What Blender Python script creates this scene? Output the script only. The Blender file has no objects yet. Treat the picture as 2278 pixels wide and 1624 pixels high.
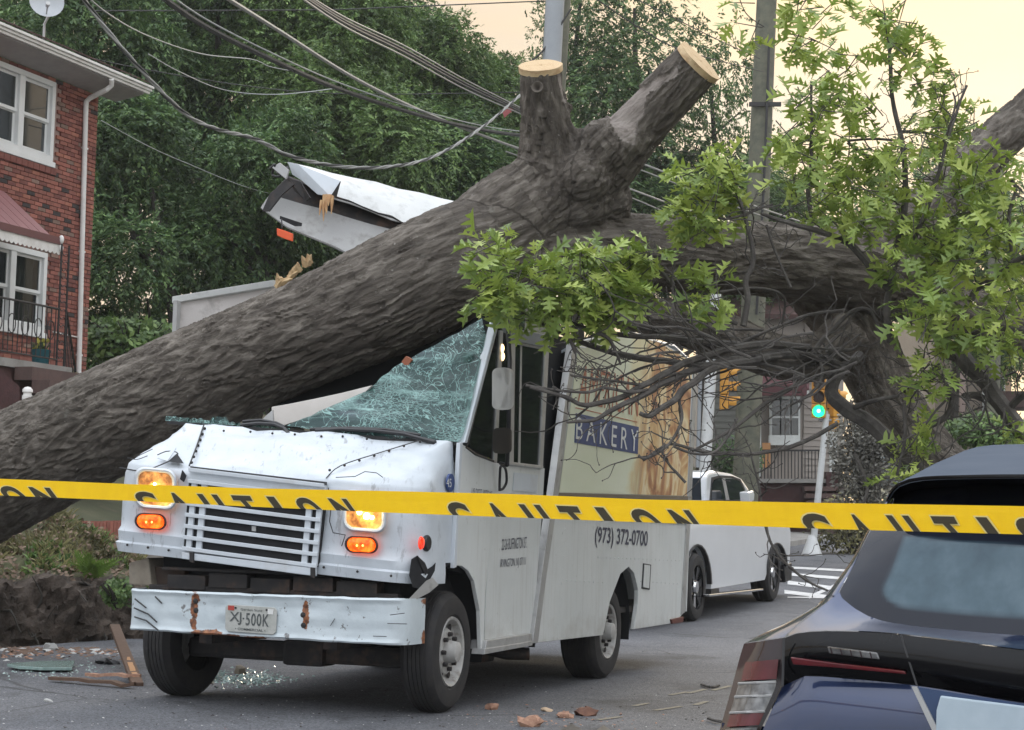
import bpy, bmesh, math, random
import numpy as np
from mathutils import Vector, Matrix, noise as mnoise

V = Vector
C = bpy.context.scene.collection
SC = bpy.context.scene
R = random.Random(11)

# ------------------------------------------------------------------ camera
PW, PH, PF = 2278.0, 1624.0, 4200.0          # measuring frame of the photograph and its focal length in it
CAM_H, PITCH, ROLL = 1.28, math.radians(4.9), math.radians(1.5)
CAM = V((0, 0, CAM_H))
_f = V((0, math.cos(PITCH), math.sin(PITCH)))
_r0 = V((1, 0, 0)); _u0 = V((0, -math.sin(PITCH), math.cos(PITCH)))
_r = _r0 * math.cos(ROLL) + _u0 * math.sin(ROLL)
_u = _u0 * math.cos(ROLL) - _r0 * math.sin(ROLL)
cam_data = bpy.data.cameras.new('camera'); cam = bpy.data.objects.new('camera', cam_data); C.objects.link(cam)
cam_data.sensor_fit = 'HORIZONTAL'; cam_data.sensor_width = 36.0; cam_data.lens = PF / PW * 36.0
cam_data.clip_start = 0.1; cam_data.clip_end = 2000
_m = Matrix((( _r.x, _u.x, -_f.x, CAM.x), (_r.y, _u.y, -_f.y, CAM.y), (_r.z, _u.z, -_f.z, CAM.z), (0, 0, 0, 1)))
cam.matrix_world = _m
SC.camera = cam

def ray(px, py):
    return (_f * PF + _r * (px - PW / 2) - _u * (py - PH / 2))
def at(px, py, d):                       # the point seen at (px, py) at world depth Y = d
    r = ray(px, py); return CAM + r * (d / r.y)
def onz(px, py, z=0.0):
    r = ray(px, py); return CAM + r * ((z - CAM.z) / r.z)
def onpl(px, py, p, n):
    r = ray(px, py); return CAM + r * ((p - CAM).dot(n) / r.dot(n))
def proj(p):
    q = p - CAM; z = q.dot(_f); return (PW / 2 + PF * q.dot(_r) / z, PH / 2 - PF * q.dot(_u) / z)

# ------------------------------------------------------------------ sky and sun
SUN_EL, SUN_AZ = math.radians(16), math.radians(16)       # the low evening sun stands behind the trees on the right
SUNDIR = V((math.sin(SUN_AZ) * math.cos(SUN_EL), math.cos(SUN_AZ) * math.cos(SUN_EL), math.sin(SUN_EL)))
world = bpy.data.worlds.new('World'); SC.world = world; world.use_nodes = True
wt = world.node_tree; wt.nodes.clear()
def wn(t, **k):
    n = wt.nodes.new(t)
    for a, b in k.items(): setattr(n, a, b)
    return n
def wmath(op, a, b=None, clamp=False):
    n = wn('ShaderNodeMath', operation=op, use_clamp=clamp)
    for i, x in enumerate((a, b)):
        if x is None: continue
        if isinstance(x, (int, float)): n.inputs[i].default_value = x
        else: wt.links.new(x, n.inputs[i])
    return n.outputs[0]
def wmix(f, a, b):
    n = wn('ShaderNodeMix', data_type='RGBA')
    for i, x in ((0, f), (6, a), (7, b)):
        if isinstance(x, (int, float)): n.inputs[i].default_value = x
        elif isinstance(x, tuple): n.inputs[i].default_value = (*x, 1)
        else: wt.links.new(x, n.inputs[i])
    return n.outputs[2]
w_sky = wn('ShaderNodeTexSky', sky_type='NISHITA', sun_disc=False, sun_elevation=SUN_EL, sun_rotation=SUN_AZ)
w_tc = wn('ShaderNodeTexCoord')
w_sep = wn('ShaderNodeSeparateXYZ'); wt.links.new(w_tc.outputs['Generated'], w_sep.inputs[0])
w_map = wn('ShaderNodeMapping'); w_map.inputs['Scale'].default_value = (1.5, 1.5, 6.0)
wt.links.new(w_tc.outputs['Generated'], w_map.inputs[0])
w_noi = wn('ShaderNodeTexNoise'); w_noi.inputs['Scale'].default_value = 2.6; w_noi.inputs['Detail'].default_value = 5
wt.links.new(w_map.outputs[0], w_noi.inputs['Vector'])
w_dot = wn('ShaderNodeVectorMath', operation='DOT_PRODUCT'); w_dot.inputs[1].default_value = SUNDIR
wt.links.new(w_tc.outputs['Generated'], w_dot.inputs[0])
w_low = wmath('SUBTRACT', 1.0, wmath('MULTIPLY', wmath('MAXIMUM', w_sep.outputs[2], 0.0), 1.15), True)    # 1 near the horizon
w_warm = wmath('MULTIPLY', wmath('MULTIPLY', wmath('ADD', wmath('MULTIPLY', w_dot.outputs['Value'], 0.5), 0.5), w_low), 1.45, True)
w_warm = wmath('POWER', w_warm, .9)
w_glow = wmath('POWER', wmath('MAXIMUM', w_dot.outputs['Value'], 0.0), 40.0)
w_cl = wmath('ADD', wmath('MULTIPLY', wmath('SUBTRACT', w_noi.outputs[0], 0.5), 2.6), 0.5, True)
w_z = wmath('ADD', wmath('MULTIPLY', wmath('MAXIMUM', w_sep.outputs[2], 0.0), 1.1), 0.62)        # an overcast sky is brightest overhead
w_c1 = wmix(w_cl, (10.2, 11.0, 12.2), (12.6, 13.0, 13.6))                    # the high grey-white cloud sheet
w_c2 = wmix(w_cl, (4.9, 4.1, 3.2), (6.2, 4.45, 2.5))                     # lit from below round the sunset
w_c1m = wn('ShaderNodeVectorMath', operation='SCALE'); wt.links.new(w_c1, w_c1m.inputs[0]); wt.links.new(w_z, w_c1m.inputs['Scale'])
w_c = wmix(w_warm, w_c1m.outputs[0], w_c2)
w_c = wmix(wmath('MULTIPLY', w_glow, wmath('MULTIPLY', w_cl, 0.9)), w_c, (9.2, 6.3, 2.6))
w_c = wmix(0.12, w_c, w_sky.outputs[0])
w_bg = wn('ShaderNodeBackground'); w_bg.inputs['Strength'].default_value = 0.1
wt.links.new(w_c, w_bg.inputs[0])
w_out = wn('ShaderNodeOutputWorld'); wt.links.new(w_bg.outputs[0], w_out.inputs[0])

sun_data = bpy.data.lights.new('sun', 'SUN'); sun = bpy.data.objects.new('sun', sun_data); C.objects.link(sun)
sun_data.energy = 1.1; sun_data.angle = math.radians(14); sun_data.color = (1.0, 0.86, 0.66)
sun.rotation_euler = (-SUNDIR).to_track_quat('-Z', 'Y').to_euler(); sun.location = (0, 0, 30)

SC.view_settings.view_transform = 'Standard'; SC.view_settings.look = 'None'
SC.view_settings.exposure = 0.62; SC.view_settings.gamma = 1.0; SC.view_settings.use_curve_mapping = False
SC.cycles.use_denoising = True
try: SC.cycles.denoiser = 'OPENIMAGEDENOISE'
except Exception: pass
SC.cycles.max_bounces = 8; SC.cycles.transparent_max_bounces = 24

# ------------------------------------------------------------------ materials
MATS = {}
def _nodes(name):
    m = bpy.data.materials.new(name); m.use_nodes = True
    t = m.node_tree; b = t.nodes['Principled BSDF']; return m, t, b
def setin(b, **k):
    for a, v in k.items():
        a = a.replace('_', ' ')
        if isinstance(v, tuple) and len(v) == 3: v = (*v, 1)
        b.inputs[a].default_value = v
def link(t, a, b): t.links.new(a, b)
def tnoise(t, scale, detail=4, rough=.55, vec=None, dist=0.0):
    n = t.nodes.new('ShaderNodeTexNoise'); n.inputs['Scale'].default_value = scale
    n.inputs['Detail'].default_value = detail; n.inputs['Roughness'].default_value = rough; n.inputs['Distortion'].default_value = dist
    if vec is None:
        tc = t.nodes.new('ShaderNodeTexCoord'); vec = tc.outputs['Object']
    link(t, vec, n.inputs['Vector']); return n.outputs[0]
def tramp(t, fac, stops):
    n = t.nodes.new('ShaderNodeValToRGB'); link(t, fac, n.inputs[0])
    e = n.color_ramp.elements
    while len(e) < len(stops): e.new(.5)
    for x, (p, c) in zip(e, stops):
        x.position = p; x.color = (*c, 1) if isinstance(c, tuple) else (c, c, c, 1)
    return n.outputs[0]
def tmix(t, f, a, b, mode='MIX'):
    n = t.nodes.new('ShaderNodeMix'); n.data_type = 'RGBA'; n.blend_type = mode
    for i, x in ((0, f), (6, a), (7, b)):
        if isinstance(x, (int, float)): n.inputs[i].default_value = x
        elif isinstance(x, tuple): n.inputs[i].default_value = (*x, 1)
        else: link(t, x, n.inputs[i])
    return n.outputs[2]
def tmath(t, op, a, b=None, clamp=False):
    n = t.nodes.new('ShaderNodeMath'); n.operation = op; n.use_clamp = clamp
    for i, x in enumerate((a, b)):
        if x is None: continue
        if isinstance(x, (int, float)): n.inputs[i].default_value = x
        else: link(t, x, n.inputs[i])
    return n.outputs[0]
def tbump(t, b, h, strength=.3, dist=.01):
    n = t.nodes.new('ShaderNodeBump'); n.inputs['Strength'].default_value = strength; n.inputs['Distance'].default_value = dist
    link(t, h, n.inputs['Height']); link(t, n.outputs[0], b.inputs['Normal']); return n
def tmap(t, scale=(1, 1, 1), coord='Object', rot=(0, 0, 0)):
    tc = t.nodes.new('ShaderNodeTexCoord'); mp = t.nodes.new('ShaderNodeMapping')
    mp.inputs['Scale'].default_value = scale; mp.inputs['Rotation'].default_value = rot
    link(t, tc.outputs[coord], mp.inputs[0]); return mp.outputs[0]
def mat(name, col, rough=.6, metal=0.0, col2=None, vs=6.0, bump=0.0, bs=40.0, dirt=None, ds=3.0, da=.5, spec=.5, emit=None, es=0.0, rnd=0.0, sub=None):
    """a plain painted / plastic / stone surface: two tones mixed by noise, dirt blotches, fine relief"""
    if name in MATS: return MATS[name]
    m, t, b = _nodes(name)
    c2 = col2 if col2 else tuple(min(1, x * .86) for x in col)
    c = tramp(t, tnoise(t, vs, 5), [(.3, c2), (.7, col)])
    if dirt:
        f = tramp(t, tnoise(t, ds, 7, .65), [(.52, 0.0), (.72, da)])
        c = tmix(t, f, c, dirt)
    if rnd:
        oi = t.nodes.new('ShaderNodeObjectInfo'); hs = t.nodes.new('ShaderNodeHueSaturation')
        link(t, tmath(t, 'ADD', tmath(t, 'MULTIPLY', oi.outputs['Random'], 2 * rnd), 1 - rnd), hs.inputs['Value']); link(t, c, hs.inputs['Color']); c = hs.outputs[0]
    link(t, c, b.inputs['Base Color'])
    setin(b, Roughness=rough, Metallic=metal); b.inputs['Specular IOR Level'].default_value = spec
    if bump: tbump(t, b, tnoise(t, bs, 6), bump, .01)
    if emit: b.inputs['Emission Color'].default_value = (*emit, 1); b.inputs['Emission Strength'].default_value = es
    MATS[name] = m; return m

# ------------------------------------------------------------------ objects
def tag(o, label=None, cat=None, group=None, kind=None):
    if label: o['label'] = label
    if cat: o['category'] = cat
    if group: o['group'] = group
    if kind: o['kind'] = kind
    return o
def thing(name, label, cat, loc=(0, 0, 0), group=None):
    o = bpy.data.objects.new(name, None); C.objects.link(o); o.location = loc; o.empty_display_size = .2
    return tag(o, label, cat, group)
def wloc(o):                                   # world position (no thing or part here is rotated or scaled at link time)
    p = V(o.location)
    while o.parent: o = o.parent; p += V(o.location)
    return p
class MB:
    def __init__(s): s.v = []; s.f = []; s.mi = []; s.k = 0
    def add(s, vs, fs):
        n = len(s.v); s.v += [V(x) for x in vs]
        for f in fs: s.f.append(tuple(i + n for i in f)); s.mi.append(s.k)
        return s
    def para(s, c, a, b, d):                   # a box: centre and three half-axes
        c, a, b, d = V(c), V(a), V(b), V(d)
        p = [c - a - b - d, c + a - b - d, c + a + b - d, c - a + b - d, c - a - b + d, c + a - b + d, c + a + b + d, c - a + b + d]
        return s.add(p, [(0, 3, 2, 1), (4, 5, 6, 7), (0, 1, 5, 4), (1, 2, 6, 5), (2, 3, 7, 6), (3, 0, 4, 7)])
    def box(s, c, sx, sy, sz): return s.para(c, (sx / 2, 0, 0), (0, sy / 2, 0), (0, 0, sz / 2))
    def prism(s, poly, ext):
        n = len(poly); ext = V(ext); p = [V(q) for q in poly]
        return s.add(p + [q + ext for q in p], [tuple(range(n))[::-1], tuple(range(n, 2 * n))] + [(i, (i + 1) % n, n + (i + 1) % n, n + i) for i in range(n)])
    def tube(s, pts, rad, n=8, cap=True, flat=None):
        pts = [V(p) for p in pts]; m = len(pts)
        if isinstance(rad, (int, float)): rad = [rad] * m
        t0 = (pts[1] - pts[0]).normalized(); a = t0.orthogonal().normalized(); rows = []
        for i, p in enumerate(pts):
            t = (pts[min(i + 1, m - 1)] - pts[max(i - 1, 0)])
            t = t.normalized() if t.length > 1e-9 else t0
            a = (a - t * a.dot(t)); a = a.normalized() if a.length > 1e-6 else t.orthogonal().normalized()
            b = t.cross(a)
            rows.append([p + (a * math.cos(2 * math.pi * j / n) + b * math.sin(2 * math.pi * j / n)) * rad[i] for j in range(n)])
        vs = [q for r in rows for q in r]
        fs = [(i * n + j, i * n + (j + 1) % n, (i + 1) * n + (j + 1) % n, (i + 1) * n + j) for i in range(m - 1) for j in range(n)]
        if cap: fs += [tuple(range(n))[::-1], tuple(range((m - 1) * n, m * n))]
        return s.add(vs, fs)
    def grid(s, rows, closed=False):
        n = len(rows[0]); vs = [q for r in rows for q in r]
        fs = [(i * n + j, i * n + (j + 1) % n, (i + 1) * n + (j + 1) % n, (i + 1) * n + j) for i in range(len(rows) - 1) for j in range(n if closed else n - 1)]
        return s.add(vs, fs)
    def lathe(s, c, axis, prof, n=24, a0=None, cap=False):   # profile: (along axis, radius)
        c, axis = V(c), V(axis).normalized(); a = V(a0).normalized() if a0 else axis.orthogonal().normalized(); b = axis.cross(a)
        rows = [[c + axis * h + (a * math.cos(2 * math.pi * j / n) + b * math.sin(2 * math.pi * j / n)) * r for j in range(n)] for h, r in prof]
        s.grid(rows, True)
        if cap:
            k = len(s.v) - n; s.f.append(tuple(range(k, k + n))); s.mi.append(s.k)
            k = len(s.v) - n * len(prof); s.f.append(tuple(range(k, k + n))[::-1]); s.mi.append(s.k)
        return s
    def sphere(s, c, r, n=12, m=8, sc=(1, 1, 1), R3=None):
        c = V(c); rows = []
        for i in range(m + 1):
            ph = math.pi * i / m
            row = []
            for j in range(n):
                q = V((math.sin(ph) * math.cos(2 * math.pi * j / n) * sc[0], math.sin(ph) * math.sin(2 * math.pi * j / n) * sc[1], math.cos(ph) * sc[2])) * r
                if R3: q = R3 @ q
                row.append(c + q)
            rows.append(row)
        return s.grid(rows, True)
    def build(s, name, mats, parent=None, smooth=False, bevel=0.0, segs=2, angle=32, recalc=True, solid=0.0, mods=None, uv=None):
        me = bpy.data.meshes.new(name)
        lo = V((min(p.x for p in s.v), min(p.y for p in s.v), min(p.z for p in s.v))); hi = V((max(p.x for p in s.v), max(p.y for p in s.v), max(p.z for p in s.v)))
        org = V(((lo.x + hi.x) / 2, (lo.y + hi.y) / 2, lo.z))
        me.from_pydata([p - org for p in s.v], [], s.f)
        if not isinstance(mats, (list, tuple)): mats = [mats]
        for m in mats: me.materials.append(m)
        me.polygons.foreach_set('material_index', s.mi)
        if recalc or bevel or solid:
            bm = bmesh.new(); bm.from_mesh(me)
            bmesh.ops.remove_doubles(bm, verts=bm.verts, dist=1e-5)
            if recalc: bmesh.ops.recalc_face_normals(bm, faces=bm.faces)
            if solid: bmesh.ops.solidify(bm, geom=bm.faces[:], thickness=solid)
            if bevel:
                es = [e for e in bm.edges if len(e.link_faces) == 2 and e.calc_face_angle(0) > math.radians(angle)]
                bmesh.ops.bevel(bm, geom=es, offset=bevel, segments=segs, profile=.6, affect='EDGES', clamp_overlap=True)
            bm.to_mesh(me); bm.free()
        if smooth:
            me.polygons.foreach_set('use_smooth', [True] * len(me.polygons))
            try: me.set_sharp_from_angle(angle=math.radians(smooth if smooth > 1 else 40))
            except Exception: pass
        me.update()
        o = bpy.data.objects.new(name, me); C.objects.link(o)
        if parent is not None: o.parent = parent; o.location = org - wloc(parent)
        else: o.location = org
        return o
def struct(o): o['kind'] = 'structure'; return o
def copy_obj(o, parent=None, loc=None):
    c = o.copy(); C.objects.link(c)
    if parent is not None: c.parent = parent
    if loc is not None: c.location = loc
    return c
def copy_tree(o, loc=None):
    r = copy_obj(o, None, loc)
    for ch in list(o.children):
        c = copy_obj(ch, r)
        for g in list(ch.children): copy_obj(g, c)
    return r
def lerp(a, b, t): return a + (b - a) * t
def catmull(pts, k=6):
    pts = [V(p) for p in pts]; out = []
    for i in range(len(pts) - 1):
        p0, p1, p2, p3 = pts[max(i - 1, 0)], pts[i], pts[i + 1], pts[min(i + 2, len(pts) - 1)]
        for j in range(k):
            t = j / k
            out.append(.5 * ((2 * p1) + (p2 - p0) * t + (2 * p0 - 5 * p1 + 4 * p2 - p3) * t * t + (3 * p1 - p0 - 3 * p2 + p3) * t ** 3))
    out.append(pts[-1]); return out
def cat1(xs, k=6): return [q.x for q in catmull([V((x, 0, 0)) for x in xs], k)]
def resample(pts, n):
    pts = [V(p) for p in pts]; L = [0]
    for a, b in zip(pts, pts[1:]): L.append(L[-1] + (b - a).length)
    out = []; j = 0
    for i in range(n):
        d = L[-1] * i / (n - 1)
        while j < len(L) - 2 and L[j + 1] < d: j += 1
        t = (d - L[j]) / max(L[j + 1] - L[j], 1e-9); out.append(lerp(pts[j], pts[j + 1], min(max(t, 0), 1)))
    return out
def text_mesh(txt, offset=0.0, res=3, space=1.0, ext=0.0):
    """outline letters as 2-D triangles: (verts [(x, y)], faces), and the width"""
    cu = bpy.data.curves.new('lettering', 'FONT'); cu.body = txt; cu.size = 1.0; cu.offset = offset; cu.resolution_u = res; cu.space_character = space
    ob = bpy.data.objects.new('lettering', cu); C.objects.link(ob)
    dg = bpy.context.evaluated_depsgraph_get(); me = ob.evaluated_get(dg).to_mesh()
    vs = [(v.co.x, v.co.y) for v in me.vertices]; fs = [tuple(p.vertices) for p in me.polygons]
    ob.evaluated_get(dg).to_mesh_clear(); bpy.data.objects.remove(ob); bpy.data.curves.remove(cu)
    return vs, fs
def lettering(txt, quad, lift, m, parent, offset=0.0, space=1.0, name='lettering'):
    """letters stretched into the quad (bottom-left, bottom-right, top-right, top-left), lifted off it along lift"""
    vs, fs = text_mesh(txt, offset, 3, space)
    x0, x1 = min(v[0] for v in vs), max(v[0] for v in vs); y0, y1 = min(v[1] for v in vs), max(v[1] for v in vs)
    q = [V(p) for p in quad]; P = []
    for x, y in vs:
        s, t = (x - x0) / (x1 - x0), (y - y0) / (y1 - y0)
        P.append(lerp(lerp(q[0], q[1], s), lerp(q[3], q[2], s), t) + lift)
    b = MB(); b.add(P, fs); return b.build(name, m, parent, recalc=False)
# ------------------------------------------------------------------ ground
YAW0 = math.radians(21.0)
SD = V((math.sin(YAW0), math.cos(YAW0), 0)); SB = V((SD.y, -SD.x, 0))                # the street runs along SD, SB points across it to the right
def grade(x, y):                             # the street climbs gently beyond the van
    s = x * SD.x + y * SD.y
    return .034 * 2.2 * math.log1p(math.exp(min((s - 21) / 2.2, 60))) if s < 75 else .034 * 54 + 0 * s
KA = onz(100, 1436)                           # a point of the left kerb line
KB = (KA - V((0, 0, 0))).dot(SB)              # its place across the street
def XY(s, l): return SD * s + SB * l          # along, across (l = KB at the left kerb)
def asphalt():
    m, t, b = _nodes('asphalt')
    o = tmap(t)
    base = tramp(t, tnoise(t, .55, 6, .6, o), [(.3, (.074, .077, .086)), (.7, (.12, .123, .134))])
    ag = t.nodes.new('ShaderNodeTexVoronoi'); ag.inputs['Scale'].default_value = 95; link(t, o, ag.inputs['Vector'])
    st = tramp(t, ag.outputs['Color'], [(.25, .6), (.8, 1.55)])
    c = tmix(t, 1.0, base, st, 'MULTIPLY')
    c = tmix(t, tramp(t, tnoise(t, 210, 3, .5, o), [(.6, 0), (.72, .5)]), c, (.2, .2, .2))
    st2 = tramp(t, tnoise(t, .9, 8, .72, o, .8), [(.53, 0), (.68, .7)]); c = tmix(t, st2, c, (.03, .03, .032)); st3 = tramp(t, tnoise(t, 2.6, 6, .7, o, .4), [(.58, 0), (.7, .4)]); c = tmix(t, st3, c, (.17, .17, .17))
    v = t.nodes.new('ShaderNodeTexVoronoi'); v.feature = 'DISTANCE_TO_EDGE'; v.inputs['Scale'].default_value = .33
    mx = t.nodes.new('ShaderNodeMix'); mx.data_type = 'VECTOR'; mx.inputs[0].default_value = .1
    nz = t.nodes.new('ShaderNodeTexNoise'); nz.inputs['Scale'].default_value = 2.2; nz.inputs['Detail'].default_value = 6; link(t, o, nz.inputs['Vector'])
    link(t, o, mx.inputs[4]); link(t, nz.outputs['Color'], mx.inputs[5]); link(t, mx.outputs[1], v.inputs['Vector'])
    ck = tmath(t, 'MULTIPLY', tramp(t, v.outputs['Distance'], [(.0, .8), (.007, 0)]), tramp(t, tnoise(t, .4, 3, .5, o), [(.45, 0), (.6, 1)]))
    c = tmix(t, ck, c, (.02, .02, .02))
    link(t, c, b.inputs['Base Color']); setin(b, Roughness=.8); b.inputs['Specular IOR Level'].default_value = .35
    tbump(t, b, tmath(t, 'ADD', ag.outputs['Distance'], tmath(t, 'MULTIPLY', tnoise(t, 18, 5, .6, o), .6)), .5, .012); return m
m_asph = asphalt()
m_conc = mat('concrete', (.3, .29, .27), .85, col2=(.22, .21, .195), vs=2.5, dirt=(.12, .11, .1), ds=4, da=.5, bump=.3, bs=60)
m_soil = mat('dark_soil', (.045, .036, .03), .95, col2=(.022, .018, .016), vs=7, bump=.8, bs=18)
m_lawn = mat('rough_ground', (.085, .085, .045), .95, col2=(.045, .05, .025), vs=1.2, dirt=(.13, .1, .07), ds=2, da=.6, bump=.5, bs=30)
def sheet(name, s0, s1, l0, l1, z, m, ns=40, nl=4):
    b = MB(); rows = []
    for i in range(ns + 1):
        s = lerp(s0, s1, i / ns); row = []
        for j in range(nl + 1):
            p = XY(s, lerp(l0, l1, j / nl)); row.append(V((p.x, p.y, grade(p.x, p.y) + z)))
        rows.append(row)
    b.grid(rows); return b.build(name, m, None, smooth=True)
struct(sheet('ground', -60, 900, -420, 520, -.06, m_lawn, 240, 30))
struct(sheet('road', -30, 140, KB, KB + 14.5, 0.0, m_asph, 120, 10))
struct(sheet('cross_street', 46, 60, KB + 14.45, KB + 90, 0.004, m_asph, 10, 12))
# kerb and pavement on the left, broken open by the root plate
for s0, s1 in ((-30, 10.0), (24.5, 120)):
    b = MB(); rows = []
    n = 40
    for i in range(n + 1):
        s = lerp(s0, s1, i / n); row = []
        for l, z in ((KB + .01, -.02), (KB - .02, .13), (KB - .2, .14), (KB - .2, .0)):
            p = XY(s, l); row.append(V((p.x, p.y, grade(p.x, p.y) + z)))
        rows.append(row)
    b.grid(rows); struct(b.build('kerb', m_conc, None))
struct(sheet('pavement', -30, 9.0, KB - 2.6, KB - .2, .135, m_conc, 30, 2)); struct(sheet('pavement', 25.5, 120, KB - 2.6, KB - .2, .135, m_conc, 40, 2))
struct(sheet('pavement', 44, 120, KB + 14.5, KB + 17.5, .02, m_conc, 40, 2))
# faint worn double line in the road and the white hatching at the crossing
m_yel = mat('worn_yellow_paint', (.25, .215, .14), .8, col2=(.1, .1, .1), vs=38, bump=.3)
def flat_strip(pts, wid, m, name, z=.006, lab=None, par=None):
    P = [onz(*p) for p in pts]; b = MB(); L, Rr = [], []
    for i, p in enumerate(P):
        d = (P[min(i + 1, len(P) - 1)] - P[max(i - 1, 0)]).normalized(); n = V((-d.y, d.x, 0)) * wid / 2
        for lst, q in ((L, p + n), (Rr, p - n)): lst.append(V((q.x, q.y, grade(q.x, q.y) + z)))
    b.grid([L, Rr]); return struct(b.build(name, m, par))
for a in (((1330, 1603), (1380, 1596)), ((1456, 1582), (1515, 1573)), ((1546, 1570), (1572, 1562)), ((1410, 1572), (1442, 1566)), ((1490, 1548), (1530, 1541)), ((1532, 1544), (1570, 1535)), ((1585, 1538), (1625, 1528))):
    flat_strip(a, .05, m_yel, 'road_line', .004)
m_line = mat('white_road_paint', (.6, .6, .6), .7, col2=(.46, .46, .46), vs=6, dirt=(.15, .15, .15), ds=4, da=.5)
def gz(px, py):                               # the sight line meets the climbing street
    r = ray(px, py); t0, t1 = 1e-3, .05
    t = .001
    while t < .05:
        p = CAM + r * t
        if p.z < grade(p.x, p.y): break
        t += .00002
    return p
def hatch(a, b_, wpx):
    q = [gz(a[0], a[1] - wpx / 2), gz(b_[0], b_[1] - wpx / 2), gz(b_[0], b_[1] + wpx / 2), gz(a[0], a[1] + wpx / 2)]
    b = MB(); b.add([V((p.x, p.y, grade(p.x, p.y) + .008)) for p in q], [(0, 1, 2, 3)]); struct(b.build('road_line', m_line, None))
for a, b_, w in (((1752, 1263), (1880, 1270), 5), ((1752, 1278), (1890, 1289), 6), ((1752, 1297), (1850, 1309), 8), ((1745, 1318), (1850, 1330), 8), ((1800, 1330), (1905, 1282), 7), ((1752, 1330), (1845, 1331), 3)):
    hatch(a, b_, w)
# ------------------------------------------------------------------ bakery step van
YAW = math.radians(21.0)
D = V((math.sin(YAW), math.cos(YAW), 0)); B = V((D.y, -D.x, 0)); UP = V((0, 0, 1))     # D runs back along the van and the street, B towards its driver side
TA = onz(1000, 1586) + B * 0.02                                                     # ground below the front axle, on the driver-side plane
def T(u, v, w): return TA + B * u + D * v + UP * w
def S(px, py, off=0.0): return onpl(px, py, TA + B * off, B)
def FP(px, py, v): return onpl(px, py, TA + D * v, D)
def loc3(p): q = p - TA; return (q.dot(B), q.dot(D), p.z)
def spoly(pts, off=0.0): return [S(x, y, off) for x, y in pts]
def fpoly(pts, v): return [FP(x, y, v) for x, y in pts]

m_white = mat('van_white_paint', (.56, .6, .64), .38, col2=(.5, .54, .58), vs=2.2, dirt=(.36, .33, .29), ds=5.5, da=.35, bump=.05, bs=60)
def _scuffed():
    m, t, b = _nodes('scuffed_white_paint')
    n1 = tramp(t, tnoise(t, 3.2, 6, .6), [(.3, (.45, .49, .53)), (.7, (.56, .6, .64))])
    sc = tramp(t, tnoise(t, 1.0, 8, .7, tmap(t, (26, 9, 5), rot=(0, 0, -YAW))), [(.57, 0), (.63, .7)])
    ms = tramp(t, tnoise(t, 2.6, 4), [(.42, 0), (.58, 1)])
    c = tmix(t, tmath(t, 'MULTIPLY', sc, ms), n1, (.22, .23, .24))
    link(t, c, b.inputs['Base Color']); setin(b, Roughness=.42)
    tbump(t, b, tnoise(t, 5, 5), .12, .03); return m
m_scuff = _scuffed()
def _rusty():
    m, t, b = _nodes('rusty_white_paint')
    n1 = tramp(t, tnoise(t, 3.5, 6, .6), [(.3, (.44, .5, .53)), (.7, (.55, .61, .64))])
    ch = tramp(t, tnoise(t, 9, 8, .75), [(.61, 0), (.63, 1)])
    c = tmix(t, ch, n1, (.16, .16, .16))
    at_ = t.nodes.new('ShaderNodeAttribute'); at_.attribute_name = 'rust'
    rn = tmath(t, 'ADD', at_.outputs['Fac'], tmath(t, 'MULTIPLY', tmath(t, 'SUBTRACT', tnoise(t, 22, 8, .7), .5), 1.5))
    rf = tramp(t, rn, [(.5, 0), (.6, 1)])
    rc = tramp(t, tnoise(t, 30, 5), [(.35, (.07, .03, .018)), (.6, (.27, .095, .035)), (.75, (.42, .22, .11))])
    c = tmix(t, rf, c, rc); link(t, c, b.inputs['Base Color']); setin(b, Roughness=.5)
    tbump(t, b, tnoise(t, 14, 6), .2, .02); return m
m_rust = _rusty()
m_black = mat('black_plastic', (.012, .012, .014), .5, col2=(.02, .02, .022), bump=.1)
m_dark = mat('cavity_shade', (.011, .012, .015), .8, col2=(.006, .007, .009))  # near-black stands in for the shade inside openings, holes and wheel wells
m_grime = mat('greasy_steel', (.035, .03, .028), .75, col2=(.012, .012, .014), vs=9, dirt=(.13, .07, .045), ds=7, da=.6)
m_rubber = mat('tyre_rubber', (.016, .016, .018), .82, col2=(.028, .026, .025), vs=12, dirt=(.07, .062, .055), ds=9, da=.35, bump=.15, bs=90)
m_rim = mat('painted_steel_rim', (.44, .44, .43), .5, col2=(.36, .35, .33), vs=9, dirt=(.12, .085, .06), ds=11, da=.7)
m_alu = mat('weathered_aluminium', (.5, .5, .49), .45, .5, col2=(.4, .4, .4), dirt=(.14, .13, .12), ds=8, da=.5)
m_chrome = mat('chrome', (.75, .75, .75), .12, 1.0)
m_seam = mat('dark_seam', (.05, .05, .052), .8)

def glass_mat(name, tint, rough=.04, alpha=.75, base=(.01, .012, .014)):
    if name in MATS: return MATS[name]
    m, t, b = _nodes(name); tr = t.nodes.new('ShaderNodeBsdfTransparent'); tr.inputs[0].default_value = (*tint, 1)
    mx = t.nodes.new('ShaderNodeMixShader'); mx.inputs[0].default_value = alpha
    setin(b, Base_Color=base, Roughness=rough)
    link(t, tr.outputs[0], mx.inputs[1]); link(t, b.outputs[0], mx.inputs[2]); link(t, mx.outputs[0], t.nodes['Material Output'].inputs[0])
    MATS[name] = m; return m
m_glass = glass_mat('dark_window_glass', (.4, .47, .47), .03, .82)

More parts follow.
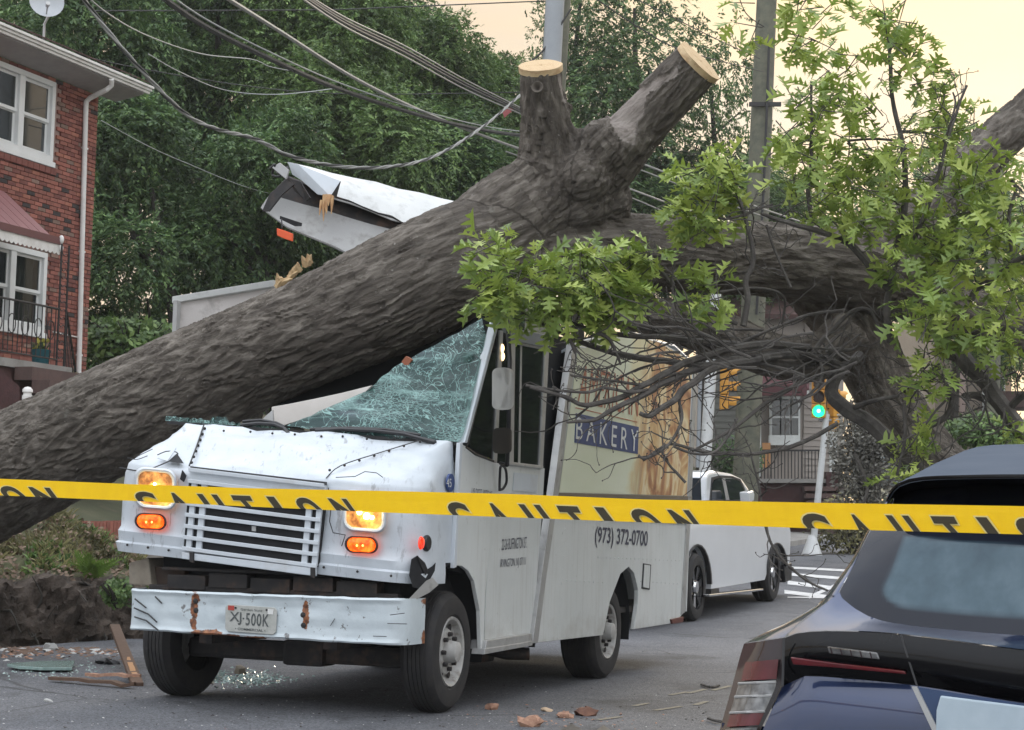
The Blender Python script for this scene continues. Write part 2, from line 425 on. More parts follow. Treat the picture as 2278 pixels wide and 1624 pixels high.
van = thing('bakery_van', 'crushed white bakery step van with its headlights on, pinned under the fallen trunk', 'delivery van', T(-1.1, 2.2, 0))
UL = loc3(FP(246, 1200, -.72))[0]
def levelw(l, r, v):                        # the height at both ends of a front level
    a, b_ = loc3(FP(*l, v)), loc3(FP(*r, v))
    k = (b_[2] - a[2]) / (b_[0] - a[0]); return a[2] + k * (UL - a[0]), a[2] - k * a[0]
LV = [(-.715, *levelw((245, 1224), (905, 1300), -.72), 0.0), (-.73, *levelw((245, 1204), (905, 1277), -.72), -.012), (-.71, *levelw((246, 1200), (905, 1272), -.72), .0),
      (-.722, *levelw((250, 1178), (905, 1252), -.72), .0), (-.70, *levelw((252, 1168), (905, 1240), -.72), .008), (-.70, *levelw((258, 1110), (905, 1175), -.7), .012),
      (-.695, *levelw((264, 1050), (905, 1105), -.7), .02), (-.68, *levelw((268, 1030), (905, 1085), -.68), .035), (-.63, *levelw((273, 1017), (905, 1069), -.63), .055),
      (-.45, *levelw((300, 988), (930, 1040), -.45), .09), (-.25, *levelw((332, 960), (975, 1011), -.25), .12), (-.03, *levelw((363, 935), (1023, 986), -.03), .13)]
def nose_ring(v, wl, wr, ins, n=46):
    ul, ur = UL + ins, -.006 - ins * .35; rl, rr = .13, .27
    v1 = .0
    pl = []
    rl = min(rl, max(v1 - v, .005)); rr = min(rr, max(v1 - v, .005))
    pl.append((ul, v1)); pl.append((ul, lerp(v1, v + rl, .5)))
    for i in range(7): a = math.pi / 2 * i / 6; pl.append((ul + rl - rl * math.cos(a), v + rl - rl * math.sin(a)))
    for i in range(1, 18): pl.append((lerp(ul + rl, ur - rr, i / 18), v))
    for i in range(9): a = math.pi / 2 * i / 8; pl.append((ur - rr + rr * math.sin(a), v + rr - rr * math.cos(a)))
    for i in range(1, 6): pl.append((ur, lerp(v + rr, v1, i / 5)))
    out = []
    for u, vv in pl:
        w = lerp(wl, wr, (u - UL) / (0 - UL)); p = T(u, vv, w)
        if v > -.69 or w > 1.25:
            nz = mnoise.fractal(V((u * 2.3, vv * 2.3, w * 2.3)), .6, 2, 5); p += UP * nz * .03 - D * nz * .014
        out.append(p)
    return out
rows = []
for i in range(len(LV) - 1):
    k = 1 if i < 4 else 4
    for j in range(k):
        t = j / k; rows.append(nose_ring(*[lerp(a, b_, t) for a, b_ in zip(LV[i], LV[i + 1])]))
rows.append(nose_ring(*LV[-1]))
# wheel arch: the driver-side end of the lower rings stops short of the wheel
b = MB(); n = len(rows[0])
vs = [q for r in rows for q in r]
fs = []
for i in range(len(rows) - 1):
    for j in range(n - 1):
        c = (rows[i][j] + rows[i + 1][j + 1]) / 2; u, v, w = loc3(c)
        if u > -.12 and v > -.14 and w < 1.0: continue
        fs.append((i * n + j, i * n + j + 1, (i + 1) * n + j + 1, (i + 1) * n + j))
b.add(vs, fs); hood = b.build('nose', m_scuff, van, smooth=38, recalc=True)

def on_hood(px, py):                        # nearest nose point on the sight line: the hood is a slope between two levels
    lo, hi = -.72, 0.0
    best = None
    for i in range(60):
        v = lerp(lo, hi, i / 59); p = FP(px, py, v); u = loc3(p)[0]
        for a, c in zip(LV[6:], LV[7:]):
            if a[0] <= v <= c[0]:
                t = (v - a[0]) / (c[0] - a[0]); w = lerp(lerp(a[1], c[1], t), lerp(a[2], c[2], t), (u - UL) / -UL)
                e = abs(p.z - w)
                if best is None or e < best[0]: best = (e, p)
    return best[1] + UP * .012 - D * .012
def hood_line(name, pts, r, m):
    P = catmull([on_hood(*q) for q in pts], 4); b = MB(); b.tube(P, r, 5); return b.build(name, m, van, smooth=True)
hood_line('panel_seam', [(455, 950), (440, 995), (423, 1040)], .006, m_seam)
hood_line('panel_seam', [(940, 982), (850, 1010), (760, 1040), (727, 1068)], .004, m_seam)
b = MB(); b.prism(fpoly([(423, 1037), (723, 1072), (723, 1079), (423, 1044)], -.735), D * .03); b.build('hood_gap', m_seam, van)
b = MB(); b.prism(fpoly([(421, 1046), (723, 1081), (722, 1108), (421, 1073)], -.738), D * .03); b.build('hood_strip', m_white, van, bevel=.006)
b = MB()
for k in range(7): b.sphere(on_hood(lerp(457, 428, k / 6), lerp(957, 1033, k / 6)) , .011, 8, 5)
for k in range(9): b.sphere(on_hood(lerp(500, 930, k / 8) + R.uniform(-6, 6), lerp(962, 984, k / 8) + R.uniform(-3, 3)), .009, 8, 5)
for k in range(6): b.sphere(on_hood(lerp(735, 900, k / 5), lerp(1050, 996, k / 5)), .01, 8, 5)
for k in range(3): b.sphere(FP(lerp(283, 375, k / 2), lerp(1212, 1224, k / 2), -.74), .009, 8, 5)
for k in range(3): b.sphere(FP(lerp(720, 870, k / 2), lerp(1262, 1281, k / 2), -.74), .009, 8, 5)
tag(b.build('rivets', m_grime, van, smooth=True), kind='stuff')
# the torn flap on the passenger-side fender
b = MB(); b.prism([on_hood(*q) for q in ((376, 1031), (396, 1013), (411, 1035))], -D * .006); b.build('tear', m_dark, van)
b = MB(); f = [on_hood(*q) for q in ((352, 1024), (397, 1012), (375, 1031))]; f[1] += UP * .03 - D * .02; b.prism(f, -D * .004 + UP * .004); b.build('torn_flap', m_white, van)
hood_line('crack', [(268, 1044), (300, 1050), (322, 1051), (350, 1042), (378, 1030)], .0045, m_seam)
hood_line('crack', [(352, 1016), (372, 1008), (392, 1009), (398, 1014)], .004, m_seam)
hood_line('crack', [(303, 1021), (322, 1012), (341, 1003)], .003, m_seam)
hood_line('crack', [(286, 1022), (306, 1026), (330, 1018)], .003, m_seam)
b = MB(); b.tube([FP(x, y, -.735) for x, y in ((730, 1085), (737, 1120), (733, 1160), (741, 1185), (768, 1190), (760, 1215))], .004, 5); b.build('crack', m_seam, van)
b = MB(); b.tube([FP(x, y, -.73) for x, y in ((747, 1062), (790, 1060), (812, 1049), (838, 1052), (852, 1062))], .003, 5); b.build('crack', m_seam, van)
b = MB(); b.prism(fpoly([(405, 1046), (414, 1058), (408, 1072), (400, 1066)], -.735), D * .01); b.build('tear', m_dark, van)
# grille
def GR(x, y): return FP(x, y, -.745)
b = MB(); b.prism([GR(*p) for p in ((420, 1072), (724, 1106), (706, 1262), (408, 1224))], D * .03); b.build('grille_shade_plate', m_dark, van)  # black plate stands in for the shade behind the slats
for k in range(8):
    yl, yr = 1215 - 25 * k, 1255 - 25.6 * k; xl, xr = 404 + k * 2.1, 703 + k * 2.3
    b = MB(); b.prism([FP(xl, yl, -.775), FP(xr, yr, -.775), FP(xr, yr + 9, -.775), FP(xl, yl + 9, -.775)], D * .02); b.build('grille_slat', m_white, van, bevel=.004)
for xa, xb in ((412, 424), (434, 447), (669, 682), (692, 704)):
    ya, yb = 1226 + (xa - 408) * .118, 1072 + (xa - 408) * .118
    b = MB(); b.prism([FP(xa, ya, -.762), FP(xb, ya, -.762), FP(xb + 14, yb, -.762), FP(xa + 14, yb, -.762)], D * .02); b.build('grille_post', m_white, van, bevel=.004)
b = MB(); b.prism([FP(x, y, -.77) for x, y in ((404, 1228), (702, 1264), (701, 1282), (404, 1243))], D * .03); b.build('grille_bar', m_white, van, bevel=.006)
b = MB(); b.prism(fpoly([(560, 1170), (569, 1171), (569, 1182), (560, 1181)], -.752), D * .01); b.build('badge', m_alu, van)
for x, y in ((421, 1236), (690, 1270)):
    b = MB(); b.prism(fpoly([(x, y - 8), (x + 9, y - 7), (x + 9, y + 16), (x, y + 14)], -.785), D * .02); b.build('latch', m_grime, van, bevel=.003)

# lamps
def rrect(cx, cy, w, h, r, k=5, skew=0.0):
    out = []
    for sx, sy, a0 in ((1, 1, 0), (-1, 1, 90), (-1, -1, 180), (1, -1, 270)):
        for i in range(k + 1):
            a = math.radians(a0 + 90 * i / k); x, y = sx * (w / 2 - r) + r * math.cos(a), sy * (h / 2 - r) + r * math.sin(a)
            out.append((cx + x, cy + y + skew * x))
    return out
m_lampglow = None
def lamp_mat(name, c1, c2, s1, s2, sc):
    m, t, b = _nodes(name); n = tnoise(t, sc, 3)
    c = tramp(t, n, [(.35, c1), (.68, c2)]); link(t, c, b.inputs['Base Color']); link(t, c, b.inputs['Emission Color'])
    link(t, tramp(t, n, [(.35, s1), (.7, s2)]), b.inputs['Emission Strength']); setin(b, Roughness=.15); return m
m_head = lamp_mat('headlamp_reflector_lit', (.3, .11, .03), (.9, .42, .12), .25, 1.0, 16)
m_bulb = mat('bulb_lit', (1, .9, .6), .4, emit=(1, .82, .45), es=22)
m_amber = lamp_mat('amber_lens_lit', (.8, .05, .003), (1, .16, .012), .8, 1.5, 26)
m_amberb = mat('amber_bulb_lit', (1, .4, .06), .4, emit=(1, .42, .08), es=3)
m_red = lamp_mat('red_lens_lit', (.5, .02, .012), (.8, .06, .02), .5, 1.2, 40)
def headlight(cx, cy, w, h):
    r0 = MB(); rings = []
    for (k, v, rr) in ((1.12, -.73, 24), (1.12, -.765, 24), (1.03, -.785, 22), (.93, -.78, 19), (.88, -.755, 17)):
        rings.append([FP(x, y, v) for x, y in rrect(cx, cy, w * k, h * k, rr * h / 83, skew=.08)])
    r0.grid(rings, True); hl = r0.build('headlight', m_white, van, smooth=45)
    b = MB(); b.prism([FP(x, y, -.752) for x, y in rrect(cx, cy, w * .9, h * .9, 17 * h / 83, skew=.08)], D * .006); b.build('reflector', m_head, hl)
    for dx, dy, s in ((-.12, .02, 1.0), (.06, .12, 1.35), (.2, .16, .8), (-.02, -.12, .6)):
        b = MB(); b.sphere(FP(cx + dx * w, cy + dy * h, -.762), .016 * s, 10, 7); b.build('bulb', m_bulb, hl, smooth=True)
    g = MB(); rings = [[FP(x, y, v) for x, y in rrect(cx, cy, w * k, h * k, max(2, 17 * k * h / 83), skew=.08)] for k, v in ((.9, -.781), (.6, -.79), (.2, -.794))]
    g.grid(rings, True); i0 = len(g.v) - len(rings[0]); g.f.append(tuple(range(i0, i0 + len(rings[0])))); g.mi.append(0)
    g.build('lens', glass_mat('clear_lens', (1, .93, .8), .08, .16, (.3, .25, .18)), hl, smooth=True)
headlight(345.5, 1087, 84, 83); headlight(810, 1138, 88, 83)
def marker(cx, cy, w, h, v, m, mb, nm='marker_light', pl=None, ax=None):
    pl = pl or (lambda x, y, v: FP(x, y, v)); ax = ax or D
    r0 = MB(); r0.grid([[pl(x, y, vv) for x, y in rrect(cx, cy, w * k, h * k, h * k / 2 - .3, 6, .05)] for k, vv in ((1.1, v), (1.1, v - .018), (1.0, v - .024), (.93, v - .012))], True)
    o = r0.build(nm, m_black, van, smooth=40)
    g = MB(); rings = [[pl(x, y, vv) for x, y in rrect(cx, cy, w * k, h * k, h * k / 2 - .3, 6, .05)] for k, vv in ((.93, v - .012), (.85, v - .024), (.4, v - .028))]
    g.grid(rings, True); i0 = len(g.v) - len(rings[0]); g.f.append(tuple(range(i0, i0 + len(rings[0])))); g.mi.append(0); g.build('lens', m, o, smooth=True)
    if mb:
        for dx in (-.14, .05): g = MB(); g.sphere(pl(cx + dx * w, cy + .05 * h, v - .024), .009, 8, 6); g.build('bulb', mb, o, smooth=True)
marker(335, 1160, 65, 33, -.735, m_amber, m_amberb); marker(804, 1212, 68, 34, -.735, m_amber, m_amberb)
q = S(936, 1208); uu = loc3(q)
b = MB(); b.lathe(S(936, 1208, -.06), B, [(0, .055), (.05, .055), (.06, .045)], 18, cap=True); sm = b.build('marker_light', m_black, van, smooth=40)
b = MB(); b.lathe(S(936, 1208, 0), B, [(0, .045), (.012, .038), (.018, .015)], 18, cap=True); b.build('lens', m_red, sm, smooth=True)
# torn corner behind the red lamp
def NC(x, y, off=.012): return FP(x, y, lerp(-.68, -.36, (x - 905) / 65) - .02 - off)
def NC_old(x, y, off=.012):                      # on the rounded driver-side corner: between the front plane and the side plane
    return onpl(x, y, T(-.1, -.5, 0) + (B * .8 - D * .6) * (.02 + off), (B * .8 - D * .6).normalized())
b = MB(); b.prism([NC(*p) for p in ((915, 1244), (928, 1236), (942, 1252), (948, 1268), (962, 1259), (968, 1252), (966, 1270), (955, 1290), (940, 1312), (918, 1306), (910, 1280))], D * .01); b.build('tear', m_dark, van)
b = MB(); b.prism([NC(*p, .03) for p in ((948, 1292), (962, 1285), (975, 1301), (955, 1318), (925, 1334), (905, 1337))], D * .006); b.build('torn_flap', m_alu, van)
b = MB(); b.prism([NC(*p, .025) for p in ((928, 1236), (945, 1252), (953, 1272), (946, 1280), (936, 1256))], D * .005); b.build('torn_flap', m_black, van)

# bumper, plate
VB = -.86
def BP(x, y, v=VB): return FP(x, y, v)
(lu, _, lt), (ru, _, rt) = loc3(BP(282, 1310)), loc3(BP(905, 1334))
lb, rb = loc3(BP(279, 1400))[2], loc3(BP(905, 1438))[2]
def bumper_ring(off, top):
    pl = [(lu - .01, VB + .3)]; r = .1
    for i in range(6): a = math.pi / 2 * i / 5; pl.append((lu + r - (r) * math.cos(a), VB + r - r * math.sin(a)))
    for i in range(1, 30): pl.append((lerp(lu + r, -.22, i / 30), VB - .012 * math.sin(math.pi * i / 30)))
    r = .2
    for i in range(8): a = math.pi / 2 * i / 7; pl.append((-.22 + r * math.sin(a), VB + r - r * math.cos(a)))
    pl.append((-.015, VB + .38))
    out = []
    for u, v in pl:
        z = lerp(lt, rt, (u - lu) / (ru - lu)) if top else lerp(lb, rb, (u - lu) / (ru - lu))
        out.append((u, v, z))
    return out
tp, bt = bumper_ring(0, 1), bumper_ring(0, 0)
rows = []
prof = [(0, .05), (0, .0), (.04, -.012), (.12, .0), (.3, .004), (.5, .0), (.7, .004), (.88, .0), (.96, -.01), (1, .0), (1, .06)]
for s, off in prof:
    row = []
    for (u, v, zt), (_, _, zb) in zip(tp, bt):
        cu, cv = u + 1.1, v - VB - .5
        p = T(u, v + off * (1 if u < -.05 else 0), lerp(zt, zb, s)); p += UP * mnoise.fractal(V((u * 3, s, 1)), .6, 2, 3) * .008 + D * mnoise.fractal(V((u * 4, s * 2, 5)), .6, 2, 3) * .008
        row.append(p)
    rows.append(row)
b = MB(); b.grid(rows); bumper = b.build('bumper', m_rust, van, smooth=35)
RUSTP = [(433, 1345, 9, 34), (680, 1368, 8, 36), (436, 1335, 9, 15), (460, 1410, 40, 10), (500, 1416, 40, 6), (950, 1420, 14, 22), (950, 1338, 14, 7), (954, 1365, 5, 22), (560, 1420, 40, 5), (660, 1432, 40, 5), (720, 1436, 50, 4), (430, 1388, 8, 14)]
at_ = bumper.data.attributes.new('rust', 'FLOAT', 'POINT')
bo = wloc(bumper)
bm = bmesh.new(); bm.from_mesh(bumper.data); bmesh.ops.subdivide_edges(bm, edges=bm.edges[:], cuts=3, use_grid_fill=True); bm.to_mesh(bumper.data); bm.free()
at_ = bumper.data.attributes['rust']
for i, v in enumerate(bumper.data.vertices):
    x, y = proj(bo + v.co); at_.data[i].value = max([0] + [max(0, 1.25 - math.hypot((x - cx) / rx, (y - cy) / ry) * .75) for cx, cy, rx, ry in RUSTP])
for x, y in ((436, 1337), (437, 1358), (675, 1368), (676, 1391)):
    b = MB(); b.lathe(BP(x, y, VB - .002), -D, [(0, .019), (.008, .019), (.014, .008)], 10, cap=True); b.build('bolt', m_grime, van, smooth=40)
sc = [((300, 1332), (325, 1352)), ((298, 1352), (330, 1366), (349, 1384)), ((299, 1372), (325, 1380), (352, 1402)), ((345, 1327), (360, 1342)), ((862, 1387), (905, 1388)), ((868, 1368), (900, 1364)), ((735, 1392), (745, 1376)), ((830, 1415), (860, 1416))]
for L in sc:
    b = MB(); b.tube([BP(x, y, VB - .013) for x, y in L], .0055 if L[0][0] < 400 else .0026, 5); b.build('scratch', m_seam, van)
m_plate = mat('faded_plate', (.44, .44, .42), .5, col2=(.36, .37, .34), vs=18, dirt=(.2, .22, .19), ds=14, da=.5)
PQ = [(500.6, 1404), (613, 1412.5), (616.5, 1352), (501.5, 1344)]
def PL(s, t, v=VB - .03): # plate coordinates
    p = [lerp(V((*PQ[0], 0)), V((*PQ[1], 0)), s), lerp(V((*PQ[3], 0)), V((*PQ[2], 0)), s)]; q = lerp(p[0], p[1], t); return FP(q.x, q.y, v)
b = MB(); k = .05; b.prism([PL(s, t) for s, t in ((k, 0), (1 - k, 0), (1, .1), (1, .9), (1 - k, 1), (k, 1), (0, .9), (0, .1))], D * .008); plate = b.build('license_plate', m_plate, van, bevel=.003)
m_ptxt = mat('plate_ink', (.075, .085, .085), .6)
def plt(txt, s0, s1, t0, t1, off=0.0, space=1.0): lettering(txt, [PL(s0, t0), PL(s1, t0), PL(s1, t1), PL(s0, t1)], -D * .003, m_ptxt, plate, off, space)
plt('XJ', .09, .32, .27, .74, .012); plt('500K', .405, .86, .27, .74, .012, 1.1)
b = MB(); b.lathe(PL(.358, .52), -D, [(0, .006), (.003, .006)], 10, cap=True); b.build('dot', m_ptxt, plate)
plt('\u2022 COMMERCIAL \u2022', .2, .8, .08, .17, .02); plt('Garden State', .3, .72, .81, .9, .0)
b = MB(); b.prism([PL(s, t, VB - .033) for s, t in ((.05, .79), (.17, .79), (.17, .96), (.05, .96))], D * .002); b.build('sticker', mat('red_sticker', (.42, .06, .045), .5), plate)
b = MB(); b.prism([PL(s, t, VB - .033) for s, t in ((.82, .74), (.93, .74), (.93, .93), (.82, .93))], D * .002); b.build('sticker', mat('white_sticker', (.7, .7, .68), .5), plate)
for s in (.2, .8): b = MB(); b.lathe(PL(s, .89), -D, [(0, .008), (.006, .006)], 8, cap=True); b.build('bolt', m_grime, plate)

# what shows between bumper and nose: frame horns, radiator, engine, axle
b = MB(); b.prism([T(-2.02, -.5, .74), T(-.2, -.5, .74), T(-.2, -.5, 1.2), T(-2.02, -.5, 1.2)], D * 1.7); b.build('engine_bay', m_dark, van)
b = MB()
for k in range(5): b.para(T(lerp(-1.75, -.45, k / 4), -.58, .84 + .02 * (k % 2)), B * .15, D * .06, UP * .05)
b.para(T(-1.1, -.62, .93), B * .85, D * .02, UP * .012); b.para(T(-1.1, -.6, .8), B * .95, D * .03, UP * .018); b.build('radiator_support', m_grime, van, bevel=.008)
m_beige = mat('dusty_beige_metal', (.28, .25, .2), .8, col2=(.17, .14, .11), vs=8, dirt=(.07, .055, .045), ds=8, da=.6)
b = MB(); b.prism(fpoly([(286, 1252), (330, 1240), (338, 1304), (287, 1300)], -.62), D * .3); b.build('frame_horn', m_beige, van, bevel=.01)
b = MB(); b.prism(fpoly([(336, 1258), (412, 1268), (408, 1310), (340, 1305)], -.55), D * .2); b.build('frame_horn', mat('brown_rusty_metal', (.085, .055, .04), .85, col2=(.04, .03, .026), vs=8), van, bevel=.01)
b = MB(); b.para(T(-1.1, 0, .36), B * .95, D * .07, UP * .07); b.para(T(-1.1, 0, .36), B * .16, D * .12, UP * .09); b.build('axle', m_grime, van, bevel=.03)
for u in (-1.6, -.65):
    b = MB(); b.para(T(u, 2.3, .52), B * .05, D * 2.9, UP * .09); b.build('frame_rail', m_grime, van)
b = MB(); b.para(T(-.75, 1.9, .32), B * .2, D * .3, UP * .12); b.build('fuel_tank', m_grime, van, bevel=.03)
b = MB(); b.tube([T(-.5, 1.6, .36), T(-.28, 1.75, .3), T(-.12, 1.82, .3)], .05, 10); b.build('exhaust_pipe', m_grime, van, smooth=True)

# wheels
def wheel(u, v, r, wid, steer=0.0, side=1, dual=False):
    c = T(u, v, r); ax = (B * side); ax = Matrix.Rotation(steer, 3, 'Z') @ ax
    prof = [(-wid / 2, r * .55), (-wid / 2 - .01, r * .7), (-wid / 2, r * .9), (-wid / 2 + .03, r * .97)]
    x = -wid / 2 + .04
    for k in range(5):
        w = (wid - .08) / 5; prof += [(x, r), (x + w * .8, r), (x + w * .82, r * .978), (x + w * .98, r * .978)]; x += w
    prof += [(wid / 2 - .03, r * .97), (wid / 2, r * .9), (wid / 2 + .012, r * .75), (wid / 2 + .006, r * .62), (wid / 2 - .01, r * .58)]
    b = MB(); b.lathe(c, ax, prof, 48, a0=UP)
    o = b.build('wheel', m_rubber, van, smooth=35)
    b = MB(); b.lathe(c, ax, [(wid / 2 - .02, r * .59), (wid / 2 + .004, r * .57), (wid / 2 - .004, r * .53), (wid / 2 - .05, r * .49), (wid / 2 - .07, r * .42), (wid / 2 - .035, r * .36), (wid / 2 - .03, r * .24), (wid / 2 - .05, r * .2)], 36, a0=UP)
    b.lathe(c, ax, [(wid / 2 - .05, r * .2), (wid / 2 + .045, r * .165), (wid / 2 + .055, r * .1), (wid / 2 + .055, .001)], 20, a0=UP)
    b.build('rim', m_rim, o, smooth=35)
    bb = MB(); a2 = ax.cross(UP).normalized()
    for k in range(8):
        a = 2 * math.pi * k / 8; q = c + ax * (wid / 2 - .028) + (UP * math.cos(a) + a2 * math.sin(a)) * r * .285
        bb.lathe(q, ax, [(0, .017), (.028, .015), (.03, .004)], 6, cap=True)
        a += math.pi / 8; q = c + ax * (wid / 2 - .047) + (UP * math.cos(a) + a2 * math.sin(a)) * r * .42
        bb.lathe(q, ax, [(0, .026), (.004, .026)], 10, cap=True)
    bb.build('lug_nuts', m_grime, o)
WR = .414
wheel(-.14, .02, WR, .23, math.radians(2)); wheel(-2.12, .02, WR, .23, math.radians(-3), -1)
vr = loc3(onz(1362, 1511))[1]
wheel(-.19, vr, WR * .985, .31); wheel(-2.07, vr, WR * .985, .31, 0, -1)
for v0 in (.02, vr):
    b = MB(); pts = []
    for u in (-.5, -.02):
        pts.append([T(u, v0 + .56 * math.cos(a), .44 + .58 * math.sin(a)) for a in [math.pi * k / 14 for k in range(-1, 14)]])
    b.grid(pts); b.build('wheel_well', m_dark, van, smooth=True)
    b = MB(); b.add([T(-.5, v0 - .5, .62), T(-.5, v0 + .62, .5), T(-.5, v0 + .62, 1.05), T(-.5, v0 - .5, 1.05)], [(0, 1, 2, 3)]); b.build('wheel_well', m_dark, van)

# driver side: cab panel, door, cargo panel
def _sidep():
    m, t, b = _nodes('van_side_paint')
    c = tramp(t, tnoise(t, 1.6, 5), [(.3, (.56, .585, .575)), (.7, (.66, .68, .67))])
    st = tramp(t, tnoise(t, 1.0, 7, .65, tmap(t, (22, 22, 1.1))), [(.52, 0), (.74, .4)]); c = tmix(t, st, c, (.36, .34, .3))
    sp = t.nodes.new('ShaderNodeSeparateXYZ'); ge = t.nodes.new('ShaderNodeNewGeometry'); link(t, ge.outputs['Position'], sp.inputs[0])
    low = tramp(t, tmath(t, 'ADD', sp.outputs[2], tmath(t, 'MULTIPLY', tnoise(t, 4, 6, .7), .9)), [(.62, .75), (1.15, 0)]); c = tmix(t, low, c, (.33, .31, .275))     # road grime thrown up along the sill
    sp2 = tramp(t, tnoise(t, 17, 6, .7), [(.64, 0), (.7, .5)]); c = tmix(t, sp2, c, (.2, .18, .15))
    link(t, c, b.inputs['Base Color']); setin(b, Roughness=.42); tbump(t, b, tnoise(t, 3.2, 4), .18, .03); return m
m_side = _sidep()
ax_ = -B * .03
b = MB(); b.prism(spoly([(1024, 985), (1039, 995), (1060, 1012), (1100, 1028), (1096, 1140), (1079, 1330), (1076, 1436), (1070, 1445), (1067.5, 1359), (1055, 1293), (1042, 1270), (1028, 1259), (1014, 1258), (1010, 1264), (1015, 1147)], .0), ax_); b.build('cab_panel', m_side, van, bevel=.004)
b = MB(); b.prism(spoly([(1024, 985), (1030, 984), (1020, 1147), (1016, 1262), (1010, 1264), (1016, 1147)], .02), -B * .03); b.build('seam_trim', m_white, van, bevel=.004)
b = MB(); b.prism(spoly([(1098, 1029), (1212, 1042), (1208, 1115), (1186, 1412), (1078, 1428), (1081, 1330), (1094, 1140)], -.02), ax_); door = b.build('sliding_door', m_side, van, bevel=.005)
b = MB(); b.prism(spoly([(1083, 1425), (1183, 1409), (1184, 1426), (1080, 1445)], .03), -B * .12); b.build('door_sill', m_alu, van, bevel=.006)
b = MB(); b.prism(spoly([(1079, 1444), (1185, 1426), (1185, 1436), (1077, 1456)], .045), -B * .1); b.build('step_edge', m_alu, van, bevel=.004)
b = MB(); b.prism(spoly([(1144, 1051), (1197, 1057), (1194, 1096), (1141, 1092)], -.014), -B * .004); b.build('patch', m_white, door)
# door window
def bar(name, pts, off, th, m, par=None, bev=.004): bb = MB(); bb.prism(spoly(pts, off), -B * th); return bb.build(name, m, par or van, bevel=bev)
bar('window_frame', [(1138, 760), (1147, 762), (1143, 1034), (1134, 1033)], .0, .03, m_alu, door)
bar('window_frame', [(1213, 775), (1222, 777), (1208, 1042), (1200, 1041)], .0, .03, m_alu, door)
bar('window_frame', [(1138, 752), (1224, 768), (1222, 780), (1138, 764)], .002, .034, m_alu, door)
bar('window_frame', [(1134, 1027), (1209, 1036), (1209, 1043), (1134, 1034)], .002, .034, m_alu, door)
bar('window_frame', [(1158, 768), (1162, 769), (1158, 1030), (1153, 1030)], -.01, .02, m_alu, door)
bar('window_frame', [(1112, 735), (1120, 736), (1106, 1030), (1099, 1028)], .0, .03, m_alu, door)
bar('window_pane', [(1146, 764), (1214, 776), (1202, 1036), (1142, 1029)], -.012, .005, m_glass, door, 0)
bar('window_pane', [(1120, 740), (1138, 745), (1134, 1030), (1107, 1026)], -.014, .005, m_glass, door, 0)
bar('door_header', [(1130, 728), (1232, 748), (1226, 776), (1134, 757)], .012, .05, mat('door_header_grey', (.19, .2, .2), .6), door)
bar('quarter_glass', [(1042, 992), (1098, 1024), (1113, 735), (1106, 722)], -.012, .005, m_glass, van, 0)
bar('window_seal', [(1036, 993), (1042, 991), (1110, 715), (1104, 712)], .004, .03, m_black, van)
bar('window_seal', [(1038, 993), (1060, 1008), (1100, 1024), (1100, 1029), (1058, 1013), (1036, 996)], .004, .03, m_black, van)
# black sheet standing in for the shade of the gap where the cargo body was shoved back
b = MB(); b.prism(spoly([(1222, 745), (1330, 760), (1240, 1100), (1190, 1440), (1178, 1430), (1203, 1080)], -.1), -B * .05); b.build('gap_shade_sheet', m_dark, van)
# cargo side
CT = [(1275, 764), (1300, 757), (1340, 746), (1395, 737), (1440, 744), (1500, 778), (1552, 812)]
CP = CT + [(1545, 960), (1535, 1165), (1523, 1362), (1508, 1378), (1494, 1387), (1411, 1400), (1419, 1344), (1420, 1313), (1411, 1275), (1398.5, 1261), (1380.5, 1277), (1357, 1338.5), (1342, 1413), (1186, 1431), (1207, 1275), (1232, 1100), (1257, 905)]
bar('cargo_panel', CP, .0, .04, m_side, van, .006)
bar('corner_post', [(1275, 764), (1286, 766), (1266, 905), (1243, 1100), (1217, 1275), (1197, 1430), (1185, 1431.5), (1206, 1275), (1231, 1100), (1256, 905)], .012, .06, m_alu, van)
bar('belt_rail', [(1237, 1139), (1536, 1159), (1535.5, 1167), (1236, 1147)], .012, .014, m_white, van)
bar('belt_rail', [(1243, 1096), (1540, 1104), (1540, 1113), (1242, 1106)], .012, .014, mat('brown_trim', (.16, .13, .09), .6), van)
bar('rear_post', [(1545, 806), (1553, 812), (1546, 960), (1536, 1165), (1524, 1362), (1516, 1368), (1528, 1165), (1538, 960)], .012, .06, m_alu, van)
bar('filler_door', [(1432.5, 1253), (1449, 1256), (1446, 1312), (1429, 1309)], .01, .02, m_seam, van)
bar('filler_door', [(1434.5, 1256), (1447, 1258), (1444.5, 1309), (1431.5, 1306)], .014, .02, m_side, van)
bar('tail_lamp', [(1494, 1378), (1521, 1372), (1520, 1384), (1497, 1388)], .02, .1, mat('dirty_red_lens', (.12, .03, .02), .5), van)
b = MB()
for y0, y1, xa, xb in ((1240, 1248, 1330, 1530), (1291, 1296, 1260, 1340), (1293, 1300, 1425, 1525)):
    k = int((xb - xa) / 9)
    for i in range(k + 1): b.sphere(S(lerp(xa, xb, i / k), lerp(y0, y1, i / k), 0), .008, 6, 4)
for i in range(18): b.sphere(S(lerp(1277, 1240, i / 17), lerp(905, 1420, i / 17), 0), .006, 6, 4)
tag(b.build('rivets', m_side, van, smooth=True), kind='stuff')
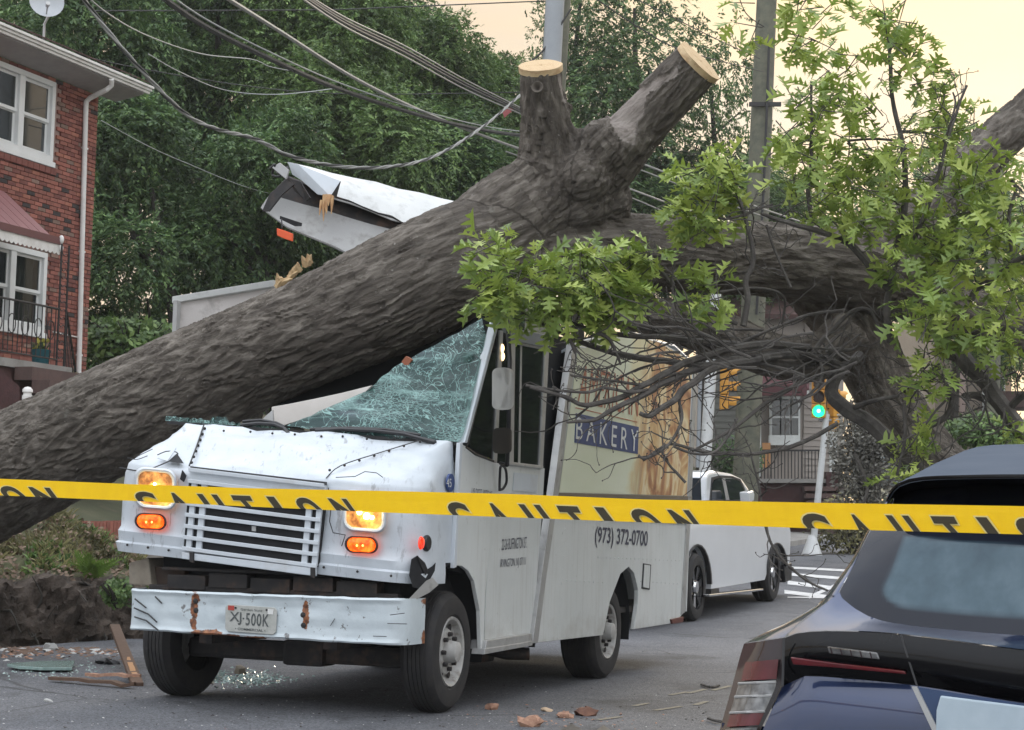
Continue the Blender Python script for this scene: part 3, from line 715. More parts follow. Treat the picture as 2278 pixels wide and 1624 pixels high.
# rest of the box: far side, roof sagging under the tree, rear, floor
top = [S(*p) for p in CT]
rows = []
for k in range(9):
    s = k / 8; row = []
    for i, p in enumerate(top):
        q = p - B * (2.2 * s) - UP * (.25 * math.sin(math.pi * min(1, s * 1.3)) + .1 * mnoise.noise(V((s * 6, i * 1.3, 0)))); row.append(q)
    rows.append(row)
b = MB(); b.grid(rows); b.build('cargo_roof', m_scuff, van, smooth=True, solid=.02)
b = MB(); b.add([T(-2.2, 2.1, .45), T(-2.2, 6.0, .45), T(-2.2, 6.1, 2.7), T(-2.2, 2.3, 2.6)], [(0, 1, 2, 3)]); b.build('cargo_wall', m_side, van, solid=.03)
b = MB(); b.add([T(-.02, 5.95, .5), T(-2.2, 6.0, .45), T(-2.2, 6.1, 2.7), T(-.02, 6.12, 2.9)], [(0, 1, 2, 3)]); b.build('rear_wall', m_side, van, solid=.03)
b = MB(); b.add([T(-.05, 1.6, .55), T(-2.2, 1.6, .55), T(-2.2, 5.9, .55), T(-.05, 5.9, .55)], [(0, 1, 2, 3)]); b.build('floor_pan', m_grime, van, solid=.05)
b = MB(); b.add([T(-.08, 2.1, .55), T(-2.18, 2.1, .55), T(-2.18, 2.35, 2.5), T(-.08, 2.5, 2.7)], [(0, 1, 2, 3)]); b.build('bulkhead', m_dark, van, solid=.03)
b = MB(); b.add([T(-.06, .0, .98), T(-2.15, .0, .98), T(-2.15, 2.1, .7), T(-.06, 2.1, .7)], [(0, 1, 2, 3)]); b.build('cab_floor', m_dark, van, solid=.03)
b = MB(); b.add([T(-2.17, .0, .8), T(-2.17, 2.1, .6), T(-2.17, 1.4, 2.0), T(-2.17, .05, 1.75)], [(0, 1, 2, 3)]); b.build('cab_panel', m_side, van, solid=.03)
b = MB(); b.prism([T(-.75, .8, .95), T(-.3, .8, .95), T(-.3, .95, 1.75), T(-.75, .95, 1.75)], D * .12); b.build('seat', m_black, van, bevel=.04)

# A pillar, windshield, what lies behind it
b = MB(); P0, P1 = S(1028, 985, .0), S(1104, 702, .0)
b.para((P0 + P1) / 2, (P1 - P0) / 2, B * .03, D * .026); b.build('pillar', m_white, van, bevel=.008)
for pts in (((1098, 705), (1106, 683), (1112, 699), (1108, 716)), ((1106, 700), (1118, 682), (1124, 694), (1114, 712)), ((1096, 722), (1088, 700), (1101, 694)), ((1110, 708), (1127, 704), (1119, 722))):
    b = MB(); b.prism([S(x, y, .03 + R.uniform(-.02, .03)) for x, y in pts], -B * .006); b.build('torn_metal', m_white, van)
def _crack_glass():
    m, t, b = _nodes('shattered_glass')
    at_ = t.nodes.new('ShaderNodeAttribute'); at_.attribute_name = 'wuv'
    def vor(sx, sy, sc, dist):
        mp = t.nodes.new('ShaderNodeMapping'); mp.inputs['Scale'].default_value = (sx, sy, 1); mp.inputs['Rotation'].default_value = (0, 0, .55); link(t, at_.outputs['Vector'], mp.inputs[0])
        nz = t.nodes.new('ShaderNodeTexNoise'); nz.inputs['Scale'].default_value = 7; nz.inputs['Detail'].default_value = 5; link(t, mp.outputs[0], nz.inputs['Vector'])
        ad = t.nodes.new('ShaderNodeMix'); ad.data_type = 'VECTOR'; ad.inputs[0].default_value = dist; link(t, mp.outputs[0], ad.inputs[4]); link(t, nz.outputs['Color'], ad.inputs[5])
        v = t.nodes.new('ShaderNodeTexVoronoi'); v.feature = 'DISTANCE_TO_EDGE'; v.inputs['Scale'].default_value = sc; link(t, ad.outputs[1], v.inputs['Vector']); return v.outputs['Distance']
    def radial(cx, cy, k, wid, sc):                # cracks running out from an impact
        sb = t.nodes.new('ShaderNodeVectorMath'); sb.operation = 'SUBTRACT'; sb.inputs[1].default_value = (cx, cy, 0); link(t, at_.outputs['Vector'], sb.inputs[0])
        sp = t.nodes.new('ShaderNodeSeparateXYZ'); link(t, sb.outputs[0], sp.inputs[0]); ln = t.nodes.new('ShaderNodeVectorMath'); ln.operation = 'LENGTH'; link(t, sb.outputs[0], ln.inputs[0])
        cb = t.nodes.new('ShaderNodeCombineXYZ'); link(t, tmath(t, 'MULTIPLY', tmath(t, 'ARCTAN2', sp.outputs[1], sp.outputs[0]), k), cb.inputs[0]); link(t, tmath(t, 'MULTIPLY', ln.outputs['Value'], 1.6), cb.inputs[1])
        n = tnoise(t, sc, 3, .5, cb.outputs[0], .5); return tramp(t, tmath(t, 'ABSOLUTE', tmath(t, 'SUBTRACT', n, .5)), [(.0, 1), (wid, 0)]), tramp(t, ln.outputs['Value'], [(.02, 1), (.2, .18), (.5, .0)])
    r1, f1 = radial(.52, .44, 1.0, .012, 4.6); r2, f2 = radial(.88, .6, 1.0, .012, 4.0); r3, f3 = radial(.9, .12, 1.0, .01, 4.4)
    l3 = tramp(t, vor(.7, 2.4, 52, .05), [(.0, .7), (.15, 0)])
    smp = t.nodes.new('ShaderNodeMapping'); smp.inputs['Scale'].default_value = (.55, 2.2, 1); smp.inputs['Rotation'].default_value = (0, 0, .62); link(t, at_.outputs['Vector'], smp.inputs[0])
    zone = tramp(t, tnoise(t, 4.2, 6, .65, smp.outputs[0], .9), [(.49, 0), (.62, 1)])
    zone2 = tramp(t, tnoise(t, 3.1, 4, .6, smp.outputs[0], 1.2), [(.48, .0), (.62, 1)])
    fine = tmath(t, 'MULTIPLY', l3, tmath(t, 'MAXIMUM', zone, tmath(t, 'MAXIMUM', f1, f2)))
    cr = tmath(t, 'MAXIMUM', tmath(t, 'MAXIMUM', tmath(t, 'MULTIPLY', r1, .75), tmath(t, 'MAXIMUM', tmath(t, 'MULTIPLY', r2, .7), tmath(t, 'MULTIPLY', r3, .55))), fine)
    haze = tmath(t, 'MULTIPLY', zone, tramp(t, tnoise(t, 13, 6, .7, smp.outputs[0]), [(.35, .0), (.65, .75)]))
    op = tmath(t, 'MAXIMUM', cr, haze)
    tint = tramp(t, tnoise(t, 2.6, 4, .6, smp.outputs[0]), [(.3, (.004, .02, .019)), (.5, (.012, .055, .05)), (.6, (.03, .075, .078)), (.68, (.12, .15, .18))])  # its blue-grey end paints reflection patches into the glass
    c = tmix(t, op, tint, (.34, .58, .54)); link(t, c, b.inputs['Base Color']); setin(b, Roughness=.12)
    link(t, tramp(t, op, [(0, .05), (1, .5)]), b.inputs['Roughness'])
    tbump(t, b, tmath(t, 'ADD', op, tmath(t, 'MULTIPLY', tnoise(t, 9, 4, .6, at_.outputs['Vector']), 1.6)), .22, .01)
    tr = t.nodes.new('ShaderNodeBsdfTransparent'); tr.inputs[0].default_value = (.45, .62, .57, 1); mx = t.nodes.new('ShaderNodeMixShader')
    link(t, tmath(t, 'ADD', tmath(t, 'MULTIPLY', op, .45), .55, True), mx.inputs[0]); link(t, tr.outputs[0], mx.inputs[1]); link(t, b.outputs[0], mx.inputs[2]); link(t, mx.outputs[0], t.nodes['Material Output'].inputs[0])
    return m
m_crack = _crack_glass()
WN = (D - UP * .0) ; wp0 = T(0, -.02, 1.85); wdir = (D * .62 + UP * .95).normalized(); WNRM = B.cross(wdir).normalized()
def WP(x, y, off=0.0): return onpl(x, y, wp0 + WNRM * off, WNRM)
if (CAM - wp0).dot(WNRM) < 0: WNRM = -WNRM
left = [(636, 946), (690, 924), (750, 898), (811, 874), (845, 845), (880, 815), (940, 782), (1000, 750), (1072, 708)]
right = [(800, 972), (860, 976), (920, 978), (975, 981), (1023, 985), (1034, 955), (1050, 890), (1066, 820), (1082, 745)]
lw, rw = resample([WP(*p) for p in left], 26), resample([WP(*p) for p in right], 26)
b = MB(); rows = []
for i in range(26):
    rows.append([])
    for j in range(27):
        p = lerp(lw[i], rw[i], j / 26)
        nz = mnoise.fractal(p * 2.1, .8, 2, 4); p = p + WNRM * (nz * .05 * math.sin(math.pi * j / 26) + .02 * mnoise.noise(p * 9)); rows[-1].append(p)
b.grid(rows); wsh = b.build('windshield', m_crack, van, smooth=True)
wu = wsh.data.attributes.new('wuv', 'FLOAT_VECTOR', 'POINT'); o_ = wloc(wsh)
for i, v in enumerate(wsh.data.vertices): x, y = proj(o_ + v.co); wu.data[i].vector = ((x - 640) / 440, (y - 700) / 440, 0)
# the crumbled strip of glass along the passenger side of the cowl
b = MB(); up_, lo_ = [], []
for k in range(40):
    s = k / 39; x = lerp(368, 645, s); yb = lerp(936, 963, s); h = 10 + 9 * abs(mnoise.noise(V((k * .5, 3, 0)))) + (10 if 14 < k < 20 else 0)
    q = FP(x, yb, -.0); lo_.append(q); up_.append(FP(x, yb - h, .02 + .05 * mnoise.noise(V((k * .7, 9, 0)))))
b.grid([lo_, up_]); gs = b.build('glass_shards', m_crack, van)
wu = gs.data.attributes.new('wuv', 'FLOAT_VECTOR', 'POINT'); o_ = wloc(gs)
for i, v in enumerate(gs.data.vertices): x, y = proj(o_ + v.co); wu.data[i].vector = ((x - 340) / 240, (y - 700) / 240, 0)
tag(gs, kind='stuff')
b = MB(); b.prism(fpoly([(604, 905), (640, 899), (700, 887), (760, 874), (828, 857), (800, 884), (700, 925), (632, 946), (605, 939)], .22), D * .03); b.build('dash_panel', mat('inner_white_panel', (.68, .64, .6), .6, col2=(.6, .56, .52)), van, bevel=.004)
b = MB(); b.prism(fpoly([(893, 805), (903, 792), (916, 800), (905, 818)], .35), D * .05); b.build('bracket', mat('rust_orange', (.3, .1, .05), .7), van)
b = MB(); b.prism(fpoly([(600, 880), (760, 820), (880, 770), (1000, 705), (1110, 660), (1110, 960), (600, 950)], 1.7), D * .03); b.build('cab_shade_sheet', m_dark, van)  # dark sheet stands in for the shadow between trunk and windshield
def wiper(pts, blade):
    bb = MB(); bb.tube([WP(*p, .05) for p in pts], [.014] * (len(pts) - 1) + [.02], 6); o = bb.build('wiper', m_black, van, smooth=True)
    bb = MB(); bb.tube([WP(*p, .035) for p in blade], .012, 6); bb.build('blade', m_black, o, smooth=True)
wiper([(702, 958), (760, 955), (830, 958), (900, 966), (968, 985)], [(690, 955), (780, 952), (860, 956), (935, 968)])
wiper([(536, 946), (575, 942), (610, 944), (632, 953), (641, 965)], [(540, 938), (580, 935), (615, 941), (634, 950)])
b = MB(); b.prism(fpoly([(575, 940), (606, 912), (608, 938), (596, 948)], .05), D * .02); b.build('torn_metal', m_alu, van)
b = MB(); b.prism([FP(x, y, -.005) for x, y in ((372, 936), (1020, 983), (1020, 990), (372, 943))], D * .04); b.build('cowl_seal', m_black, van)

# mirrors on the black post
b = MB(); b.tube([S(1128, 700, .1), S(1134, 800, .2), S(1132, 935, .2), S(1128, 1035, .1)], .016, 8); mp = b.build('mirror_post', m_black, van, smooth=True)
b = MB(); b.tube([S(1108, 706, .02), S(1122, 697, .08), S(1130, 706, .1)], .016, 8); b.tube([S(1113, 1030, .02), S(1128, 1035, .1)], .014, 8); b.build('bracket', m_black, mp, smooth=True)
b = MB(); q = [S(x, y, .22) for x, y in rrect(1124, 866, 38, 92, 12, 5, -.08)]; b.prism(q, -D * .09); b.build('mirror', mat('mirror_shell_white', (.72, .73, .72), .4), van, bevel=.02, smooth=40)
b = MB(); b.prism([S(x, y, .22) for x, y in rrect(1122, 981, 33, 56, 9, 4, -.08)], -D * .08); b.build('mirror', m_black, van, bevel=.015, smooth=40)
b = MB(); b.tube(catmull([S(1111, 1092, .03), S(1112, 1060, .04), S(1114, 1038, .08), S(1124, 1042, .08), S(1127, 1070, .06), S(1120, 1086, .04), S(1111, 1090, .03)], 5), .01, 7); b.build('grab_handle', m_black, van, smooth=True)
for q in ((1116, 775, .007), (1117, 793, .012)):
    b = MB(); b.sphere(S(q[0], q[1], -.003), .02, 8, 6, (1, 1, 1.7)); b.build('inner_lamp', mat('cab_lamp_lit', (1, .8, .5), .4, emit=(1, .7, .35), es=2.2), van, smooth=True)

# print on the side
m_navy = mat('navy_print', (.018, .045, .15), .45, col2=(.03, .06, .19)); m_wht = mat('white_print', (.72, .74, .74), .45); m_ink = mat('blue_black_print', (.035, .04, .075), .5)
m_redp = mat('worn_red_print', (.36, .09, .045), .55, col2=(.5, .24, .14), vs=14)
def _bread():
    m, t, b = _nodes('side_picture')
    at_ = t.nodes.new('ShaderNodeAttribute'); at_.attribute_name = 'wuv'
    sp = t.nodes.new('ShaderNodeSeparateXYZ'); link(t, at_.outputs['Vector'], sp.inputs[0])
    mp = t.nodes.new('ShaderNodeMapping'); mp.inputs['Scale'].default_value = (6.5, 1.5, 1); mp.inputs['Rotation'].default_value = (0, 0, .12); link(t, at_.outputs['Vector'], mp.inputs[0])
    n = tnoise(t, 1.15, 3, .5, mp.outputs[0], 2.4)
    crust = tramp(t, n, [(.28, (.16, .06, .03)), (.42, (.4, .18, .08)), (.52, (.62, .42, .2)), (.6, (.76, .65, .42)), (.7, (.5, .26, .12))])
    pale = tramp(t, tnoise(t, 1.2, 4, .5, mp.outputs[0], .6), [(.35, (.64, .57, .32)), (.6, (.74, .7, .46))])
    pic = tmix(t, tramp(t, tmath(t, 'ADD', sp.outputs[0], tmath(t, 'MULTIPLY', tmath(t, 'SUBTRACT', n, .5), .35)), [(.52, 0), (.62, 1)]), pale, crust)
    green = tramp(t, tnoise(t, 2.4, 5, .55, at_.outputs['Vector']), [(.35, (.64, .68, .5)), (.7, (.74, .77, .62))])
    edge = tmath(t, 'ADD', sp.outputs[0], tmath(t, 'MULTIPLY', tmath(t, 'SUBTRACT', tnoise(t, 5, 4, .5, at_.outputs['Vector']), .5), .22))
    edge = tmath(t, 'SUBTRACT', edge, tmath(t, 'MULTIPLY', sp.outputs[1], .12))
    c = tmix(t, tramp(t, edge, [(.42, 0), (.47, 1)]), green, pic)
    wear = tramp(t, tnoise(t, 1, 6, .65, tmap(t, (40, 40, 3))), [(.55, 0), (.75, .35)])
    c = tmix(t, wear, c, (.6, .6, .56)); link(t, c, b.inputs['Base Color']); setin(b, Roughness=.4); return m
dq = [(1287, 766), (1300, 758), (1340, 748), (1395, 740), (1440, 747), (1500, 781), (1541, 806), (1535, 960), (1529, 1103), (1244, 1095), (1264, 925)]
b = MB(); gx = 22
TOPL = [(1287, 768), (1340, 750), (1395, 741), (1440, 748), (1500, 781), (1540, 806)]; BOTL = [(1244, 1095), (1300, 1096.6), (1357, 1098), (1414, 1099.7), (1471, 1101.4), (1528, 1103)]
tl, bl = resample([V((*p, 0)) for p in TOPL], gx), resample([V((*p, 0)) for p in BOTL], gx)
b.grid([[S(lerp(a, c, k / 12).x, lerp(a, c, k / 12).y, .004) for a, c in zip(tl, bl)] for k in range(13)])
dec = b.build('side_picture', _bread(), van, recalc=False)
wu = dec.data.attributes.new('wuv', 'FLOAT_VECTOR', 'POINT')
for k in range(13):
    for j in range(gx): wu.data[k * gx + j].vector = (j / (gx - 1), k / 12, 0)
bq = [(1278.7, 984.6), (1419, 1010), (1421.3, 950), (1281.8, 919)]
b = MB(); b.prism([S(x, y, .008) for x, y in bq], -B * .004); ban = b.build('banner', m_navy, van)
def side_text(txt, quad, off, m, par, o=0.0, sp=1.0): lettering(txt, [S(x, y, off) for x, y in quad], B * .0, m, par, o, sp)
side_text('BAKERY', [(1281, 976), (1418, 1005), (1420, 958), (1283, 927)], .011, m_wht, ban, .0, 1.5)
b = MB(); b.prism([S(x, y, .007) for x, y in ((1281, 906), (1418, 938), (1418, 940), (1281, 908))], -B * .003); b.build('rule_line', m_redp, van)
side_text('AMERICAN', [(1285, 893), (1419, 928), (1424, 842), (1295, 812)], .008, m_redp, van, .0, 1.05)
side_text('(973) 372-0700', [(1323, 1218), (1440, 1226), (1442, 1181), (1325, 1171)], .004, m_ink, van, .012)
side_text('22-26 BUFFINGTON ST.', [(1116, 1224), (1172, 1219), (1173, 1194), (1117, 1199)], -.017, m_ink, door, .0)
side_text('IRVINGTON, NJ 07111', [(1112, 1268), (1169, 1262), (1170, 1239), (1114, 1244)], -.017, m_ink, door, .0)
side_text('US DOT 1073245', [(1049, 1099), (1095, 1105), (1095, 1093), (1050, 1085)], .003, m_ink, van, .0)
q = NC(999, 1073.7, 0)
b = MB(); b.lathe(S(999, 1074, -.012), B, [(0, .062), (.016, .062)], 24, cap=True); bd = b.build('number_badge', m_navy, van)
lettering('45', [S(993.5, 1083, .006), S(1004.5, 1084, .006), S(1004.5, 1065, .006), S(993.5, 1064, .006)], B * .0, m_wht, bd)

# peeled roof edge and burst wall of the passenger side, behind the trunk
m_roof = mat('dull_white_roof', (.6, .61, .6), .5, col2=(.5, .51, .5), vs=3, dirt=(.25, .25, .23), ds=7, da=.5, bump=.1, bs=12)
m_roofin = mat('grey_roof_inside', (.4, .4, .39), .55, col2=(.31, .31, .31), vs=3, dirt=(.12, .11, .1), ds=6, da=.6)
def RP(x, y, d=16.1): return at(x, y, d)
LA = [(640, 360, 16.3), (668, 372, 16.1), (700, 400, 15.95), (722, 430, 15.9), (640, 395, 16.0), (600, 432, 15.9), (580, 462, 15.85), (640, 505, 15.8), (746, 548, 15.8)]
LBb = [(1030, 452, 16.6), (1000, 470, 16.4), (985, 500, 16.2), (960, 520, 16.1), (945, 505, 16.2), (900, 520, 16.1), (880, 530, 16.05), (900, 600, 16.0), (930, 640, 16.0)]
b = MB(); b.grid([[lerp(at(*a), at(*c), k / 8) + UP * .02 * mnoise.noise(V((k * .9, i * 2.1, 0))) for k in range(9)] for i, (a, c) in enumerate(zip(LA, LBb))][:4]); pr = b.build('peeled_roof', m_roof, van, smooth=50, solid=.012)
b = MB(); b.grid([[lerp(at(*a), at(*c), k / 8) + UP * .02 * mnoise.noise(V((k * .9, i * 2.1, 4))) for k in range(9)] for i, (a, c) in enumerate(zip(LA[3:6], LBb[3:6]))]); b.build('roof_channel', m_grime, van, smooth=50, solid=.012)
b = MB(); b.grid([[lerp(at(*a), at(*c), k / 8) + UP * .015 * mnoise.noise(V((k * .9, i * 2.1, 7))) for k in range(9)] for i, (a, c) in enumerate(zip(LA[5:], LBb[5:]))]); b.build('peeled_wall', m_roofin, van, smooth=50, solid=.012)
b = MB(); b.prism([at(*p) for p in ((640, 360, 15.95), (664, 366, 15.9), (757, 403, 15.85), (735, 437, 15.8), (706, 432, 15.85), (672, 402, 15.9), (650, 388, 15.95))], D * .012); b.build('torn_flap', m_white, van)
b = MB(); b.prism([at(*p) for p in ((757, 403, 15.83), (735, 437, 15.78), (747, 440, 15.9))], D * .012); b.build('torn_flap', m_grime, van)
for pts in (((605, 372), (622, 362), (642, 378), (636, 398), (615, 384)), ((600, 430), (640, 398), (654, 410), (628, 432), (598, 470), (583, 470)), ((640, 396), (668, 404), (690, 440), (680, 448), (655, 425))):
    b = MB(); b.prism([at(x, y, 15.75 + R.uniform(-.03, .03)) for x, y in pts], D * .02); b.build('torn_metal', m_grime if R.random() < .8 else m_roofin, van)
b = MB(); b.tube(catmull([at(600, 375, 15.8), at(612, 366, 15.75), at(606, 388, 15.8), at(622, 392, 15.75), at(628, 380, 15.8), at(640, 372, 15.9)], 4), .012, 5); b.build('loose_wire', m_black, van, smooth=True)
b = MB(); b.prism([at(x, y, 15.72) for x, y in ((623, 480), (671, 496), (670, 503), (655, 503), (622, 487))], D * .01); b.build('slot', m_dark, van)
m_splint = mat('splintered_wood', (.5, .33, .17), .8, col2=(.38, .2, .09), vs=18, bump=.4)
for k in range(9):
    x = R.uniform(714, 742); y = R.uniform(432, 450); q0 = at(x, y, 15.75); q1 = at(x + R.uniform(-8, 8), y + R.uniform(18, 44), 15.72)
    b = MB(); b.tube([q0, (q0 + q1) / 2 + UP * .01, q1], [.018, .014, .003], 5); b.build('splinter', m_splint, van)
b = MB(); b.prism([at(x, y, 15.6) for x, y in ((615, 507), (634, 513), (651, 520), (650, 537), (632, 531), (616, 524))], D * .02); b.build('marker_lens', mat('orange_lens', (.75, .1, .02), .4), van, bevel=.006)
b = MB(); b.tube([at(626, 487, 15.65), at(628, 508, 15.61)], .006, 5); b.build('loose_wire', m_black, van)
b = MB(); b.add([at(390, 670, 16.4), at(610, 632, 16.9), at(640, 760, 16.9), at(394, 770, 16.4)], [(0, 1, 2, 3)]); b.build('burst_wall', mat('stained_white_panel', (.58, .55, .53), .6, col2=(.5, .47, .45), vs=3, dirt=(.2, .18, .17), ds=4, da=.8), van, solid=.05)
b = MB(); b.para((at(388, 668, 16.38) + at(612, 631, 16.88)) / 2, (at(612, 631, 16.88) - at(388, 668, 16.38)) / 2, UP * .03, D * .04); b.build('wall_cap', m_roof, van, bevel=.006)
b = MB(); b.para(at(392, 720, 16.36), UP * .2, B * .02, D * .03); b.build('corner_post', m_roofin, van)
# a yellow safety vest hangs behind the quarter glass
m_vest = mat('safety_yellow_cloth', (.5, .62, .03), .7, col2=(.4, .52, .02))
b = MB(); b.grid([[S(x, y, -.2 + .03 * math.sin(x * .4)) for x in (1058 + k * 2, 1068 + k, 1080, 1090 - k)] for k, y in enumerate((922, 932, 943, 950))])
b.grid([[S(1084 + dx + k * .4, 950 + k * 15, -.18) for dx in (0, 6, 12)] for k in range(6)])
o = b.build('safety_vest', m_vest, None, smooth=True, solid=.006); tag(o, 'yellow-green safety vest hanging behind the small corner window of the cab', 'vest')
# ------------------------------------------------------------------ fallen oak
PXM = 1 / PF; RL0 = random.Random(8)
def chain(pts):                                # (px, py, depth, radius in picture units) -> points and radii in metres
    return [at(x, y, d) for x, y, d, r in pts], [r * d * PXM for x, y, d, r in pts]
TR = [(-420, 1240, 18.9, 175), (-260, 1168, 18.1, 150), (0, 1058, 17.2, 131), (300, 912, 16.1, 121), (600, 774, 15.3, 119), (760, 705, 15.0, 124), (900, 640, 14.9, 130), (1020, 582, 14.95, 130), (1100, 550, 15.0, 120)]
SKEL = [
    TR,
    [(1020, 582, 14.95, 118), (1120, 570, 15.1, 108), (1250, 562, 15.25, 95), (1400, 562, 15.35, 86), (1600, 572, 15.45, 82), (1780, 585, 15.55, 84), (1890, 600, 15.6, 86), (1980, 622, 15.7, 78), (2060, 655, 15.8, 68), (2150, 692, 15.95, 58), (2330, 745, 16.3, 46), (2480, 770, 16.6, 34), (2640, 760, 16.9, 14)],
    [(1060, 550, 15.0, 110), (1150, 480, 15.1, 112), (1220, 420, 15.1, 90), (1222, 330, 15.0, 66), (1213, 240, 14.85, 54), (1203, 150, 14.7, 48)],
    [(1130, 500, 15.1, 100), (1240, 430, 15.15, 95), (1320, 385, 15.1, 78), (1400, 302, 15.0, 64), (1480, 217, 14.88, 60), (1553, 140, 14.76, 59)],
    [(1780, 588, 15.6, 84), (1900, 578, 15.7, 84), (2000, 532, 15.85, 76), (2100, 445, 16.0, 62), (2200, 333, 16.2, 52), (2330, 210, 16.4, 46), (2520, 40, 16.8, 36), (2680, -120, 17.1, 24), (2780, -260, 17.4, 10)],
    [(1790, 610, 15.95, 66), (1868, 690, 16.0, 74), (1930, 790, 15.95, 74), (1985, 900, 15.8, 66), (2060, 990, 15.6, 56), (2160, 1080, 15.4, 44)],
    [(1900, 740, 15.5, 60), (1820, 795, 15.45, 50), (1720, 790, 15.4, 48), (1620, 752, 15.4, 52), (1520, 718, 15.4, 50), (1420, 700, 15.4, 36), (1320, 690, 15.4, 16)],
]
LUMPS = [(1345, 325, 14.85, 60), (1395, 312, 14.82, 36), (1330, 300, 14.8, 26), (1300, 395, 14.85, 60), (1190, 400, 15.0, 62), (1290, 330, 15.05, 34), (1262, 240, 14.95, 16), (1283, 310, 15.0, 28), (1150, 420, 15.0, 50), (1290, 450, 15.05, 70), (1360, 450, 15.15, 48)]
tree = thing('fallen_oak', 'huge uprooted oak lying across the crushed bakery van, its two upright limbs sawn off', 'tree', at(-300, 1300, 18.0))
b = MB(); skp, skr = [], []
for ch in SKEL:
    P, rr = chain(ch); P = catmull(P, 5); rr = cat1(rr, 5); skp.append(P); skr.append(rr); b.tube(P, rr, 28)
for x, y, d, r in LUMPS: b.sphere(at(x, y, d), r * d * PXM, 16, 10)
me0 = bpy.data.meshes.new('trunk'); me0.from_pydata(b.v, [], b.f)
tmp = bpy.data.objects.new('trunk', me0); C.objects.link(tmp)
md = tmp.modifiers.new('remesh', 'REMESH'); md.mode = 'VOXEL'; md.voxel_size = .0165
dg = bpy.context.evaluated_depsgraph_get(); ev = tmp.evaluated_get(dg); em = ev.to_mesh()
N = len(em.vertices); co = np.empty(N * 3); em.vertices.foreach_get('co', co); co = co.reshape(-1, 3)
faces = [tuple(p.vertices) for p in em.polygons]; edges = np.array([tuple(e.vertices) for e in em.edges])
ev.to_mesh_clear(); bpy.data.objects.remove(tmp)
for it in range(10):                            # relax the joints
    s = np.zeros_like(co); c = np.zeros(N); np.add.at(s, edges[:, 0], co[edges[:, 1]]); np.add.at(s, edges[:, 1], co[edges[:, 0]]); np.add.at(c, edges[:, 0], 1); np.add.at(c, edges[:, 1], 1)
    co = co * .45 + .55 * s / np.maximum(c, 1)[:, None]
me0 = bpy.data.meshes.new('trunk'); me0.from_pydata(co.tolist(), [], faces); me0.update()
nr = np.empty(N * 3); me0.vertices.foreach_get('normal', nr) if hasattr(me0.vertices[0], 'normal') else None
nr = nr.reshape(-1, 3)
NC_ = len(SKEL); MM = np.full((NC_, N), 1e9); AA = np.zeros((NC_, N, 3)); acc = 0.0
for ci, (P, rr) in enumerate(zip(skp, skr)):
    t0 = (P[1] - P[0]).normalized(); a = t0.orthogonal().normalized(); L = acc
    for i in range(len(P) - 1):
        p, q = np.array(P[i]), np.array(P[i + 1]); t = (P[i + 1] - P[i]); ln = t.length; t.normalize(); a = (a - t * a.dot(t)).normalized(); bb = t.cross(a)
        d = co - p; s = np.clip(d @ np.array(t), 0, ln); off = d - s[:, None] * np.array(t); rad = rr[i] + (rr[i + 1] - rr[i]) * s / ln
        m = np.linalg.norm(off, axis=1) / rad; k = m < MM[ci]; MM[ci][k] = m[k]
        AA[ci, k, 0] = (off @ np.array(a))[k]; AA[ci, k, 1] = (off @ np.array(bb))[k]; AA[ci, k, 2] = (L + s)[k]; L += ln
    acc += 20
bi = MM.argmin(0); A = AA[bi, np.arange(N)]; mmin = MM.min(0)
ends = [at(1203, 150, 14.7), at(1553, 140, 14.76)]
hgt = np.zeros(N)
def bark_h(A_):
    q = V((A_[0] * 18, A_[1] * 18, A_[2] * 5.0)); q += mnoise.noise_vector(q * .4) * 1.2
    n1 = 1 - abs(mnoise.noise(q)) * 2.2; n2 = 1 - abs(mnoise.noise(q * 2.4)) * 2.0; n3 = mnoise.noise(V((A_[0] * 3, A_[1] * 3, A_[2] * 1.1)))
    return max(n1, -.5) * .021 + n2 * .008 + n3 * .022
for i in range(N):
    ws = hs_ = 0.0
    for ci in range(NC_):
        e = MM[ci, i] - mmin[i]
        if e < .3: w = math.exp(-(e / .09) ** 2 / 2); ws += w; hs_ += w * bark_h(AA[ci, i])
    hgt[i] = hs_ / ws
    e = min((V(co[i]) - ends[0]).length, (V(co[i]) - ends[1]).length)
    if e < .3: hgt[i] *= max(.35, e / .3)
hgt -= .012
BARE = [[(1345, 243), (1393, 211), (1456, 173), (1510, 145), (1504, 167), (1447, 205), (1428, 250), (1415, 294), (1409, 320), (1377, 304), (1364, 281)], [(1243, 160), (1252, 163), (1262, 225), (1256, 230)]]
def inpoly(x, y, P):
    c = False; j = len(P) - 1
    for i in range(len(P)):
        if (P[i][1] > y) != (P[j][1] > y) and x < (P[j][0] - P[i][0]) * (y - P[i][1]) / (P[j][1] - P[i][1]) + P[i][0]: c = not c
        j = i
    return c
bare = np.zeros(N)
for i in range(N):                            # where the bark has come off the sawn limbs
    if co[i, 2] > 3.9 and nr[i, 1] < .2:
        x, y = proj(V(co[i])); j = mnoise.noise(V(co[i]) * 9) * 7
        if inpoly(x + j, y + j, BARE[0]) or inpoly(x, y, BARE[1]): bare[i] = 1; hgt[i] = hgt[i] * .3 - .018
co2 = co + nr * hgt[:, None]
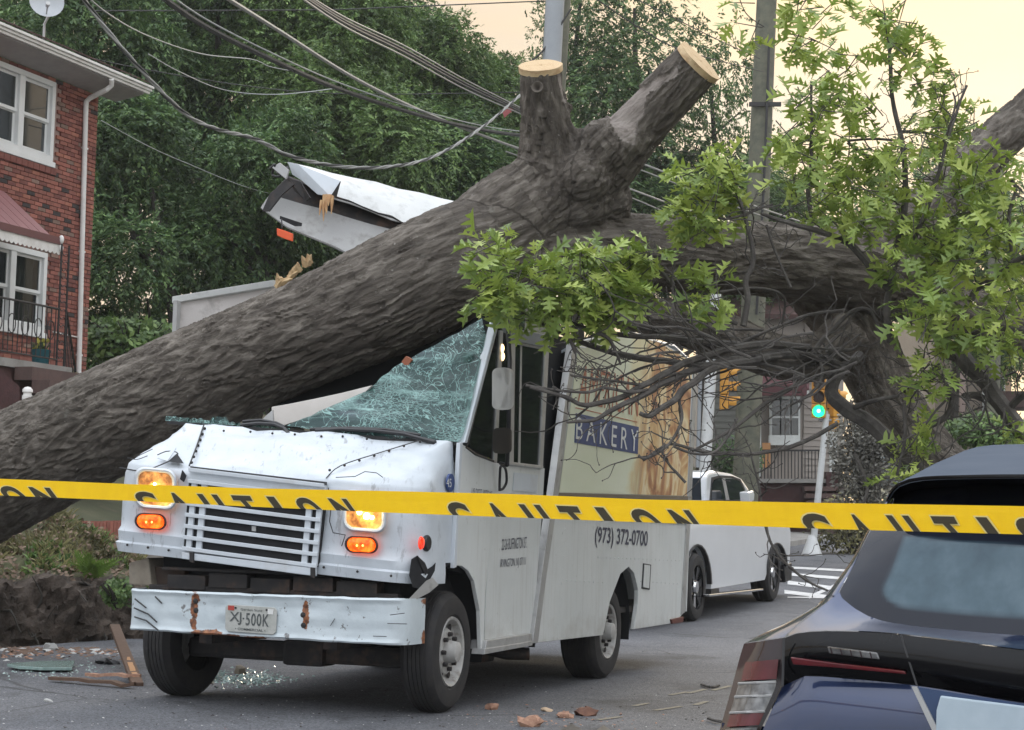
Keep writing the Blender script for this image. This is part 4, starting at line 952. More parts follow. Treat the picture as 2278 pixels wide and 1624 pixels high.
def bark_mat(name, c0, c1, c2, lich=0.35):
    m, t, b = _nodes(name)
    at_ = t.nodes.new('ShaderNodeAttribute'); at_.attribute_name = 'barkuv'
    mp = t.nodes.new('ShaderNodeMapping'); mp.inputs['Scale'].default_value = (1, 1, .36); link(t, at_.outputs['Vector'], mp.inputs[0])
    n = tnoise(t, 13, 6, .62, mp.outputs[0], .5)
    c = tramp(t, n, [(.32, c0), (.5, c1), (.68, c2)])
    c = tmix(t, tramp(t, tnoise(t, 1.3, 5, .6), [(.4, 0), (.7, .45)]), c, tuple(x * .62 for x in c1))
    l = tramp(t, tnoise(t, 7, 6, .7), [(.62, 0), (.7, lich)]); c = tmix(t, l, c, (.24, .24, .21))
    sp = tramp(t, tnoise(t, 34, 3, .5), [(.69, 0), (.74, .75)]); c = tmix(t, sp, c, (.33, .31, .28))
    ab = t.nodes.new('ShaderNodeAttribute'); ab.attribute_name = 'bare'
    wd = tramp(t, tnoise(t, 20, 6, .6, mp.outputs[0]), [(.3, (.2, .17, .15)), (.7, (.36, .32, .29))])
    c = tmix(t, ab.outputs['Fac'], c, wd)
    link(t, c, b.inputs['Base Color']); setin(b, Roughness=.9); b.inputs['Specular IOR Level'].default_value = .2
    h = tmath(t, 'ADD', n, tmath(t, 'MULTIPLY', tnoise(t, 50, 7, .7, mp.outputs[0]), .8)); tbump(t, b, h, 1.0, .03); return m
m_bark = bark_mat('oak_bark', (.065, .055, .047), (.135, .117, .1), (.26, .232, .2))
b = MB(); b.v = [V(p) for p in co2]; b.f = faces; b.mi = [0] * len(faces)
trunk = b.build('trunk', m_bark, tree, smooth=True, recalc=False); trunk.data.polygons.foreach_set('use_smooth', [True] * len(faces))
a_ = trunk.data.attributes.new('barkuv', 'FLOAT_VECTOR', 'POINT'); a_.data.foreach_set('vector', A.astype(np.float32).ravel())
a_ = trunk.data.attributes.new('bare', 'FLOAT', 'POINT'); a_.data.foreach_set('value', bare.astype(np.float32))
# sawn faces
def cut_mat():
    m, t, b = _nodes('sawn_wood'); at_ = t.nodes.new('ShaderNodeAttribute'); at_.attribute_name = 'rad'
    n = tmath(t, 'ADD', tmath(t, 'MULTIPLY', at_.outputs['Fac'], 14), tmath(t, 'MULTIPLY', tnoise(t, 5, 4), 2.2))
    w = tmath(t, 'FRACT', n); c = tramp(t, w, [(.1, (.5, .36, .2)), (.6, (.6, .45, .27)), (.95, (.42, .28, .15))])
    c = tmix(t, tramp(t, tnoise(t, 9, 5), [(.5, 0), (.7, .5)]), c, (.42, .25, .12)); link(t, c, b.inputs['Base Color']); setin(b, Roughness=.8); tbump(t, b, tnoise(t, 60, 4), .4, .01); return m
m_cut = cut_mat()
def cut_face(c, ax, r, wob):
    ax = ax.normalized(); a = ax.orthogonal().normalized(); bb = ax.cross(a); b = MB(); rows = []
    for k in range(9):
        rows.append([c + ax * (.004 * mnoise.noise(V((k, j * .7, 2)))) + (a * math.cos(2 * math.pi * j / 36) + bb * math.sin(2 * math.pi * j / 36)) * r * (1 + wob * mnoise.noise(V((math.cos(2 * math.pi * j / 36) * 1.6, math.sin(2 * math.pi * j / 36) * 1.6, r * 9)))) * max(k / 8, .002) for j in range(36)])
    rows.append([q - ax * .05 for q in rows[-1]])
    b.grid(rows, True); o = b.build('sawn_face', m_cut, tree, recalc=True)
    a_ = o.data.attributes.new('rad', 'FLOAT', 'POINT'); oo = wloc(o)
    for i, v in enumerate(o.data.vertices): a_.data[i].value = (oo + v.co - c).length / r
ta = (at(1203, 150, 14.7) - at(1213, 240, 14.85)).normalized(); tb = (at(1553, 140, 14.76) - at(1480, 217, 14.88)).normalized()
ta = (ta + V((.05, -.03, 0))).normalized(); tb = (tb + V((.04, -.1, 0))).normalized()
cut_face(at(1202, 145, 14.7), ta, .172, .06); cut_face(at(1558, 135, 14.75), tb, .208, .08)
b = MB(); b.lathe(at(1196, 196, 14.58), V((-.15, -1, .1)), [(0, .035), (.02, .05), (.03, .045), (.02, .03), (-.02, .01)], 14); kn = b.build('knot', m_bark, tree, smooth=True)

for k in range(16):                            # raw split wood along the upper edge of the trunk
    t = RL0.random(); x, y = lerp(612, 690, t), lerp(634, 577, t); q0 = at(x, y + 8, 15.05); q1 = at(x + RL0.uniform(-14, 22), y - RL0.uniform(-2, 20), 15.0)
    b = MB(); b.tube([q0, (q0 + q1) / 2 + UP * .01, q1], [.03, .022, .004], 5); b.build('splinter', m_cut, tree)
# ---- branches
m_twig = mat('twig_bark', (.1, .09, .08), .9, col2=(.045, .04, .037), vs=9, bump=.5, bs=70, dirt=(.2, .19, .17), ds=12, da=.4)
def branch(pts, r0, r1, name='branch', n=7, wig=.35, parent=None):
    P = [at(*p) for p in pts]; P = catmull(P, 5); m = len(P); q = []
    for i, p in enumerate(P):
        w = max(r0, r1) * pts[0][2] * PXM * wig; q.append(p + V((mnoise.noise(p * 6.1), mnoise.noise(p * 6.1 + V((9, 0, 0))), mnoise.noise(p * 6.1 + V((0, 9, 0))))) * w)
    d = pts[0][2] * PXM
    rr = [lerp(r0, r1, i / (m - 1)) * d * (1 + .12 * mnoise.noise(P[i] * 14)) for i in range(m)]
    b = MB(); b.tube(q, rr, n); return b.build(name, m_twig, parent or tree, smooth=True)
BR = [
    ([(1892, 803, 14.6), (1862, 835, 14.5), (1850, 876, 14.4), (1892, 911, 14.3), (1955, 962, 14.2), (2003, 1013, 14.1), (2070, 1080, 14.0)], 13, 21),
    ([(1840, 778, 14.5), (1892, 803, 14.6), (1910, 790, 14.7)], 9, 12),
    ([(2110, 780, 14.4), (2140, 797, 14.3), (2178, 835, 14.2), (2226, 898, 14.1), (2290, 990, 14.0)], 20, 19),
    ([(2143, 882, 14.1), (2165, 880, 14.15), (2184, 886, 14.2)], 8, 9), ([(2240, 920, 14.1), (2262, 890, 14.0), (2290, 870, 13.9)], 9, 7),
    ([(2003, 500, 14.2), (1987, 612, 14.1), (1977, 650, 14.0), (1974, 707, 14.0), (1978, 760, 14.1)], 6, 10),
    ([(1691, 476, 13.5), (1774, 502, 13.6), (1876, 533, 13.8), (1920, 573, 13.9), (1977, 640, 14.0)], 4, 11),
    ([(2159, 670, 13.9), (2175, 640, 13.9), (2210, 622, 13.8), (2261, 580, 13.7), (2300, 560, 13.6)], 8, 6),
    ([(2130, 770, 14.2), (2172, 740, 14.0), (2220, 728, 13.9), (2290, 742, 13.8)], 9, 6),
    ([(1654, 725, 13.5), (1663, 667, 13.5), (1660, 625, 13.5), (1674, 580, 13.5), (1666, 513, 13.5), (1656, 474, 13.5), (1632, 413, 13.5)], 8, 4),
    ([(1582, 480, 13.4), (1615, 487, 13.4), (1654, 478, 13.5), (1693, 463, 13.6), (1720, 455, 13.6)], 3, 3),
    ([(1979, 80, 14.3), (1984, 207, 14.3), (1995, 264, 14.3), (2010, 344, 14.3), (2015, 432, 14.3), (2005, 520, 14.2)], 4, 8),
    ([(1885, 317, 14.2), (1951, 361, 14.2), (2010, 390, 14.3)], 4, 4), ([(2083, 300, 14.3), (2040, 293, 14.3), (2006, 293, 14.3)], 3, 4), ([(1885, 313, 14.1), (1940, 309, 14.2), (1997, 313, 14.3)], 3, 3),
    ([(1805, 180, 13.9), (1805, 295, 13.9), (1803, 379, 13.9), (1797, 423, 13.9), (1810, 500, 13.9)], 3, 6),
    ([(2250, 400, 13.8), (2259, 423, 13.8), (2245, 480, 13.8), (2250, 560, 13.8)], 4, 4),
    ([(2020, 560, 14.0), (2060, 470, 14.0), (2090, 380, 14.0), (2110, 300, 14.0), (2150, 190, 14.0)], 6, 3),
    ([(2105, 300, 14.0), (2125, 235, 14.0), (2120, 205, 14.0)], 3, 2), ([(1760, 640, 13.6), (1725, 560, 13.6), (1705, 500, 13.6)], 3, 3),
    ([(1060, 640, 13.3), (1130, 680, 13.3), (1230, 730, 13.4), (1330, 775, 13.6), (1450, 800, 13.9), (1570, 812, 14.4), (1700, 800, 14.9)], 3, 10),
    ([(1200, 690, 13.3), (1270, 720, 13.3), (1350, 740, 13.4), (1460, 750, 13.6), (1560, 760, 13.9), (1680, 770, 14.6)], 3, 9),
    ([(1440, 560, 13.4), (1500, 640, 13.5), (1550, 690, 13.6), (1640, 720, 13.7)], 3, 5), ([(1500, 600, 13.5), (1545, 640, 13.5), (1552, 680, 13.5)], 2, 3),
    ([(1170, 858, 12.9), (1240, 868, 12.95), (1304, 873, 13.0), (1345, 863, 13.05), (1401, 873, 13.1), (1440, 868, 13.2)], 3, 4),
    ([(1180, 862, 12.9), (1256, 882, 12.95), (1299, 902, 13.0), (1367, 890, 13.1), (1427, 861, 13.2), (1470, 834, 13.3), (1560, 795, 13.6), (1680, 768, 13.9), (1800, 775, 14.4)], 4, 11),
    ([(1261, 938, 12.9), (1283, 935, 12.95), (1319, 933, 13.0), (1362, 913, 13.05), (1393, 897, 13.1), (1436, 878, 13.2), (1470, 855, 13.3), (1540, 825, 13.5), (1640, 800, 13.8), (1760, 812, 14.2), (1840, 800, 14.5)], 3, 12),
    ([(1271, 836, 12.95), (1321, 842, 13.0), (1376, 849, 13.1), (1427, 858, 13.2)], 2.5, 3.5),
    ([(1420, 918, 13.0), (1440, 925, 13.0), (1459, 916, 13.05), (1496, 894, 13.1), (1526, 863, 13.2), (1587, 821, 13.5), (1680, 800, 13.8), (1780, 790, 14.2), (1860, 810, 14.5)], 5, 11),
    ([(1420, 1012, 12.9), (1435, 1020, 12.9), (1465, 1006, 12.95), (1496, 979, 13.0), (1517, 930, 13.1), (1512, 890, 13.2), (1530, 862, 13.3)], 3, 4),
    ([(1499, 994, 13.0), (1541, 1009, 13.05), (1581, 1009, 13.1), (1610, 985, 13.2), (1640, 930, 13.4)], 3, 3),
    ([(1471, 1003, 12.95), (1490, 1035, 12.95), (1505, 1051, 12.95), (1525, 1074, 12.95)], 2.5, 3.5),
    ([(1431, 1024, 13.0), (1489, 989, 13.0), (1568, 1005, 13.2), (1685, 1009, 13.5), (1783, 985, 13.8), (1861, 942, 14.2)], 2.5, 6),
    ([(1697, 1140, 13.4), (1720, 1217, 13.4), (1783, 1283, 13.4), (1842, 1314, 13.4)], 3.5, 2.5), ([(1670, 1010, 13.4), (1690, 1090, 13.4), (1697, 1145, 13.4)], 2.5, 3),
    ([(2010, 900, 13.8), (2014, 960, 13.8), (2008, 1005, 13.8), (1995, 1060, 13.8)], 5, 3), ([(1900, 1010, 13.9), (1930, 1090, 13.9), (1890, 1160, 13.9)], 5, 3),
    ([(1812, 787, 14.3), (1828, 758, 14.3), (1850, 736, 14.3), (1892, 695, 14.3), (1933, 688, 14.3), (1955, 727, 14.3), (1965, 760, 14.3)], 6, 3),
    ([(1640, 770, 13.9), (1669, 752, 13.9), (1749, 720, 14.1), (1800, 700, 14.2), (1880, 690, 14.3)], 3, 4),
    ([(1600, 815, 13.8), (1669, 796, 13.9), (1749, 781, 14.1), (1812, 793, 14.2), (1828, 819, 14.2), (1822, 854, 14.1), (1796, 882, 14.0), (1749, 905, 13.9)], 5, 3),
    ([(1841, 803, 14.3), (1866, 781, 14.3), (1898, 777, 14.3), (1915, 760, 14.3)], 5, 3), ([(1600, 650, 13.7), (1669, 641, 13.8), (1723, 647, 13.9), (1746, 669, 14.0), (1740, 720, 14.1)], 3, 3),
    ([(1330, 740, 13.2), (1355, 755, 13.2), (1372, 790, 13.2), (1380, 812, 13.2)], 5, 2.5), ([(1258, 735, 13.1), (1270, 760, 13.1), (1280, 785, 13.1)], 5, 3),
    ([(1540, 1003, 13.2), (1620, 960, 13.4), (1700, 900, 13.7), (1780, 850, 14.1)], 3, 6),
    ([(2040, 960, 13.9), (2100, 930, 13.9), (2120, 880, 13.9), (2125, 820, 14.0)], 8, 5), ([(2000, 880, 13.9), (1950, 890, 14.0), (1900, 905, 14.2)], 4, 7),
]
for a in BR: branch(*a)
# fine bare twigs
b = MB(); RT = random.Random(5)
def twig(p, dirv, L, r, lev):
    pts = [p]; d = dirv.normalized(); n = 7
    for i in range(n):
        d = (d + V((RT.gauss(0, .24), RT.gauss(0, .2), RT.gauss(0, .24) + .02))).normalized(); pts.append(pts[-1] + d * L / n)
    b.tube(pts, [max(lerp(r, r * .45, i / n), .0025) for i in range(n + 1)], 5)
    if lev > 0:
        for k in range(RT.randint(2, 4)):
            i = RT.randint(2, n); twig(pts[i], (d + V((RT.gauss(0, .7), RT.gauss(0, .5), RT.gauss(0, .7)))), L * RT.uniform(.3, .55), r * .6, lev - 1)
    else:
        b.sphere(pts[-1], .006, 5, 4)
for a in BR:
    P = [at(*p) for p in a[0]]
    for k in range(2 if a[1] > 9 else 4):
        i = RT.randint(0, len(P) - 2); t = RT.random(); p = lerp(P[i], P[i + 1], t); d = (P[i] - P[i + 1]).normalized() if a[2] > a[1] else (P[i + 1] - P[i]).normalized()
        twig(p, d + V((RT.gauss(0, .6), RT.gauss(0, .5), RT.gauss(0, .6))), RT.uniform(.18, .5), .006, 1)
for k in range(34):                            # the tangle under the big limb
    x, y = RT.uniform(1480, 1930), RT.uniform(735, 840); p = at(x, y, RT.uniform(13.2, 14.6)); twig(p, V((-1, RT.uniform(-.4, .2), RT.uniform(-.5, .3))), RT.uniform(.5, 1.2), RT.uniform(.006, .012), 1)
for k in range(26):
    x, y = RT.uniform(2020, 2270), RT.uniform(800, 980); p = at(x, y, RT.uniform(13.6, 14.4)); twig(p, V((RT.uniform(-1, .3), RT.uniform(-.4, .4), RT.uniform(-.6, .4))), RT.uniform(.3, .8), RT.uniform(.005, .01), 1)
tw = b.build('twigs', m_twig, tree, smooth=True, recalc=False); tag(tw, kind='stuff')

# ---- leaves
def leaf_mat():
    m, t, b = _nodes('oak_leaf')
    gi = t.nodes.new('ShaderNodeNewGeometry'); oi = t.nodes.new('ShaderNodeObjectInfo')
    r = tmath(t, 'FRACT', tmath(t, 'ADD', gi.outputs['Random Per Island'], oi.outputs['Random']))
    c = tramp(t, r, [(.0, (.12, .19, .05)), (.35, (.22, .31, .065)), (.7, (.32, .41, .085)), (1, (.42, .49, .12))])
    c = tmix(t, tramp(t, tnoise(t, 16, 4), [(.4, 0), (.8, .3)]), c, (.2, .25, .05))
    link(t, c, b.inputs['Base Color']); setin(b, Roughness=.42)
    tl = t.nodes.new('ShaderNodeBsdfTranslucent'); link(t, tmix(t, .4, c, (.26, .34, .05)), tl.inputs[0])
    mx = t.nodes.new('ShaderNodeMixShader'); mx.inputs[0].default_value = .28; link(t, b.outputs[0], mx.inputs[1]); link(t, tl.outputs[0], mx.inputs[2]); link(t, mx.outputs[0], t.nodes['Material Output'].inputs[0]); return m
m_leaf = leaf_mat()
HALF = [(0, .012), (.12, .022), (.18, .065), (.27, .2), (.36, .31), (.385, .29), (.385, .2), (.375, .095), (.43, .085), (.5, .21), (.6, .38), (.645, .45), (.66, .38), (.64, .24), (.61, .095), (.67, .085), (.74, .2), (.86, .34), (.885, .28), (.86, .16), (.83, .07), (.91, .045), (1.0, .0)]
def leaf_geo(seed):
    q = random.Random(seed); fold = q.uniform(.05, .7); droop = q.uniform(.1, .9); tw_ = q.uniform(-.9, .9); mid, up, dn = [], [], []
    def bend(x, y):
        z = abs(y) * fold - droop * x * x * .5 + tw_ * y * x * .5; return V((x, y, z))
    HM = [(0, 0), (.3, 0), (.62, 0), (1.0, 0)]; mids = [bend(x, 0) for x, y in HM]
    for x, y in HALF[1:-1]: up.append(bend(x + q.uniform(-.012, .012), y * q.uniform(.8, 1.18))); dn.append(bend(x + q.uniform(-.012, .012), -y * q.uniform(.8, 1.18)))
    n = len(up); vs = mids + up + dn
    fs = [(0,) + tuple(range(4, 4 + n)) + (3, 2, 1), (0, 1, 2, 3) + tuple(range(3 + 2 * n, 3 + n, -1))]
    # stalk
    k = len(vs); vs += [V((-.32, .008, .03)), V((-.32, -.008, .03)), V((.02, -.01, 0)), V((.02, .01, 0))]; fs.append((k, k + 1, k + 2, k + 3))
    return vs, [f for f in fs if len(f) > 2]
LG = [leaf_geo(k) for k in range(7)]
LEAVES = []                                    # (position, matrix, variant, length)
RL = random.Random(77)
sp_b = MB()
def spray(c, n, size, ax, spread=.9):
    """leaves round a twig tip: stalks start along the last few centimetres and fan out, tips hanging a little"""
    ax = ax.normalized(); sp_b.tube([c - ax * .22, c - ax * .1, c], [.005, .004, .003], 5)
    for k in range(n):
        d = (ax * RL.uniform(.1, .9) + V((RL.gauss(0, spread), RL.gauss(0, spread), RL.gauss(0, spread) - .15))).normalized()
        base = c - ax * RL.uniform(0, .14); L = size * RL.uniform(.75, 1.2)
        up = (V((RL.gauss(0, .45), RL.gauss(-.25, .45), 1))); y = up.cross(d); y = y.normalized() if y.length > 1e-4 else d.orthogonal().normalized(); z = d.cross(y)
        LEAVES.append((base + d * L * .3, Matrix((d, y, z)).transposed(), RL.randrange(7), L))
CL = [ # px, py, rx, ry, depth, depth spread, sprays
    (1105, 560, 60, 55, 13.1, .25, 9), (1150, 630, 85, 60, 13.1, .3, 16), (1085, 650, 45, 40, 13.1, .2, 6), (1265, 590, 45, 50, 13.2, .2, 7), (1240, 650, 60, 50, 13.2, .3, 10), (1345, 590, 75, 55, 13.3, .3, 13), (1370, 640, 70, 45, 13.3, .3, 10), (1445, 560, 55, 40, 13.4, .2, 6), (1150, 690, 60, 22, 13.2, .2, 4), (1250, 700, 70, 30, 13.2, .2, 6), (1330, 700, 50, 30, 13.3, .2, 5), (1290, 640, 60, 50, 13.25, .2, 8), (1400, 600, 60, 50, 13.3, .2, 8), (1200, 590, 40, 40, 13.2, .2, 4),
    (1585, 655, 48, 42, 13.4, .15, 7), (1590, 430, 85, 55, 13.4, .3, 16), (1500, 455, 55, 45, 13.4, .2, 8), (1618, 375, 45, 45, 13.5, .3, 7), (1550, 375, 50, 30, 13.5, .2, 5), (1560, 500, 70, 30, 13.5, .2, 6),
    (1765, 300, 45, 60, 13.8, .5, 8), (1800, 330, 80, 70, 13.9, .5, 15), (1770, 405, 45, 40, 13.8, .4, 6), (1850, 420, 90, 60, 13.9, .5, 17), (1950, 420, 80, 60, 14.0, .5, 15), (1900, 330, 80, 60, 14.0, .5, 14), (2000, 330, 70, 60, 14.0, .5, 11), (2080, 330, 70, 60, 14.0, .5, 11),
    (1785, 200, 45, 60, 14.0, .5, 8), (1850, 220, 80, 60, 14.1, .5, 13), (1650, 70, 28, 40, 14.0, .3, 3), (1800, 80, 70, 60, 14.1, .5, 10), (1870, 130, 60, 50, 14.1, .4, 7), (1780, 20, 45, 40, 14.0, .4, 6), (1850, 20, 40, 40, 14.1, .3, 3), (1940, 240, 60, 50, 14.2, .5, 8),
    (2010, 40, 60, 50, 14.3, .4, 9), (2000, 110, 50, 50, 14.3, .4, 7), (2040, 180, 70, 50, 14.3, .4, 9), (1910, 25, 45, 20, 14.2, .3, 3), (2060, 100, 45, 45, 14.3, .4, 5), (2080, 240, 60, 50, 14.2, .4, 7), (2130, 290, 50, 50, 14.1, .4, 6), (2180, 320, 40, 40, 14.0, .3, 3), (2170, 220, 30, 25, 14.0, .2, 2),
    (2150, 400, 80, 60, 13.9, .5, 12), (2230, 400, 60, 60, 13.8, .4, 9), (2100, 470, 80, 60, 13.9, .5, 13), (2200, 490, 80, 60, 13.8, .5, 13), (2250, 560, 50, 60, 13.7, .4, 8), (2020, 500, 70, 50, 14.0, .4, 8), (1930, 500, 60, 40, 13.9, .4, 7), (1830, 465, 45, 25, 13.8, .3, 3),
    (2060, 560, 60, 50, 13.8, .4, 9), (2130, 570, 70, 50, 13.8, .4, 10), (1990, 590, 35, 40, 13.9, .2, 3), (2050, 690, 60, 50, 13.6, .3, 10), (2110, 650, 60, 50, 13.6, .3, 8), (2080, 740, 50, 45, 13.6, .3, 8), (2230, 680, 60, 50, 13.7, .4, 9), (2220, 760, 60, 40, 13.7, .4, 7), (2270, 640, 30, 50, 13.7, .3, 4), (2040, 800, 45, 50, 13.7, .3, 6), (2085, 830, 35, 35, 13.7, .2, 4),
    (2030, 1010, 45, 40, 13.8, .3, 6), (2010, 1070, 35, 30, 13.7, .2, 4), (2050, 965, 30, 25, 13.8, .2, 3), (2240, 960, 40, 25, 13.9, .3, 3), (1640, 5, 40, 15, 13.9, .3, 2),
]
for px, py, rx, ry, d, ds, n in CL:
    hi_ = px > 1500 and py < 345; n = max(1, round(n * (.66 if hi_ else .85 if px > 1700 else 1)))
    for k in range(n):
        a = RL.uniform(0, 2 * math.pi); rr = math.sqrt(RL.random()); x, y = px + rx * rr * math.cos(a), py + ry * rr * math.sin(a)
        ax = V((math.cos(a) * .8 + RL.gauss(0, .4), RL.gauss(-.25, .5), -math.sin(a) * .6 + RL.gauss(.15, .4)))
        spray(at(x, y, d + RL.uniform(-ds, ds)), RL.randint(4, 7), RL.uniform(.11, .17) if hi_ else RL.uniform(.115, .185), ax, .75)
st = sp_b.build('leaf_twigs', m_twig, tree, smooth=True, recalc=False); tag(st, kind='stuff')
LEAVES.sort(key=lambda q: (-q[3] / q[0].y) if 0 < proj(q[0])[0] < PW and 0 < proj(q[0])[1] < PH else 1)
lmesh = []
for vs, fs in LG:
    me = bpy.data.meshes.new('leaf'); me.from_pydata(vs, [], fs); me.materials.append(m_leaf); me.update(); lmesh.append(me)
tl_ = wloc(tree)
for p, M3, k, L in LEAVES[:300]:
    o = bpy.data.objects.new('leaf', lmesh[k]); C.objects.link(o); o.parent = tree
    o.matrix_local = Matrix.Translation(p - tl_) @ M3.to_4x4() @ Matrix.Scale(L, 4)
b = MB()
for p, M3, k, L in LEAVES[300:]: b.add([p + (M3 @ v) * L for v in LG[k][0]], LG[k][1])
fo = b.build('foliage', m_leaf, tree, recalc=False); tag(fo, kind='stuff')
# ------------------------------------------------------------------ brick house on the left
HC = at(205, 500, 31.0)                         # its far corner
def FA(px, py, off=0.0): return onpl(px, py, HC + SB * off, SB)
def hs(p): return (p - HC).dot(SD)
Z_EAVE = FA(207, 207).z; Z_PORCH = FA(180, 846).z
def HP(s, off, z): q = HC + SD * s + SB * off; return V((q.x, q.y, z))
house = thing('brick_house', 'two-storey red brick house on the bank, with white gutter, downspout and porch railing', 'house', HP(-3, -4, Z_PORCH - 1))
m_mortar = mat('mortar', (.32, .22, .19), .9, col2=(.25, .17, .145), vs=9)
m_bricks = [mat('brick_red', (.31, .115, .085), .85, col2=(.23, .08, .06), vs=11, bump=.3, rnd=.22), mat('brick_deep_red', (.21, .07, .053), .85, col2=(.15, .05, .04), vs=11, bump=.3, rnd=.2),
            mat('brick_orange', (.38, .15, .1), .85, col2=(.3, .11, .075), vs=11, bump=.3, rnd=.2), mat('brick_buff', (.24, .15, .115), .85, col2=(.19, .12, .095), vs=11, bump=.3, rnd=.2), mat('brick_charcoal', (.05, .038, .036), .85, col2=(.035, .028, .028), vs=11, bump=.3, rnd=.2)]
m_wframe = mat('white_window_frame', (.72, .73, .72), .45, col2=(.64, .65, .64), vs=3)
m_gutter = mat('white_gutter', (.74, .73, .7), .45, col2=(.64, .62, .6), vs=2.5, dirt=(.35, .31, .27), ds=4, da=.4)
m_iron = mat('black_iron', (.02, .018, .018), .5)
zb = Z_PORCH - 1.6
def srect(pts): ss = [hs(FA(*p)) for p in pts]; zz = [FA(*p).z for p in pts]; return min(ss), max(ss), min(zz), max(zz)
W1 = srect([(117, 182), (114, 361)]); W1 = (W1[1] - 1.75, W1[1], FA(114, 361).z, FA(117, 182).z)
W2 = srect([(100, 563), (95, 741)]); W2 = (W2[1] - 1.75, W2[1], FA(95, 741).z, FA(100, 563).z)
b = MB()
def wall_piece(a_, c_, z0_, z1_): b.prism([HP(a_, -.02, z0_), HP(c_, -.02, z0_), HP(c_, -.02, z1_), HP(a_, -.02, z1_)], -SB * .28)
wall_piece(-7, min(W1[0], W2[0]), zb, Z_EAVE); wall_piece(max(W1[1], W2[1]), -.02, zb, Z_EAVE)
zs = [zb, W2[2], W2[3], W1[2], W1[3], Z_EAVE]; wa, wb_ = min(W1[0], W2[0]), max(W1[1], W2[1])
for k in (0, 2, 4): wall_piece(wa, wb_, zs[k], zs[k + 1])
for Wr in (W1, W2):
    if Wr[0] > wa: wall_piece(wa, Wr[0], Wr[2], Wr[3])
    if Wr[1] < wb_: wall_piece(Wr[1], wb_, Wr[2], Wr[3])
b.prism([HP(-.02, -.3, zb), HP(-.3, -.3, zb), HP(-.3, -.3, Z_EAVE), HP(-.02, -.3, Z_EAVE)], -SB * 8)
b.prism([HP(-7, -.3, zb), HP(-6.7, -.3, zb), HP(-6.7, -.3, Z_EAVE), HP(-7, -.3, Z_EAVE)], -SB * 8)
b.build('wall', m_mortar, house)
RB = random.Random(3)
CO, BLn, ZH = .0686, .205, .0575
cells = []
z = zb; row = 0
while z < Z_EAVE - .02:
    s = -.0 - (BLn / 2 if row % 2 else 0)
    x1 = 0.0; first = row % 2
    while x1 > -3.6:
        ln = (BLn / 2 - .01) if first else BLn - .011; first = 0
        x0 = x1 - ln
        if not any(a - .02 < x1 and x0 < c + .02 and z0 - .06 < z + ZH and z < z1 + .005 for a, c, z0, z1 in (W1, W2)): cells.append((x0, x1, z))
        x1 = x0 - .011
    z += CO; row += 1
def brick_mesh(ln, k):
    b = MB(); b.para((0, 0, 0), SD * ln / 2, SB * .05, UP * ZH / 2)
    me = bpy.data.meshes.new('brick'); me.from_pydata(b.v, [], b.f); me.materials.append(m_bricks[k])
    bm = bmesh.new(); bm.from_mesh(me); bmesh.ops.recalc_face_normals(bm, faces=bm.faces); bm.to_mesh(me); bm.free(); return me
bmesh_cache = {}
def bk():
    r = RB.random(); return 0 if r < .52 else 1 if r < .76 else 2 if r < .88 else 3 if r < .95 else 4
wl_h = wloc(house); cells = [c + (bk(),) for c in cells]
vis = [c for c in cells if 0 < proj(HP((c[0] + c[1]) / 2, 0, c[2]))[0] < PW and 0 < proj(HP((c[0] + c[1]) / 2, 0, c[2]))[1] < 850]
hid = [c for c in cells if c not in set(vis)]
RB.shuffle(vis)
for x0, x1, z, k in vis[:300]:
    key = (round(x1 - x0, 3), k)
    if key not in bmesh_cache: bmesh_cache[key] = brick_mesh(x1 - x0, k)
    o = bpy.data.objects.new('brick', bmesh_cache[key]); C.objects.link(o); o.parent = house; o.location = HP((x0 + x1) / 2, -.055 + RB.uniform(0, .006) + .012, z + ZH / 2) - wl_h
b = MB()
for x0, x1, z, k in vis[300:] + hid: b.k = k; b.para(HP((x0 + x1) / 2, -.055 + RB.uniform(0, .006) + .012, z + ZH / 2), SD * (x1 - x0) / 2, SB * .05, UP * ZH / 2)
bw = b.build('brickwork', m_bricks, house); tag(bw, kind='stuff')
m_pane = mat('house_window_glass', (.02, .024, .026), .05, col2=(.03, .035, .036), spec=.9)
m_curt = mat('lace_curtain', (.4, .41, .36), .9, col2=(.24, .25, .22), vs=4)
